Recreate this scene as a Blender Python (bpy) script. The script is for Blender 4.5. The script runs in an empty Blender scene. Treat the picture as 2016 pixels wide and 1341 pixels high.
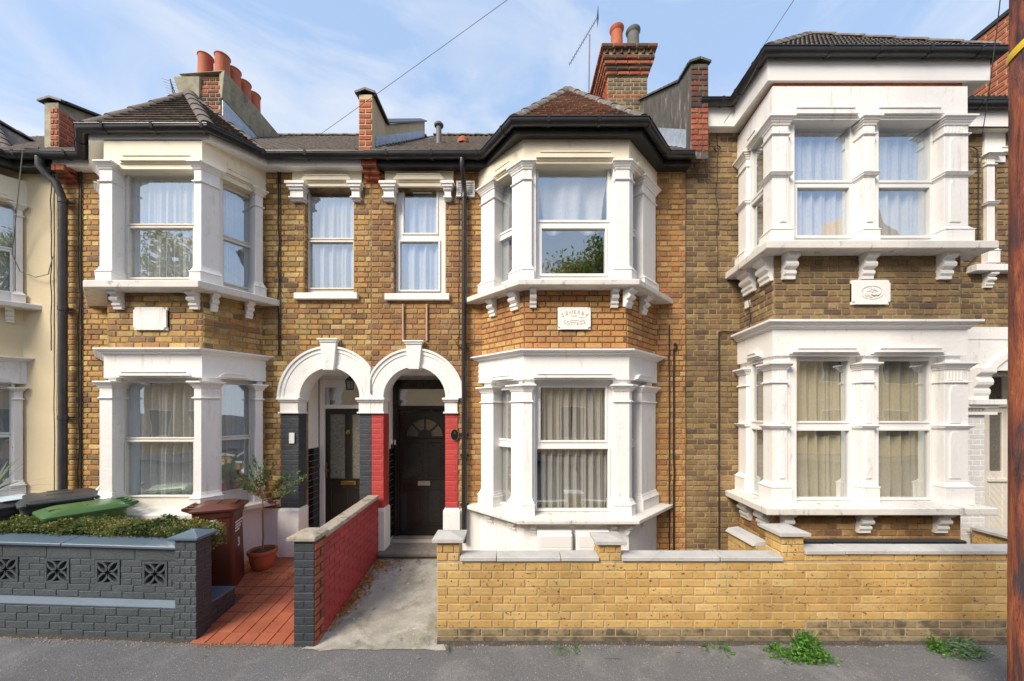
import bpy, bmesh, math, random
from math import radians as R, sin, cos, pi, sqrt, atan2
from mathutils import Vector, Matrix, noise as mnoise
random.seed(7)
rnd = random.random
def ru(a, b): return a + (b - a) * random.random()
sc = bpy.context.scene
col = sc.collection
# ------------------------------------------------------------------ camera, sky, sun, exposure
H = 2.275            # eye height
CX, HZ, FP = 1010.0, 812.0, 720.0   # measured principal point and focal length, in photograph pixels
cam_d = bpy.data.cameras.new('camera'); cam = bpy.data.objects.new('camera', cam_d); col.objects.link(cam)
cam.location = (0, 0, H); cam.rotation_euler = (R(90), 0, 0)
cam_d.sensor_width = 36; cam_d.lens = 36 * FP / 2016
cam_d.shift_x = -(CX - 1008) / 2016; cam_d.shift_y = (HZ - 670.5) / 2016
cam_d.clip_start = .05; cam_d.clip_end = 1000
sc.camera = cam
SUN_EL, SUN_AZ = R(40), R(222)      # azimuth of the sun seen from above, measured from +Y clockwise
w = bpy.data.worlds.new('World'); sc.world = w; w.use_nodes = True
nt = w.node_tree; nt.nodes.clear()
out = nt.nodes.new('ShaderNodeOutputWorld'); bg = nt.nodes.new('ShaderNodeBackground')
sky = nt.nodes.new('ShaderNodeTexSky'); sky.sky_type = 'NISHITA'; sky.sun_disc = False
sky.sun_elevation = SUN_EL; sky.sun_rotation = SUN_AZ
sky.air_density = 1.0; sky.dust_density = 1.6; sky.ozone_density = 2.2; sky.altitude = 20
tc = nt.nodes.new('ShaderNodeTexCoord')
mp = nt.nodes.new('ShaderNodeMapping'); mp.inputs['Scale'].default_value = (1.3, 1.0, 3.6); mp.inputs['Rotation'].default_value = (.35, .25, .5)
n1 = nt.nodes.new('ShaderNodeTexNoise'); n1.inputs['Scale'].default_value = 1.7; n1.inputs['Detail'].default_value = 9; n1.inputs['Roughness'].default_value = .55; n1.inputs['Distortion'].default_value = .9
r1 = nt.nodes.new('ShaderNodeValToRGB'); r1.color_ramp.elements[0].position = .42; r1.color_ramp.elements[1].position = .72
r1.color_ramp.elements[0].color = (.18, .18, .18, 1); r1.color_ramp.elements[1].color = (.9, .9, .9, 1)
sep = nt.nodes.new('ShaderNodeSeparateXYZ')
hz = nt.nodes.new('ShaderNodeMapRange'); hz.inputs['From Min'].default_value = .0; hz.inputs['From Max'].default_value = .47
hz.inputs['To Min'].default_value = 1.0; hz.inputs['To Max'].default_value = .0; hz.clamp = True
mx = nt.nodes.new('ShaderNodeMath'); mx.operation = 'MAXIMUM'
mixc = nt.nodes.new('ShaderNodeMix'); mixc.data_type = 'RGBA'
mixc.inputs['B'].default_value = (3.1, 3.18, 3.3, 1)      # thin high cloud and horizon haze, in the sky texture's own units
L = nt.links.new
L(tc.outputs['Generated'], mp.inputs['Vector']); L(mp.outputs['Vector'], n1.inputs['Vector']); L(n1.outputs['Fac'], r1.inputs['Fac'])
L(tc.outputs['Generated'], sep.inputs[0]); L(sep.outputs['Z'], hz.inputs['Value'])
ad = nt.nodes.new('ShaderNodeMath'); ad.operation = 'ADD'; ad.use_clamp = True
L(r1.outputs['Color'], ad.inputs[0]); L(hz.outputs['Result'], ad.inputs[1])
mixb = nt.nodes.new('ShaderNodeMix'); mixb.data_type = 'RGBA'; mixb.inputs['Factor'].default_value = .72
mixb.inputs['B'].default_value = (1.18, 1.95, 3.25, 1)    # clear blue of the bright midday air
L(sky.outputs['Color'], mixb.inputs['A'])
L(ad.outputs[0], mixc.inputs['Factor']); L(mixb.outputs['Result'], mixc.inputs['A'])
L(mixc.outputs['Result'], bg.inputs['Color']); bg.inputs['Strength'].default_value = .15
L(bg.outputs['Background'], out.inputs['Surface'])
sd = bpy.data.lights.new('sun', 'SUN'); sun = bpy.data.objects.new('sun', sd); col.objects.link(sun)
sd.energy = 2.5; sd.angle = R(27); sd.color = (1, .87, .70)
sun.rotation_euler = (R(90) - SUN_EL, 0, pi - SUN_AZ); sun.location = (0, -5, 20)
sc.view_settings.view_transform = 'Standard'; sc.view_settings.look = 'None'
sc.view_settings.gamma = 1; sc.view_settings.use_curve_mapping = False
sc.view_settings.exposure = 1.0
sc.cycles.max_bounces = 8; sc.cycles.transparent_max_bounces = 12; sc.cycles.caustics_reflective = False; sc.cycles.caustics_refractive = False
# ------------------------------------------------------------------ measuring helpers
def PX(px, Y): return (px - CX) * Y / FP
def PZ(py, Y): return H - (py - HZ) * Y / FP
def V3(px, py, Y): return Vector((PX(px, Y), Y, PZ(py, Y)))
def seg(P0, P1):
    d = Vector((P1[0] - P0[0], P1[1] - P0[1])); l = d.length; d /= l
    return d, Vector((d.y, -d.x)), l
def hit(px, P0, P1, off=0):
    """distance along the wall P0-P1 (moved out by off) at which the photograph's column px meets it, and its depth"""
    d, n, l = seg(P0, P1); a = Vector(P0) + n * off; t = (px - CX) / FP
    s = (t * a.y - a.x) / (d.x - t * d.y); return s, a.y + d.y * s
def offset_poly(poly, off):
    o = []
    for i, p in enumerate(poly):
        ns = []
        if i > 0: ns.append(seg(poly[i - 1], p)[1])
        if i < len(poly) - 1: ns.append(seg(p, poly[i + 1])[1])
        m = ns[0] if len(ns) == 1 else (ns[0] + ns[1]) / (1 + ns[0].dot(ns[1]))
        o.append(Vector(p) + m * off)
    return o
def poly_len(poly): return sum((Vector(poly[i + 1]) - Vector(poly[i])).length for i in range(len(poly) - 1))
def sub_poly(poly, s0, s1):
    pts = []; acc = 0
    for i in range(len(poly) - 1):
        a, b = Vector(poly[i]), Vector(poly[i + 1]); l = (b - a).length
        lo, hi = max(s0, acc if i else -9), min(s1, acc + l if i < len(poly) - 2 else 1e9)
        if lo < hi:
            if not pts: pts.append(a + (b - a) * ((lo - acc) / l))
            pts.append(a + (b - a) * ((hi - acc) / l))
        acc += l
    return pts
# ------------------------------------------------------------------ mesh builder
class MB:
    def __init__(s): s.v = []; s.f = []; s.fr = []
    def add(s, vs, fs, r=None):
        k = len(s.v); s.v += [tuple(v) for v in vs]; s.f += [tuple(k + i for i in f) for f in fs]
        if r is not None: s.fr += [r] * len(fs)
        return s
    def hexa(s, p):   # 8 points: bottom ring 0-3, top ring 4-7
        return s.add(p, [(3, 2, 1, 0), (4, 5, 6, 7), (0, 1, 5, 4), (1, 2, 6, 5), (2, 3, 7, 6), (3, 0, 4, 7)])
    def box(s, x0, x1, y0, y1, z0, z1):
        return s.hexa([(x0, y0, z0), (x1, y0, z0), (x1, y1, z0), (x0, y1, z0), (x0, y0, z1), (x1, y0, z1), (x1, y1, z1), (x0, y1, z1)])
    def wbox(s, P0, P1, u0, u1, z0, z1, o0, o1):   # box on a wall: along u, up z, outwards o
        d, n, _ = seg(P0, P1); P = Vector(P0)
        q = [P + d * u + n * o for u, o in ((u0, o1), (u1, o1), (u1, o0), (u0, o0))]
        return s.hexa([(a.x, a.y, z0) for a in q] + [(a.x, a.y, z1) for a in q])
    def wpoly(s, P0, P1, pts, o0, o1):   # polygon (u,z) on a wall, extruded outwards
        d, n, _ = seg(P0, P1); P = Vector(P0); k = len(pts)
        def q(u, z, o): a = P + d * u + n * o; return (a.x, a.y, z)
        vs = [q(u, z, o0) for u, z in pts] + [q(u, z, o1) for u, z in pts]
        fs = [tuple(range(k)), tuple(range(2 * k - 1, k - 1, -1))] + [(i, (i + 1) % k, k + (i + 1) % k, k + i) for i in range(k)]
        return s.add(vs, fs)
    def wstrip(s, P0, P1, outer, inner, o0, o1):   # ring strip between two (u,z) chains
        d, n, _ = seg(P0, P1); P = Vector(P0)
        def q(t, o): a = P + d * t[0] + n * o; return (a.x, a.y, t[1])
        for i in range(len(outer) - 1):
            c = [outer[i], outer[i + 1], inner[i + 1], inner[i]]
            s.hexa([q(t, o0) for t in c] + [q(t, o1) for t in c])
        return s
    def sweep(s, poly, prof, caps=True):
        n = len(poly); m = len(prof); k = len(s.v)
        offs = {}
        for o, _ in prof:
            if o not in offs: offs[o] = offset_poly(poly, o)
        for i in range(n):
            for o, z in prof:
                p = offs[o][i]; s.v.append((p.x, p.y, z))
        for i in range(n - 1):
            for j in range(m):
                a = k + i * m + j; b = k + i * m + (j + 1) % m; s.f.append((a, b, b + m, a + m))
        if caps:
            s.f.append(tuple(k + j for j in range(m))); s.f.append(tuple(k + (n - 1) * m + j for j in range(m - 1, -1, -1)))
        return s
    def tube(s, pts, r, n=8, caps=True):
        pts = [Vector(p) for p in pts]; rs = r if isinstance(r, (list, tuple)) else [r] * len(pts); k = len(s.v); up = None
        for i, p in enumerate(pts):
            t = (pts[min(i + 1, len(pts) - 1)] - pts[max(i - 1, 0)]).normalized()
            if up is None: up = t.orthogonal().normalized()
            up = (up - t * up.dot(t)).normalized(); b = t.cross(up)
            for j in range(n):
                a = 2 * pi * j / n; s.v.append(tuple(p + (up * cos(a) + b * sin(a)) * rs[i]))
        for i in range(len(pts) - 1):
            for j in range(n):
                a = k + i * n + j; b2 = k + i * n + (j + 1) % n; s.f.append((a, b2, b2 + n, a + n))
        if caps:
            s.f.append(tuple(k + j for j in range(n - 1, -1, -1))); s.f.append(tuple(k + (len(pts) - 1) * n + j for j in range(n)))
        return s
    def lathe(s, c, prof, n=20, tilt=None):
        k = len(s.v); m = len(prof)
        for r, z in prof:
            for j in range(n):
                a = 2 * pi * j / n; s.v.append((c[0] + r * cos(a), c[1] + r * sin(a), c[2] + z))
        for i in range(m - 1):
            for j in range(n):
                a = k + i * n + j; b = k + i * n + (j + 1) % n; s.f.append((a, b, b + n, a + n))
        s.f.append(tuple(k + j for j in range(n - 1, -1, -1)))
        s.f.append(tuple(k + (m - 1) * n + j for j in range(n)))
        return s
    def mesh(s, name, mat, smooth=0):
        me = bpy.data.meshes.new(name); me.from_pydata(s.v, [], s.f)
        for m in (mat if isinstance(mat, (list, tuple)) else [mat]): me.materials.append(m)
        if s.fr and len(s.fr) == len(s.f):
            at = me.attributes.new('rnd', 'FLOAT', 'FACE'); at.data.foreach_set('value', s.fr)
        bm = bmesh.new(); bm.from_mesh(me); bmesh.ops.recalc_face_normals(bm, faces=bm.faces); bm.to_mesh(me); bm.free()
        if smooth:
            me.polygons.foreach_set('use_smooth', [True] * len(me.polygons)); me.set_sharp_from_angle(angle=R(smooth))
        return me
    def build(s, name, mat, parent=None, smooth=0, bev=0, kind=None, local=False):
        o = bpy.data.objects.new(name, s.mesh(name, mat, smooth)); col.objects.link(o)
        if parent is not None:
            o.parent = parent
            if not local: o.matrix_parent_inverse = Matrix.Translation(-wloc(parent))
        if bev:
            b = o.modifiers.new('bevel', 'BEVEL'); b.width = bev; b.segments = 1; b.limit_method = 'ANGLE'
        if kind: o['kind'] = kind
        return o
WL = {}
def wloc(o): return WL.get(o.name, Vector((0, 0, 0)))
def tag(o, label, cat, group=None, kind=None):
    o['label'] = label; o['category'] = cat
    if group: o['group'] = group
    if kind: o['kind'] = kind
    return o
def thing(name, label, cat, loc=(0, 0, 0), group=None):
    o = bpy.data.objects.new(name, None); col.objects.link(o); o.location = loc; o.empty_display_size = .2
    WL[o.name] = Vector(loc); return tag(o, label, cat, group)
def inst(name, me, parent, M, kind=None):
    o = bpy.data.objects.new(name, me); col.objects.link(o)
    if parent is not None: o.parent = parent; M = Matrix.Translation(-wloc(parent)) @ M
    o.matrix_local = M
    return o
# ------------------------------------------------------------------ materials
def new_mat(name):
    m = bpy.data.materials.new(name); m.use_nodes = True; t = m.node_tree; b = t.nodes['Principled BSDF']; return m, t, b
def nz(t, scale, detail=5, rough=.6, stretch=(1, 1, 1), coord='pos', dist=0):
    if coord == 'pos': c = t.nodes.new('ShaderNodeNewGeometry').outputs['Position']
    else: c = t.nodes.new('ShaderNodeTexCoord').outputs['Object']
    mpn = t.nodes.new('ShaderNodeMapping'); mpn.inputs['Scale'].default_value = stretch; t.links.new(c, mpn.inputs['Vector'])
    n = t.nodes.new('ShaderNodeTexNoise'); n.inputs['Scale'].default_value = scale; n.inputs['Detail'].default_value = detail
    n.inputs['Roughness'].default_value = rough; n.inputs['Distortion'].default_value = dist
    t.links.new(mpn.outputs['Vector'], n.inputs['Vector']); return n.outputs['Fac']
def ramp(t, fac, stops, interp='LINEAR'):
    r = t.nodes.new('ShaderNodeValToRGB'); cr = r.color_ramp; cr.interpolation = interp
    while len(cr.elements) < len(stops): cr.elements.new(.5)
    for e, (p, c) in zip(cr.elements, stops):
        e.position = p; e.color = (c, c, c, 1) if isinstance(c, (int, float)) else (*c, 1)
    t.links.new(fac, r.inputs['Fac']); return r.outputs['Color']
def mixr(t, fac, a, b, mode='MIX'):
    n = t.nodes.new('ShaderNodeMix'); n.data_type = 'RGBA'; n.blend_type = mode
    for k, v in (('Factor', fac), ('A', a), ('B', b)):
        if isinstance(v, (int, float)) and k == 'Factor': n.inputs[k].default_value = v
        elif isinstance(v, tuple): n.inputs[k].default_value = (*v, 1)
        else: t.links.new(v, n.inputs[k])
    return n.outputs['Result']
def bump(t, b, fac, strength, dist=.01):
    n = t.nodes.new('ShaderNodeBump'); n.inputs['Strength'].default_value = strength; n.inputs['Distance'].default_value = dist
    t.links.new(fac, n.inputs['Height']); t.links.new(n.outputs['Normal'], b.inputs['Normal'])
def mk(name, c, rough=.6, var=.12, scale=6, bmp=.15, bsc=60, metal=0, spec=.5, dirt=None, stretch=(1, 1, 1), coat=0, trans=0, bdist=.01, coord='pos', extra=None):
    m, t, b = new_mat(name)
    f = nz(t, scale, 6, .65, stretch, coord)
    cc = ramp(t, f, [(.3, tuple(x * (1 - var) for x in c)), (.7, tuple(min(1, x * (1 + var)) for x in c))])
    for dd in ([dirt] if dirt else []) + (extra or []):
        dc, lo, hi, ds, dst = dd
        fa = ramp(t, nz(t, ds, 8, .7, dst, coord, .4), [(lo, 0.), (hi, 1.)]); cc = mixr(t, fa, cc, dc)
    t.links.new(cc, b.inputs['Base Color']); b.inputs['Roughness'].default_value = rough; b.inputs['Metallic'].default_value = metal
    b.inputs['Specular IOR Level'].default_value = spec; b.inputs['Coat Weight'].default_value = coat
    if bmp: bump(t, b, nz(t, bsc, 4, .6, stretch, coord), bmp, bdist)
    return m
def brickm(name, pal, speck=(.05, .035, .03), sp=.62, spsc=55, rough=.85, mott=.25, bmp=.5, stain=None, weath=.19):
    m, t, b = new_mat(name)
    at = t.nodes.new('ShaderNodeAttribute'); at.attribute_name = 'rnd'
    oi = t.nodes.new('ShaderNodeObjectInfo'); a = t.nodes.new('ShaderNodeMath'); a.operation = 'ADD'
    fr = t.nodes.new('ShaderNodeMath'); fr.operation = 'FRACT'
    t.links.new(at.outputs['Fac'], a.inputs[0]); t.links.new(oi.outputs['Random'], a.inputs[1]); t.links.new(a.outputs[0], fr.inputs[0])
    k = len(pal); cc = ramp(t, fr.outputs[0], [(i / (k - 1), p) for i, p in enumerate(pal)])
    f = nz(t, 26, 6, .7); g = ramp(t, f, [(.25, 1 - mott), (.75, 1 + mott * .4)]); cc = mixr(t, 1., cc, g, 'MULTIPLY')
    big = nz(t, .9, 5, .6); g2 = ramp(t, big, [(.36, 1 - weath * 1.3), (.60, 1.)]); cc = mixr(t, 1., cc, g2, 'MULTIPLY')
    g3 = ramp(t, nz(t, 3.2, 4, .65, (1, 1, .6)), [(.38, 1 - weath * .8), (.58, 1.)]); cc = mixr(t, 1., cc, g3, 'MULTIPLY')
    s = ramp(t, nz(t, spsc, 3, .5), [(sp, 0.), (sp + .05, .85)]); cc = mixr(t, s, cc, speck)
    if stain:
        sc_, lo, hi, ss, st = stain
        cc = mixr(t, ramp(t, nz(t, ss, 6, .65, st), [(lo, 0.), (hi, .8)]), cc, sc_)
    t.links.new(cc, b.inputs['Base Color']); b.inputs['Roughness'].default_value = rough
    bump(t, b, nz(t, 70, 5, .7), bmp, .012); return m
M = {}
PAL_Y = [(0.709, 0.446, 0.139), (0.464, 0.262, 0.087), (0.800, 0.564, 0.208), (0.300, 0.163, 0.069), (0.683, 0.406, 0.116), (0.546, 0.289, 0.099), (0.800, 0.603, 0.243), (0.383, 0.223, 0.099), (0.601, 0.289, 0.110), (0.218, 0.131, 0.069), (0.738, 0.471, 0.150)]
M['brick_brown'] = brickm('stock_brick', PAL_Y, stain=((.09, .065, .045), .56, .75, 2.2, (1, 1, .5)))
M['brick_orange'] = brickm('orange_stock_brick', [(.60, .32, .10), (.50, .235, .085), (.66, .40, .14), (.42, .18, .075), (.62, .34, .11), (.54, .23, .09), (.68, .44, .17), (.36, .17, .08)], stain=((.24, .08, .04), .6, .8, 2.6, (1, 1, .6)))
M['brick_mid'] = brickm('mixed_stock_brick', [(.56, .32, .11), (.38, .19, .075), (.62, .40, .16), (.30, .15, .07), (.55, .31, .11), (.46, .22, .09), (.24, .13, .07), (.60, .42, .19)], stain=((.12, .07, .045), .58, .8, 2.4, (1, 1, .5)))
M['brick_olive'] = brickm('dark_stock_brick', [(.34, .25, .115), (.24, .16, .08), (.42, .31, .15), (.17, .115, .065), (.37, .25, .11), (.28, .175, .085), (.13, .09, .06), (.40, .28, .12)], stain=((.08, .055, .04), .55, .75, 2.2, (1, 1, .5)))
M['brick_red'] = brickm('red_brick', [(.58, .15, .07), (.48, .11, .055), (.62, .20, .09), (.36, .09, .05)], weath=.35)
M['brick_dark'] = brickm('sooty_brick', [(.16, .085, .06), (.09, .06, .05), (.30, .09, .05), (.12, .07, .055), (.2, .14, .09)], weath=.4)
M['brick_grey'] = brickm('sooty_stock_brick', [(0.300, 0.225, 0.125), (0.150, 0.125, 0.100), (0.375, 0.275, 0.150), (0.125, 0.106, 0.088), (0.250, 0.188, 0.112)], weath=.3)
M['brick_yellow'] = brickm('yellow_wall_brick', [(.66, .43, .15), (.60, .37, .12), (.71, .48, .18), (.63, .40, .14), (.55, .34, .115), (.73, .52, .22)], speck=(.03, .02, .02), sp=.64, spsc=34, mott=.18, bmp=.55, weath=.16)
M['paint_red'] = brickm('red_masonry_paint', [(.56, .06, .055), (.60, .075, .065), (.53, .05, .05), (.6, .09, .08)], speck=(.5, .25, .2), sp=.74, rough=.5, mott=.12, bmp=.6, weath=.15)
M['paint_redwall'] = brickm('dark_red_masonry_paint', [(.42, .045, .052), (.46, .05, .056), (.39, .04, .047), (.45, .055, .06)], speck=(.35, .2, .18), sp=.735, rough=.5, mott=.15, bmp=.6, weath=.2)
M['paint_slate'] = brickm('slate_masonry_paint', [(.052, .062, .078), (.06, .07, .086), (.048, .057, .072)], speck=(.12, .12, .12), sp=.76, rough=.45, mott=.15, bmp=.7, weath=.15)
M['paint_grey'] = brickm('grey_masonry_paint', [(.098, .118, .132), (.103, .123, .137), (.094, .113, .126), (.106, .126, .138)], speck=(.25, .22, .2), sp=.77, rough=.42, mott=.15, bmp=.75, weath=.15)
M['brick_damp'] = brickm('damp_yellow_brick', [(.34, .27, .16), (.28, .22, .14), (.40, .31, .17), (.30, .25, .17)], sp=.64, spsc=34, stain=((.06, .05, .04), .48, .6, 5, (1, 1, 1)))
M['paint_white_brick'] = brickm('white_masonry_paint', [(.76, .75, .73), (.78, .77, .75), (.74, .73, .71)], speck=(.5, .48, .45), sp=.78, rough=.6, mott=.06, bmp=.5, weath=.05)
M['mortar'] = mk('lime_mortar', (.34, .25, .15), .95, .35, 14, .5, 90, extra=[((.10, .07, .045), .45, .62, 1.9, (1, 1, .5))])
M['mortar_pale'] = mk('pale_mortar', (.46, .37, .24), .95, .2, 14, .5, 90)
M['mortar_dark'] = mk('brown_mortar', (.15, .085, .05), .95, .3, 14, .5, 90)
M['mortar_yellow'] = mk('buff_mortar', (.52, .40, .24), .95, .15, 14, .5, 90, extra=[((.2, .16, .11), .55, .7, 3, (1, 1, 1))])
M['white'] = mk('white_stucco_paint', (.86, .855, .84), .6, .03, 3, .45, 22, dirt=((.42, .39, .34), .60, .82, 5, (1, 1, .45)), extra=[((.62, .58, .50), .58, .74, 13, (1, 1, .10)), ((.30, .27, .23), .665, .70, 22, (1, 1, .5))])
M['cream'] = mk('weathered_cream_paint', (.85, .78, .61), .6, .06, 3, .15, 45, dirt=((.36, .31, .22), .60, .82, 6, (1, 1, .35)))
M['sill'] = mk('dirty_white_sill_paint', (.72, .70, .66), .65, .06, 5, .3, 50, dirt=((.16, .15, .13), .56, .74, 9, (1, 1, .6)))
M['render_cream'] = mk('cream_render', (.74, .63, .42), .75, .05, 1.5, .2, 35, dirt=((.5, .4, .26), .6, .85, 3, (1, 1, .25)))
M['upvc'] = mk('white_window_plastic', (.82, .82, .81), .3, .015, 3, 0)
M['sash'] = mk('old_white_sash_paint', (.74, .71, .65), .5, .06, 9, .3, 60, dirt=((.2, .17, .13), .64, .74, 14, (1, 1, .6)))
M['gutter'] = mk('black_gutter_plastic', (.022, .023, .026), .32, .35, 6, .06, 30, extra=[((.09, .085, .08), .6, .85, 8, (1, 1, 1))])
M['pipe'] = mk('dark_cast_iron_paint', (.05, .053, .057), .45, .3, 6, .15, 30)
M['fascia_black'] = mk('black_fascia_paint', (.025, .024, .024), .5, .3, 8, .15, 40, extra=[((.12, .1, .08), .6, .8, 9, (1, 1, .4))])
M['roof_tile'] = mk('weathered_concrete_tile', (.10, .085, .073), .9, .35, 9, .6, 60, extra=[((.20, .18, .155), .55, .72, 7, (1, 1, 1)), ((.16, .09, .065), .55, .8, 4, (1, 1, 1))])
M['roof_red'] = brickm('clay_roof_tile', [(.46, .26, .19), (.40, .23, .18), (.50, .29, .21), (.36, .25, .20), (.44, .30, .24)], speck=(.3, .27, .22), sp=.6, spsc=30, mott=.3, weath=.2)
M['roof_dark'] = brickm('dark_concrete_tile', [(0.119, 0.111, 0.105), (0.153, 0.136, 0.122), (0.093, 0.088, 0.085), (0.170, 0.145, 0.119)], speck=(.2, .19, .17), sp=.6, spsc=24, mott=.3, weath=.2)
M['roof_brown'] = brickm('brown_concrete_tile', [(.15, .11, .09), (.19, .14, .115), (.12, .095, .08), (.21, .155, .125), (.17, .145, .125)], speck=(.32, .29, .25), sp=.60, spsc=26, mott=.35, weath=.3)
M['ridge'] = mk('mossy_ridge_tile', (.15, .135, .12), .95, .3, 12, .7, 55, extra=[((0.324, 0.297, 0.243), .52, .66, 10, (0.750, 0.750, 0.750)), ((0.068, 0.061, 0.054), .6, .7, 14, (0.750, 0.750, 0.750))])
M['ridge_brown'] = mk('brown_ridge_tile', (.15, .125, .11), .95, .3, 12, .6, 55, extra=[((.26, .23, .20), .58, .72, 10, (1, 1, 1))])
M['opposite_brick'] = mk('warm_brick_far', (.60, .38, .17), .9, .2, 8, 0)
M['cement'] = mk('lichened_cement_render', (0.390, 0.370, 0.273), .95, .2, 6, .5, 40, extra=[((0.156, 0.150, 0.117), .5, .72, 5, (0.750, 0.750, 0.520)), ((0.546, 0.520, 0.390), .6, .8, 8, (0.750, 0.750, 0.750))])
M['cement_cream'] = mk('cream_cement_render', (0.600, 0.504, 0.324), .9, .12, 5, .4, 40, extra=[((0.300, 0.252, 0.168), .55, .8, 4, (0.750, 0.750, 0.480))])
M['cement_dark'] = mk('streaked_black_render', (.10, .095, .085), .95, .35, 9, .7, 40, stretch=(1, 1, .3), extra=[((.34, .33, .29), .55, .66, 16, (1, 1, .18))])
M['lead'] = mk('silver_flashing', (.48, .56, .66), .42, .2, 10, .5, 22, metal=.35, bdist=.03)
M['slate'] = mk('slate_coping', (.045, .05, .058), .5, .3, 9, .3, 50)
M['terracotta'] = mk('terracotta', (.42, .115, .05), .75, .14, 6, .25, 50, extra=[((.2, .1, .07), .62, .8, 6, (1, 1, .6)), ((.5, .35, .25), .66, .8, 9, (1, 1, 1))])
M['pot_grey'] = mk('grey_chimney_clay', (.13, .135, .13), .8, .2, 6, .3, 50)
M['pot_cream'] = mk('cream_chimney_clay', (.5, .42, .3), .8, .15, 6, .3, 50)
M['steel'] = mk('bright_steel', (.6, .6, .6), .25, .05, 6, 0, metal=1)
M['aerial'] = mk('grey_aluminium', (.10, .10, .105), .5, .1, 6, 0, metal=.3)
M['cable'] = mk('black_cable_rubber', (.018, .018, .018), .6, .1, 6, 0)
M['cable_grey'] = mk('grey_cable_rubber', (.15, .15, .15), .6, .1, 6, 0)
M['asphalt'] = mk('pavement_asphalt', (.148, .15, .157), .92, .14, 60, .9, 110, extra=[((.225, .222, .225), .5, .64, 1.3, (1, 1, 1)), ((.13, .128, .13), .56, .70, 1.1, (1, 1, 1)), ((.42, .41, .40), .585, .65, 66, (1, 1, 1)), ((.05, .05, .055), .59, .66, 58, (1, 1, 1)), ((.07, .068, .065), .64, .67, 2.6, (1, 3, 1))])
M['road'] = mk('road_asphalt', (.055, .055, .058), .9, .2, 30, .6, 90)
M['kerb'] = mk('granite_kerb', (.3, .3, .3), .8, .15, 30, .3, 60)
M['concrete'] = mk('stained_path_concrete', (.33, .315, .275), .9, .22, 5, .6, 45, extra=[((.50, .49, .45), .5, .68, 2.3, (1, 1, 1)), ((.16, .165, .09), .50, .68, 2.1, (1, 1, 1)), ((.12, .12, .10), .58, .70, 8, (1, .5, 1)), ((.58, .57, .53), .62, .70, 14, (1, 1, 1))])
M['soil'] = mk('dark_soil', (.06, .045, .035), 1, .4, 12, .8, 40)
M['grit'] = mk('damp_grit', (.07, .062, .052), 1, .4, 30, .8, 60)
M['quarry'] = brickm('quarry_tile', [(.47, .145, .075), (.43, .125, .065), (.50, .17, .09), (.40, .115, .062), (.48, .155, .085)], speck=(.25, .08, .05), sp=.72, rough=.55, mott=.12, bmp=.2, weath=.18)
M['grout'] = mk('dark_grout', (.12, .06, .045), .95, .3, 12, .4, 60)
M['coping'] = mk('stone_coping', (.47, .47, .46), .85, .1, 7, .4, 60, extra=[((.28, .27, .25), .56, .75, 6, (1, 1, 1))])
M['coping_old'] = mk('mossy_stone_coping', (0.378, 0.338, 0.277), .95, .2, 9, .6, 60, extra=[((0.149, 0.135, 0.115), .5, .66, 12, (0.750, 0.750, 0.750)), ((0.540, 0.513, 0.446), .6, .72, 16, (0.750, 0.750, 0.750))])
M['gloss_grey'] = mk('blue_grey_gloss_paint', (.105, .155, .21), .35, .08, 4, .15, 40)
M['door_black'] = mk('black_gloss_paint', (.014, .013, .012), .2, .2, 3, .1, 14, bdist=.02)
M['door_brown'] = mk('black_brown_door', (.026, .022, .018), .32, .15, 5, .08, 30)
M['brass'] = mk('polished_brass', (.75, .45, .12), .3, .08, 10, 0, metal=1)
M['chrome'] = mk('aged_chrome', (.6, .56, .5), .3, .1, 10, 0, metal=1)
M['tile_black'] = mk('black_glazed_tile', (.012, .012, .014), .12, .2, 6, 0)
M['grout_white'] = mk('white_grout', (.55, .55, .54), .9, .05, 9, 0)
M['step'] = mk('worn_stone_step', (0.195, 0.169, 0.143), .9, .25, 14, .5, 70, extra=[((0.390, 0.351, 0.286), .6, .7, 40, (0.750, 0.750, 0.750))])
M['bin_brown'] = mk('brown_bin_plastic', (.105, .034, .021), .42, .15, 5, .08, 60, extra=[((.2, .12, .09), .66, .85, 12, (1, 1, 1))])
M['bin_green'] = mk('green_bin_plastic', (.068, .155, .048), .38, .1, 5, .08, 60, extra=[((.3, .36, .26), .64, .9, 6, (1, 1, 1))])
M['bin_grey'] = mk('grey_bin_plastic', (.055, .058, .062), .42, .12, 5, .08, 60, extra=[((.2, .2, .2), .64, .9, 6, (1, 1, 1))])
M['tar'] = mk('black_timber', (.02, .02, .02), .6, .3, 8, .2, 40)
M['paper'] = mk('pale_blue_paper', (.55, .68, .75), .6, .1, 12, 0)
M['yellow'] = mk('yellow_strap', (.75, .52, .03), .5, .08, 12, .1)
M['bark'] = mk('thin_bark', (.22, .17, .12), .95, .25, 30, .5, 80)
M['black'] = mk('dark_interior', (.03, .028, .026), .9, .1, 3, 0)
M['room'] = mk('room_plaster', (.42, .38, .33), .9, .05, 2, 0)
M['board_tan'] = mk('tan_board', (.62, .46, .32), .9, .2, 8, .3)
M['dark_wood'] = mk('weathered_pink_batten', (.50, .33, .24), .8, .15, 20, .3, 60, stretch=(1, 1, .2))
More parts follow.
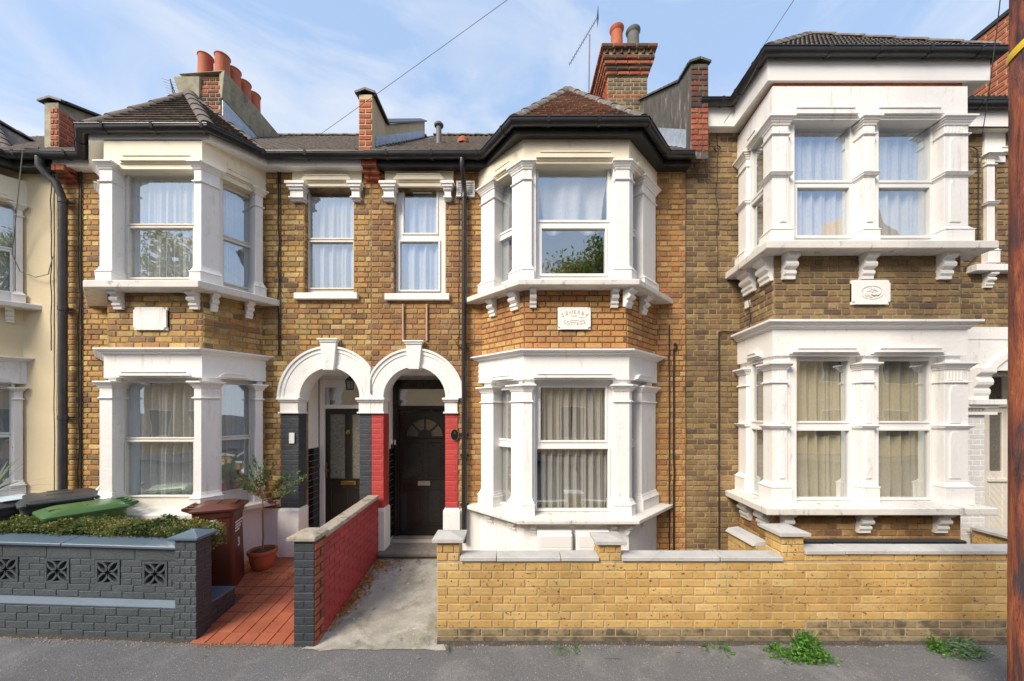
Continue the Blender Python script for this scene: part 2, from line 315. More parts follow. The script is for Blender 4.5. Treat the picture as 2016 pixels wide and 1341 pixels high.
def leafm(name, pal):
    m, t, b = new_mat(name)
    at = t.nodes.new('ShaderNodeAttribute'); at.attribute_name = 'rnd'; k = len(pal)
    cc = ramp(t, at.outputs['Fac'], [(i / (k - 1), p) for i, p in enumerate(pal)])
    t.links.new(cc, b.inputs['Base Color']); b.inputs['Roughness'].default_value = .5
    b.inputs['Transmission Weight'].default_value = 0
    tr = t.nodes.new('ShaderNodeBsdfTranslucent'); t.links.new(cc, tr.inputs['Color'])
    ms = t.nodes.new('ShaderNodeMixShader'); ms.inputs[0].default_value = .3
    t.links.new(b.outputs[0], ms.inputs[1]); t.links.new(tr.outputs[0], ms.inputs[2])
    t.links.new(ms.outputs[0], t.nodes['Material Output'].inputs['Surface']); return m
M['hedge'] = leafm('hedge_leaf', [(0.051, 0.085, 0.025), (0.119, 0.170, 0.051), (0.204, 0.255, 0.068), (0.340, 0.340, 0.102), (0.272, 0.204, 0.102), (0.544, 0.459, 0.204)])
M['olive'] = leafm('shrub_leaf', [(0.075, 0.165, 0.045), (0.135, 0.255, 0.060), (0.210, 0.300, 0.090), (0.480, 0.105, 0.060), (0.630, 0.150, 0.075)])
M['weed'] = leafm('weed_leaf', [(0.048, 0.156, 0.018), (0.096, 0.264, 0.036), (0.156, 0.360, 0.060)])
M['sage'] = leafm('sage_leaf', [(.07, .16, .07), (.12, .22, .11), (.2, .28, .17)])
M['litter'] = leafm('dead_leaf', [(0.420, 0.120, 0.024), (0.540, 0.204, 0.036), (0.600, 0.360, 0.096), (0.300, 0.120, 0.048)])
M['tree'] = leafm('tree_leaf', [(0.090, 0.180, 0.030), (0.180, 0.270, 0.045), (0.525, 0.450, 0.060), (0.675, 0.540, 0.075)])
M['spike'] = leafm('spiky_leaf', [(.03, .08, .03), (.07, .14, .05)])
def glassm(name, base):
    m, t, b = new_mat(name); t.nodes.remove(b)
    tr = t.nodes.new('ShaderNodeBsdfTransparent'); tr.inputs['Color'].default_value = (1, 1, 1, 1)
    gl = t.nodes.new('ShaderNodeBsdfGlossy'); gl.inputs['Roughness'].default_value = .0; gl.inputs['Color'].default_value = (.80, .91, 1, 1)
    lw = t.nodes.new('ShaderNodeLayerWeight'); lw.inputs['Blend'].default_value = .25
    mr = t.nodes.new('ShaderNodeMapRange'); mr.inputs['To Min'].default_value = base; mr.inputs['To Max'].default_value = 1
    pw = t.nodes.new('ShaderNodeMath'); pw.operation = 'POWER'; pw.inputs[1].default_value = 4; lw.inputs['Blend'].default_value = .5
    t.links.new(lw.outputs['Facing'], pw.inputs[0]); t.links.new(pw.outputs[0], mr.inputs['Value'])
    bp = t.nodes.new('ShaderNodeBump'); bp.inputs['Strength'].default_value = .25; bp.inputs['Distance'].default_value = .012
    t.links.new(nz(t, 2.2, 1, .4), bp.inputs['Height']); t.links.new(bp.outputs['Normal'], gl.inputs['Normal'])
    ms = t.nodes.new('ShaderNodeMixShader'); t.links.new(mr.outputs[0], ms.inputs[0]); t.links.new(tr.outputs[0], ms.inputs[1]); t.links.new(gl.outputs[0], ms.inputs[2])
    t.links.new(ms.outputs[0], t.nodes['Material Output'].inputs['Surface']); return m
M['glass'] = glassm('window_glass', .40)
def clothm(name, c, trans=.35, alpha=1, sc=90):
    m, t, b = new_mat(name)
    cc = ramp(t, nz(t, sc, 3, .6, (1, 1, .25)), [(.35, tuple(x * .86 for x in c)), (.65, c)])
    t.links.new(cc, b.inputs['Base Color']); b.inputs['Roughness'].default_value = .9
    tr = t.nodes.new('ShaderNodeBsdfTranslucent'); t.links.new(cc, tr.inputs['Color'])
    ms = t.nodes.new('ShaderNodeMixShader'); ms.inputs[0].default_value = trans
    t.links.new(b.outputs[0], ms.inputs[1]); t.links.new(tr.outputs[0], ms.inputs[2]); o = ms.outputs[0]
    if alpha < 1:
        tp = t.nodes.new('ShaderNodeBsdfTransparent'); m2 = t.nodes.new('ShaderNodeMixShader'); m2.inputs[0].default_value = alpha
        t.links.new(tp.outputs[0], m2.inputs[1]); t.links.new(o, m2.inputs[2]); o = m2.outputs[0]
    t.links.new(o, t.nodes['Material Output'].inputs['Surface']); return m
M['net'] = clothm('net_curtain', (.84, .88, .93), .15, 1)
M['net_sheer'] = clothm('sheer_grey_net', (.84, .86, .86), .15, .92)
M['beige'] = clothm('beige_curtain', (.90, .85, .66), .1)
M['lace'] = clothm('lace_curtain', (.88, .86, .78), .15, .95, 40)
def obscured(name, a, b_):
    m, t, b = new_mat(name)
    wv = t.nodes.new('ShaderNodeTexVoronoi'); wv.inputs['Scale'].default_value = 22
    g = t.nodes.new('ShaderNodeNewGeometry'); t.links.new(g.outputs['Position'], wv.inputs['Vector'])
    w2 = ramp(t, nz(t, 18, 2, .5, (1, 1, 1), 'pos', 3.5), [(.44, a), (.49, b_), (.53, a), (.6, b_), (.64, a)]); t.links.new(w2, b.inputs['Base Color'])
    b.inputs['Roughness'].default_value = .25; bump(t, b, wv.outputs['Distance'], .3, .01); return m
M['obscure'] = obscured('patterned_obscure_glass', (.13, .13, .105), (.36, .36, .31))
M['obscure_brown'] = mk('hammered_amber_glass', (.055, .045, .028), .25, .25, 40, .6, 60)
M['etched'] = obscured('etched_door_glass', (.12, .12, .10), (.22, .22, .20))
def polem():
    m, t, b = new_mat('creosoted_pole_timber')
    f = nz(t, 9, 10, .75, (1, 1, .2), 'pos', .5)
    c = ramp(t, f, [(.36, (.07, .04, .04)), (.44, (.17, .06, .045)), (.50, (.30, .085, .05)), (.57, (.42, .13, .055)), (.66, (.55, .22, .09))])
    c = mixr(t, ramp(t, nz(t, 3, 5, .6, (1, 1, .4)), [(.56, 0.), (.66, .8)]), c, (.055, .055, .075))
    t.links.new(c, b.inputs['Base Color']); b.inputs['Roughness'].default_value = .85
    bump(t, b, nz(t, 14, 9, .72, (1, 1, .2), 'pos', .5), 1, .03); return m
M['pole'] = polem()
# ------------------------------------------------------------------ brick laying
COURSE, BL, BH, JT = .0755, .215, .064, .011
def brick_mesh(mb, l, h, proud, jit, rv=None, org=None):
    i = .006 if jit > .004 else .0035; j = lambda: ru(-jit, jit)
    b = [(-l / 2, 0, -h / 2), (l / 2, 0, -h / 2), (l / 2, 0, h / 2), (-l / 2, 0, h / 2)]
    fz = [(-l / 2 + i + abs(j()), -proud + j() * .3, -h / 2 + i + abs(j()) * .6), (l / 2 - i - abs(j()), -proud + j() * .3, -h / 2 + i + abs(j()) * .6),
          (l / 2 - i - abs(j()), -proud + j() * .3, h / 2 - i - abs(j()) * .6), (-l / 2 + i + abs(j()), -proud + j() * .3, h / 2 - i - abs(j()) * .6)]
    vs = [Vector(p) for p in b + fz]
    if org is not None: vs = [org @ p for p in vs]
    return mb.add(vs, [(4, 5, 6, 7), (0, 1, 5, 4), (1, 2, 6, 5), (2, 3, 7, 6), (3, 0, 4, 7)], rv)
_bm = {}
def proud(mat): return .006 if mat == 'paint_redwall' else .0025 if mat.startswith('paint') else .006 if mat == 'brick_yellow' else .009
def brick_variant(mat, ln):
    key = (mat, ln > .155, random.randrange(6))
    if key not in _bm:
        l = BL if ln > .155 else .102; _bm[key] = (l, brick_mesh(MB(), l, BH, proud(mat), .005 if proud(mat) > .007 else .003).mesh('brick', M[mat]))
    return _bm[key]
def clip(u0, u1, z, h, holes):
    iv = [(u0, u1)]
    for hh in holes:
        if hh[0] == 'r':
            _, a, b, c, d = hh
            if z + h / 2 <= c + .004 or z - h / 2 >= d - .004: continue
        else:
            _, uc, zc, r = hh; dz = min(abs(z - h / 2 - zc), abs(z + h / 2 - zc)) if (z - zc) > 0 else 9
            if (z - zc) < 0: continue
            if dz >= r: continue
            q = sqrt(r * r - dz * dz); a, b = uc - q, uc + q
        nv = []
        for x0, x1 in iv:
            if b <= x0 or a >= x1: nv.append((x0, x1)); continue
            if a > x0: nv.append((x0, a - .004))
            if b < x1: nv.append((b + .004, x1))
        iv = nv
    return [i for i in iv if i[1] - i[0] > .03]
class Bricks:
    def __init__(s): s.e = []
    def lay(s, P0, P1, u0, u1, z0, z1, mat, holes=(), bond='flemish', bl=BL, zref=0, course=COURSE, bh=None, matf=None, head=.102):
        d, n, l = seg(P0, P1); bh = bh or course - JT
        ang = atan2(d.y, d.x); k0 = int(math.floor((z0 - zref) / course)); k = k0
        while zref + k * course < z1 - .01:
            za, zb = zref + k * course + JT / 2, zref + (k + 1) * course - JT / 2
            za2, zb2 = max(za, z0), min(zb, z1)
            if zb2 - za2 > .02:
                zc, h = (za2 + zb2) / 2, zb2 - za2
                if bond == 'flemish': seq = [head, bl]; u = u0 - (0 if k % 2 else (bl + head) / 2 + JT) - .0; i = 0
                elif bond == 'header': seq = [head]; u = u0 - (head / 2 if k % 2 else 0); i = 0
                else: seq = [bl]; u = u0 - ((bl + JT) / 2 if k % 2 else 0); i = 0
                while u < u1:
                    ln = seq[i % len(seq)] * ru(.97, 1.0); i += 1
                    a, b = max(u, u0), min(u + ln, u1)
                    if b - a > .03:
                        for x0, x1 in clip(a, b, zc, h, holes):
                            um = (x0 + x1) / 2; p = Vector(P0) + d * um
                            mm = matf(p.x, zc) if matf else mat
                            s.e.append((p.x, p.y, zc, ang, x1 - x0, h, mm))
                    u += ln + JT
            k += 1
        return s
    def finish(s, parent, n=300, name='brick', rest='brickwork'):
        def key(e):
            px, py = CX + e[0] / e[1] * FP, HZ - (e[2] - H) / e[1] * FP
            fac = abs(cos(e[3]) + sin(e[3]) * -e[0] / e[1]) if True else 1
            return (0 < px < 1985 and 0 < py < 1341) * e[4] * e[5] * fac / e[1] ** 2 * ru(.9, 1.1)
        es = sorted(s.e, key=key, reverse=True); rot = {}
        for e in es[:n]:
            l, me = brick_variant(e[6], e[4])
            inst(name, me, parent, Matrix.Translation(e[:3]) @ Matrix.Rotation(e[3], 4, 'Z') @ Matrix.Diagonal((e[4] / l * random.choice((1, 1, 1)), 1, e[5] / BH, 1)))
        if es[n:]:
            by = {}
            for e in es[n:]: by.setdefault(e[6], []).append(e)
            for mat, g in by.items():
                mb = MB()
                for e in g: brick_mesh(mb, e[4], e[5], proud(e[6]) * ru(.8, 1.1), .005 if proud(e[6]) > .007 else .003, rnd(), Matrix.Translation(e[:3]) @ Matrix.Rotation(e[3], 4, 'Z'))
                mb.build(rest, M[mat], parent, kind='stuff')
def hole_wall(mb, P0, P1, u0, u1, z0, z1, rects, o0, o1):
    """wall slab with rectangular openings, made of butted boxes"""
    us = sorted({u0, u1} | {min(max(x, u0), u1) for r in rects for x in r[:2]})
    for a, b in zip(us, us[1:]):
        if b - a < 1e-5: continue
        m = (a + b) / 2; bl = sorted((max(r[2], z0), min(r[3], z1)) for r in rects if r[0] < m < r[1] and r[3] > z0 and r[2] < z1)
        z = z0
        for c, d in bl:
            if c > z + 1e-5: mb.wbox(P0, P1, a, b, z, c, o0, o1)
            z = max(z, d)
        if z < z1 - 1e-5: mb.wbox(P0, P1, a, b, z, z1, o0, o1)
    return mb
# ------------------------------------------------------------------ windows
def window(house, P0, P1, outer, panes, mat='upvc', off=-.1, thick=.06, bead=.012, name='window', vent=None):
    """outer and panes are (u0,u1,z0,z1) on the wall P0-P1; each pane is a child of the frame"""
    mb = MB(); u0, u1, z0, z1 = outer
    hole_wall(mb, P0, P1, u0, u1, z0, z1, panes, off - thick, off)
    for k, (a, b, c, d) in enumerate(panes):      # sash rails standing proud round each pane
        w = .028 if mat == 'upvc' else .02; a2, b2, c2, d2 = max(a - w, u0 + .002), min(b + w, u1 - .002), max(c - w, z0 + .002), min(d + w, z1 - .002)
        hole_wall(mb, P0, P1, a2, b2, c2, d2, [(a, b, c, d)], off + .0005, off + bead + .006 * k)
    if vent: mb.wbox(P0, P1, *vent, off, off + .02)
    fr = mb.build(name, M[mat], house, bev=.004)
    for a, b, c, d in panes:
        g = MB(); dd, n, _ = seg(P0, P1); P = Vector(P0) + n * (off - .02)
        q = [P + dd * a, P + dd * b]
        g.add([(q[0].x, q[0].y, c), (q[1].x, q[1].y, c), (q[1].x, q[1].y, d), (q[0].x, q[0].y, d)], [(0, 1, 2, 3)])
        o = g.build('pane', M['glass'], fr)
    return fr
def curtain(P0, P1, u0, u1, z0, z1, off, label, mat='net', folds=9, amp=.018, parts=((0, 1),), lean=0, group='net curtains in the terrace windows', rail=True):
    if off > -1: off = min(off, -.112 - amp * 1.5 * 1.55)
    d, n, _ = seg(P0, P1); base = Vector(P0) + n * off; c = base + d * (u0 + u1) / 2
    t = thing('curtain', label, 'curtain', (c.x, c.y, z0), group)
    W = u1 - u0; folds = folds * .6; amp = amp * 1.5
    if rail:
        a, b = base + d * (u0 - .03), base + d * (u1 + .03); MB().tube([(a.x, a.y, z1), (b.x, b.y, z1)], .008, 6).build('rail', M['upvc'], t)
    for k, (f0, f1) in enumerate(parts):
        mb = MB(); nu = max(30, int(folds * (f1 - f0) * 16)); nzz = 10; ph = ru(0, 9)
        for j in range(nzz + 1):
            z = z0 + (z1 - z0) * j / nzz; dz = 1 - j / nzz
            for i in range(nu + 1):
                s_ = i / nu; x = f0 + (f1 - f0) * s_ + lean * dz * (.5 - s_) * .3
                x += .012 * sin(s_ * 23 + j * .7 + ph) * dz
                y = amp * (sin(2 * pi * folds * x + ph) + .5 * sin(2 * pi * folds * 2.37 * x + ph * 2 + .4 * dz)) * (.55 + .6 * dz)
                p = base + d * (u0 + W * x) + n * y; mb.v.append((p.x, p.y, z))
        for j in range(nzz):
            for i in range(nu):
                a = j * (nu + 1) + i; mb.f.append((a, a + 1, a + nu + 2, a + nu + 1))
        mb.build('drape', M[mat], t, smooth=80)
    return t
# ------------------------------------------------------------------ ground
F = 5.3                                         # depth of the terrace's front wall
def yard(y): return .19 * min(1, max(0, (y - 3.62) / 1.5))
def ground(x, y): return .036 * max(0, -3.15 - x) if x < -3.15 else 0
def sheet(name, x0, x1, y0, y1, fn, mat, st=.25, kind='structure', j=0):
    nx, ny = max(1, int((x1 - x0) / st)), max(1, int((y1 - y0) / st)); mb = MB()
    for k in range(ny + 1):
        for i in range(nx + 1):
            x, y = x0 + (x1 - x0) * i / nx, y0 + (y1 - y0) * k / ny; mb.v.append((x, y, fn(x, y) + (mnoise.noise((x * 3, y * 3, 1)) * j if j else 0)))
    for k in range(ny):
        for i in range(nx): a = k * (nx + 1) + i; mb.f.append((a, a + 1, a + nx + 2, a + nx + 1))
    o = mb.build(name, M[mat], kind=kind, smooth=60); return o
sheet('ground', -400, 400, -400, 400, lambda x, y: -.16, 'soil', 100)
sheet('pavement', -12, 12, 1.05, 3.72, lambda x, y: ground(x, y) - .012 * (3.6 - y) * .6, 'asphalt', .12, j=.006)
pv = MB().box(-12, 12, .9, 1.05, -.2, -.018).build('kerb', M['kerb'], bev=.01, kind='structure')
sheet('road', -60, 60, -7.5, .9, lambda x, y: -.12, 'road', 8)
sheet('far_pavement', -60, 60, -9.6, -7.5, lambda x, y: 0., 'asphalt', 4)
sheet('yard_ground', -12, 12, 3.66, 5.6, lambda x, y: yard(y) - .012 + ground(x, y) * .5, 'grit', .15, j=.01)
# concrete path of the middle house, spilling a little over the pavement
mb = MB(); nx, ny = 14, 34
for k in range(ny + 1):
    for i in range(nx + 1):
        y = 3.5 + (5.22 - 3.5) * k / ny; e = .035 * mnoise.noise((i * .8, 3.3, 0)) if k == 0 else 0; y += e
        x0, x1 = (-1.96, -.70)
        if y < 3.62: x0 -= (3.62 - y) * .6; x1 += (3.62 - y) * .5
        x = x0 + (x1 - x0) * i / nx; mb.v.append((x, y, yard(y) + .006 + .009 * mnoise.noise((x * 2.5, y * 2.5, 5))))
for k in range(ny):
    for i in range(nx): a = k * (nx + 1) + i; mb.f.append((a, a + 1, a + nx + 2, a + nx + 1))
mb.build('concrete_path', M['concrete'], kind='structure', smooth=60)
# quarry tile path: joints, and every tile a piece of its own
TS = .1545
tp = sheet('tiled_path', -3.36, -1.93, 3.585, 5.34, lambda x, y: yard(y) + .001, 'grout', .1)
sheet('tiled_path', -4.4, -3.36, 4.22, 5.34, lambda x, y: yard(y) + .001, 'grout', .1)
tme = []
for _ in range(5):
    m_ = MB(); a = TS / 2 - .0035; b = a - .003; z = .010
    m_.add([(-a, -a, 0), (a, -a, 0), (a, a, 0), (-a, a, 0), (-b, -b, z), (b, -b, z), (b, b, z), (-b, b, z)], [(4, 5, 6, 7), (0, 1, 5, 4), (1, 2, 6, 5), (2, 3, 7, 6), (3, 0, 4, 7)])
    tme.append(m_.mesh('tile', M['quarry']))
for k in range(11):
    for i in range(-6, 9):
        x = -3.34 + TS * (i + .5); y = 3.588 + TS * (k + .5)
        if x > -1.95 or (x < -3.15 and y < 4.3): continue
        inst('tile', random.choice(tme), tp, Matrix.Translation((x, y, yard(y) + .001 + ru(-.0008, .0012))) @ Matrix.Rotation(atan2(.19, 1.5), 4, 'X') @ Matrix.Rotation(ru(-.008, .008), 4, 'Z'))
# ------------------------------------------------------------------ parts shared by the houses
def pil(h, poly, s0, s1, z, panels=None, wide=1, deep=0, mid=None, mat='white', inner=-.12, base=True):
    """pilaster on a polyline between arc lengths s0 and s1; z = (cap_top, cap_bot, neck, base_hi, base_lo, bottom)"""
    ct, cb, nk, bh, bl, bt = z; mb = MB()
    def blk(z0, z1, o0, o1, ext): mb.sweep(sub_poly(poly, s0 - ext, s1 + ext), [(inner, z0), (o0 + deep, z0), (o1 + deep, z1), (inner, z1)])
    S = .045
    if base:
        blk(bt, bl, .082, .082, .03); blk(bl, bl + .012, .09, .09, .036); blk(bl + .012, (bl + bh) / 2 + .006, .082, .062, .022); blk((bl + bh) / 2 + .006, bh, .062, S + .004, .008)
    else: bh = bt
    blk(bh, nk - .012, S, S, 0)
    blk(nk - .012, nk + .003, .066, .066, .016); blk(nk + .003, nk + .012, .058, .05, .008)
    blk(nk + .012, cb, S, S, 0)
    hh = (ct - cb) / 4
    blk(cb, cb + hh, .055, .062, .012); blk(cb + hh, cb + 2 * hh, .066, .078, .022); blk(cb + 2 * hh, cb + 3 * hh, .082, .098, .036); blk(cb + 3 * hh, ct, .108, .108, .05)
    if mid:
        blk(mid - .03, mid - .012, .05, .062, .01); blk(mid - .012, mid + .012, .07, .085, .026); blk(mid + .012, mid + .022, .09, .09, .034)
    o = mb.build('pilaster', M[mat], h, bev=.003)
    return o
def hood(h, P0, P1, ua, ub, zt, zb, off, mat='white', dia=True):
    mb = MB(); t = zt - zb
    mb.wpoly(P0, P1, [(ua - .005, zb + t * .22), (ub + .005, zb + t * .22), (ub - .01, zb + t * .5), (ub - .05, zt), (ua + .05, zt), (ua + .01, zb + t * .5)], off - .01, off + .042)
    mb.wbox(P0, P1, ua - .03, ub + .03, zb, zb + t * .22, off - .01, off + .018)
    mb.wpoly(P0, P1, [(ua + .045, zt - .012), (ub - .045, zt - .012), (ub - .055, zt + .004), (ua + .055, zt + .004)], off, off + .052)
    return mb.build('hood_moulding', M[mat], h, bev=.002)
def bracket(h, P0, P1, u0, u1, zt, hh, pr, mat='white', off=0):
    p = [(0, 0), (1, 0), (1, .13), (.94, .17), (.8, .2), (.62, .24), (.58, .3), (.72, .36), (.78, .44), (.72, .53), (.55, .57), (.4, .6), (.4, .66), (.52, .7), (.5, .8), (.36, .88), (.34, 1), (0, 1)]
    d, n, _ = seg(P0, P1); b = Vector(P0); mb = MB(); k = len(p); vs = []
    for u in (u0, u1):
        for o, z in p: q = b + d * u + n * (off + o * pr); vs.append((q.x, q.y, zt - z * hh))
    mb.add(vs, [tuple(range(k)), tuple(range(2 * k - 1, k - 1, -1))] + [(i, (i + 1) % k, k + (i + 1) % k, k + i) for i in range(k)])
    w_ = (u1 - u0) * .2
    q = []
    return mb.build('bracket', M[mat], h)
def ext(B, e=.25):
    a, b = Vector(B[0]), Vector(B[1]); c, d = Vector(B[-2]), Vector(B[-1])
    return [a - (b - a).normalized() * e] + [Vector(p) for p in B[1:-1]] + [d + (d - c).normalized() * e]
GR = .056
def gutter(h, path, zt, mat='gutter', clips=()):
    r = GR; prof = [(-r, zt)] + [(r * cos(a), zt - r * .25 + r * 1.05 * sin(a)) for a in [pi + i * pi / 7 for i in range(8)]] + [(r, zt), (r + .008, zt), (r + .008, zt + .01), (r - .004, zt + .01), (r - .006, zt - .012), (-r + .006, zt - .012)]
    g = MB().sweep(path, prof).build('gutter', M[mat], h, smooth=40)
    if clips:
        q = r + .007
        for s in clips:
            mb = MB()
            sp = sub_poly(path, s - .016, s + .016)
            mb.sweep(sp, [(-q, zt + .006)] + [(q * cos(a), zt - q * .25 + q * 1.05 * sin(a)) for a in [pi + i * pi / 6 for i in range(7)]] + [(q + .006, zt + .014), (-q, zt + .014)])
            mb.build('gutter_bracket', M[mat], g)
    return g
def tile_facet(roof, E0, E1, T0, T1, w, g, mat, name='roof_tile', th=.016, n0=0, over=.03, gap=.004, ribs=False):
    """tiles laid in rows over a facet: E0-E1 eaves edge, T0-T1 top edge"""
    E0, E1, T0, T1 = (Vector(p) for p in (E0, E1, T0, T1))
    ux = (E1 - E0).normalized(); nn = ux.cross((T0 + T1) / 2 - E0).normalized()
    if nn.z < 0: nn = -nn
    vy = nn.cross(ux).normalized()
    if vy.z < 0: vy = -vy
    Hh = ((T0 + T1) / 2 - E0).dot(vy); rows = int(Hh / g) + 1; key = (w, g, mat, ribs)
    if key not in _bm:
        ms = []
        for _ in range(4):
            m_ = MB(); a, L_ = w / 2 - gap, g * 1.18
            j = lambda: ru(-.004, .004)
            if ribs:
                xs = [-a, -a * .62, -a * .3, 0, a * .3, a * .62, a]; zz = [.0, .014, .014, .0, .014, .014, .0]; k_ = len(xs)
                f0 = [(x, -L_ * .08, th + z_ + .012) for x, z_ in zip(xs, zz)]; f1 = [(x, L_ * .92, z_ + .003) for x, z_ in zip(xs, zz)]; f2 = [(x, -L_ * .08, -.004) for x in xs]
                m_.add(f0 + f1 + f2, [(i, i + 1, k_ + i + 1, k_ + i) for i in range(k_ - 1)] + [(i, i + 1, 2 * k_ + i + 1, 2 * k_ + i) for i in range(k_ - 1)])
            else:
                z1 = th * 1.9; e = j()
                m_.hexa([(-a, -L_ * .08 + e, z1 - th), (a, -L_ * .08 + j(), z1 - th + j() * .5), (a, L_ * .92, 0), (-a, L_ * .92, 0), (-a, -L_ * .08 + e, z1), (a, -L_ * .08 + j(), z1 + j() * .5), (a, L_ * .92, .006), (-a, L_ * .92, .006)])
            ms.append(m_.mesh('tile', M[mat]))
        _bm[key] = ms
    R3 = Matrix((ux, vy, nn)).transposed().to_4x4()
    cnt = 0
    for r in range(rows):
        v = r * g; f = (v + g * .4) / Hh
        if f > 1: break
        l = (E0 + (T0 - E0) * f - E0).dot(ux) - over; rr = (E0 + (E1 - E0) + (T1 - E1) * f - E0).dot(ux) + over
        u = -w * 40 + (w / 2 if r % 2 and not ribs else 0)
        while u < rr:
            a, b = max(u, l), min(u + w, rr)
            if b - a > w * .2:
                c = E0 + ux * (a + b) / 2 + vy * v
                inst(name, random.choice(_bm[key]), roof, Matrix.Translation(c) @ R3 @ Matrix.Rotation(ru(-.006, .006), 4, 'Z') @ Matrix.Diagonal(((b - a) / w, 1, 1, 1))); cnt += 1
            u += w
    return cnt
def ridge(roof, a, b, r=.085, mat='ridge', lift=.02, n=None):
    a, b = Vector(a), Vector(b); Ln = (b - a).length; n = n or max(1, round(Ln / .33)); d = (b - a).normalized()
    side = d.cross(Vector((0, 0, 1))).normalized(); up = side.cross(d).normalized()
    for i in range(n):
        p0 = a + d * (Ln * i / n) + up * lift; p1 = a + d * (Ln * (i + 1) / n + .02) + up * (lift - .012); mb = MB(); k = 7; vs = []
        for p, rr in ((p0, r * 1.03), (p1, r)):
            for j in range(k + 1):
                an = pi * j / k; vs.append(p + side * cos(an) * rr + up * (sin(an) * rr * .72 - .03))
        fs = [(j, j + 1, k + 2 + j, k + 1 + j) for j in range(k)] + [tuple(range(k + 1))]
        mb.add(vs, fs).build('ridge_tile', M[mat], roof, smooth=50)
SL = .80
def main_roof(h, x0, x1, ze, y0=5.04, waves=True, per=.125, rowg=.19, under='fascia_black', tmat='roof_tile'):
    mb = MB(); zr = ze + (9 - y0) * SL
    mb.add([(x0, y0, ze - .03), (x1, y0, ze - .03), (x1, 9, zr - .03), (x0, 9, zr - .03), (x0, 13, zr - .03 - 4 * SL), (x1, 13, zr - .03 - 4 * SL)], [(0, 1, 2, 3), (3, 2, 5, 4)])
    r = mb.build('roof', M[tmat], h)
    if waves:
        st = per / 6; nx = int((x1 - x0) / st); c = sqrt(1 + SL * SL); rows = int((9 - y0) * c / rowg); t = MB()
        for k in range(rows):
            ya, yb = y0 - .02 + k * rowg / c, y0 - .02 + (k + 1.1) * rowg / c; b = len(t.v)
            jit = [ru(-.003, .004) for _ in range(nx // 6 + 2)]
            for (y, dz) in ((ya, -.01), (ya, .024), (yb, 0)):
                for i in range(nx + 1):
                    x = x0 + i * st; wv = .016 * (1 + cos(2 * pi * (i % 6) / 6)) ** 1.3 / 1.6
                    t.v.append((x, y, ze + (y - y0) * SL + dz + (wv if dz >= 0 else 0) + jit[i // 6]))
            for q in (0, 1):
                for i in range(nx): a = b + q * (nx + 1) + i; t.f.append((a, a + 1, a + nx + 2, a + nx + 1))
        t.build('roof_tiles', M[tmat], h, kind='stuff')
        ridge(r, (x0, 9, zr), (x1, 9, zr), .1)
    return r
def shell(h, x0, x1, ztop, zmid=2.95 + .19):
    """side walls, back wall and floors, so that the rooms behind the glass are rooms"""
    mb = MB(); mb.box(x0, x0 + .1, F + .26, 12.8, 0, ztop); mb.box(x1 - .1, x1, F + .26, 12.8, 0, ztop)
    mb.box(x0, x1, 12.8, 13, 0, ztop); mb.build('side_wall', M['room'], h)
    MB().box(x0 + .1, x1 - .1, F - .0 + .26, 8.6, zmid, zmid + .25).build('upper_floor', M['room'], h)
    MB().box(x0 + .1, x1 - .1, F + .26, 12.8, .1, .3).build('ground_floor', M['room'], h)
    MB().box(x0 + .1, x1 - .1, 8.4, 8.5, .3, ztop).build('inner_wall', M['room'], h)
    MB().box(x0 + .1, x1 - .1, F + .26, 12.8, ztop - .12, ztop).build('room_ceiling', M['room'], h)
def plaque(h, P0, P1, uc, zc, w, hh, mat='white', off=.0):
    a, b, c = w / 2, hh / 2, .035; mb = MB()
    pts = [(uc - a + c, zc - b), (uc + a - c, zc - b), (uc + a - c * .8, zc - b + c * .8), (uc + a, zc - b + c), (uc + a, zc + b - c), (uc + a - c * .8, zc + b - c * .8), (uc + a - c, zc + b), (uc - a + c, zc + b), (uc - a + c * .8, zc + b - c * .8), (uc - a, zc + b - c), (uc - a, zc - b + c), (uc - a + c * .8, zc - b + c * .8)]
    mb.wpoly(P0, P1, pts, off, off + .04)
    mb.wbox(P0, P1, uc - a, uc + a, zc - b, zc + b, off, off + .024)
    return mb.build('name_plaque', M[mat], h, bev=.003)
_fc = {}
def glyph(ch):
    if ch not in _fc:
        cu = bpy.data.curves.new('letter', 'FONT'); cu.body = ch; cu.size = 1; cu.extrude = .08; cu.align_x = 'CENTER'; cu.resolution_u = 3
        ob = bpy.data.objects.new('letter', cu); col.objects.link(ob); bpy.context.view_layer.update()
        me = bpy.data.meshes.new_from_object(ob.evaluated_get(bpy.context.evaluated_depsgraph_get()))
        _fc[ch] = ([v.co.copy() for v in me.vertices], [tuple(p.vertices) for p in me.polygons]); bpy.data.objects.remove(ob); bpy.data.curves.remove(cu)
    return _fc[ch]
def letters(parent, items, mat, name='lettering', local=False):
    """items: (char, 4x4 matrix) with the glyph in its own XY plane, facing +Z"""
    mb = MB()
    for ch, mm in items:
        v, f = glyph(ch); mb.add([mm @ p for p in v], f)
    return mb.build(name, M[mat], parent, local=local)
def face_mat(P0, P1, u, z, off, size, rot=0):
    d, n, _ = seg(P0, P1); p = Vector(P0) + d * u + n * off; X = Vector((d.x, d.y, 0)); N = Vector((n.x, n.y, 0)); Z = Vector((0, 0, 1))
    m = Matrix((X, Z, N)).transposed().to_4x4()
    return Matrix.Translation((p.x, p.y, z)) @ m @ Matrix.Rotation(rot, 4, 'Z') @ Matrix.Scale(size, 4)

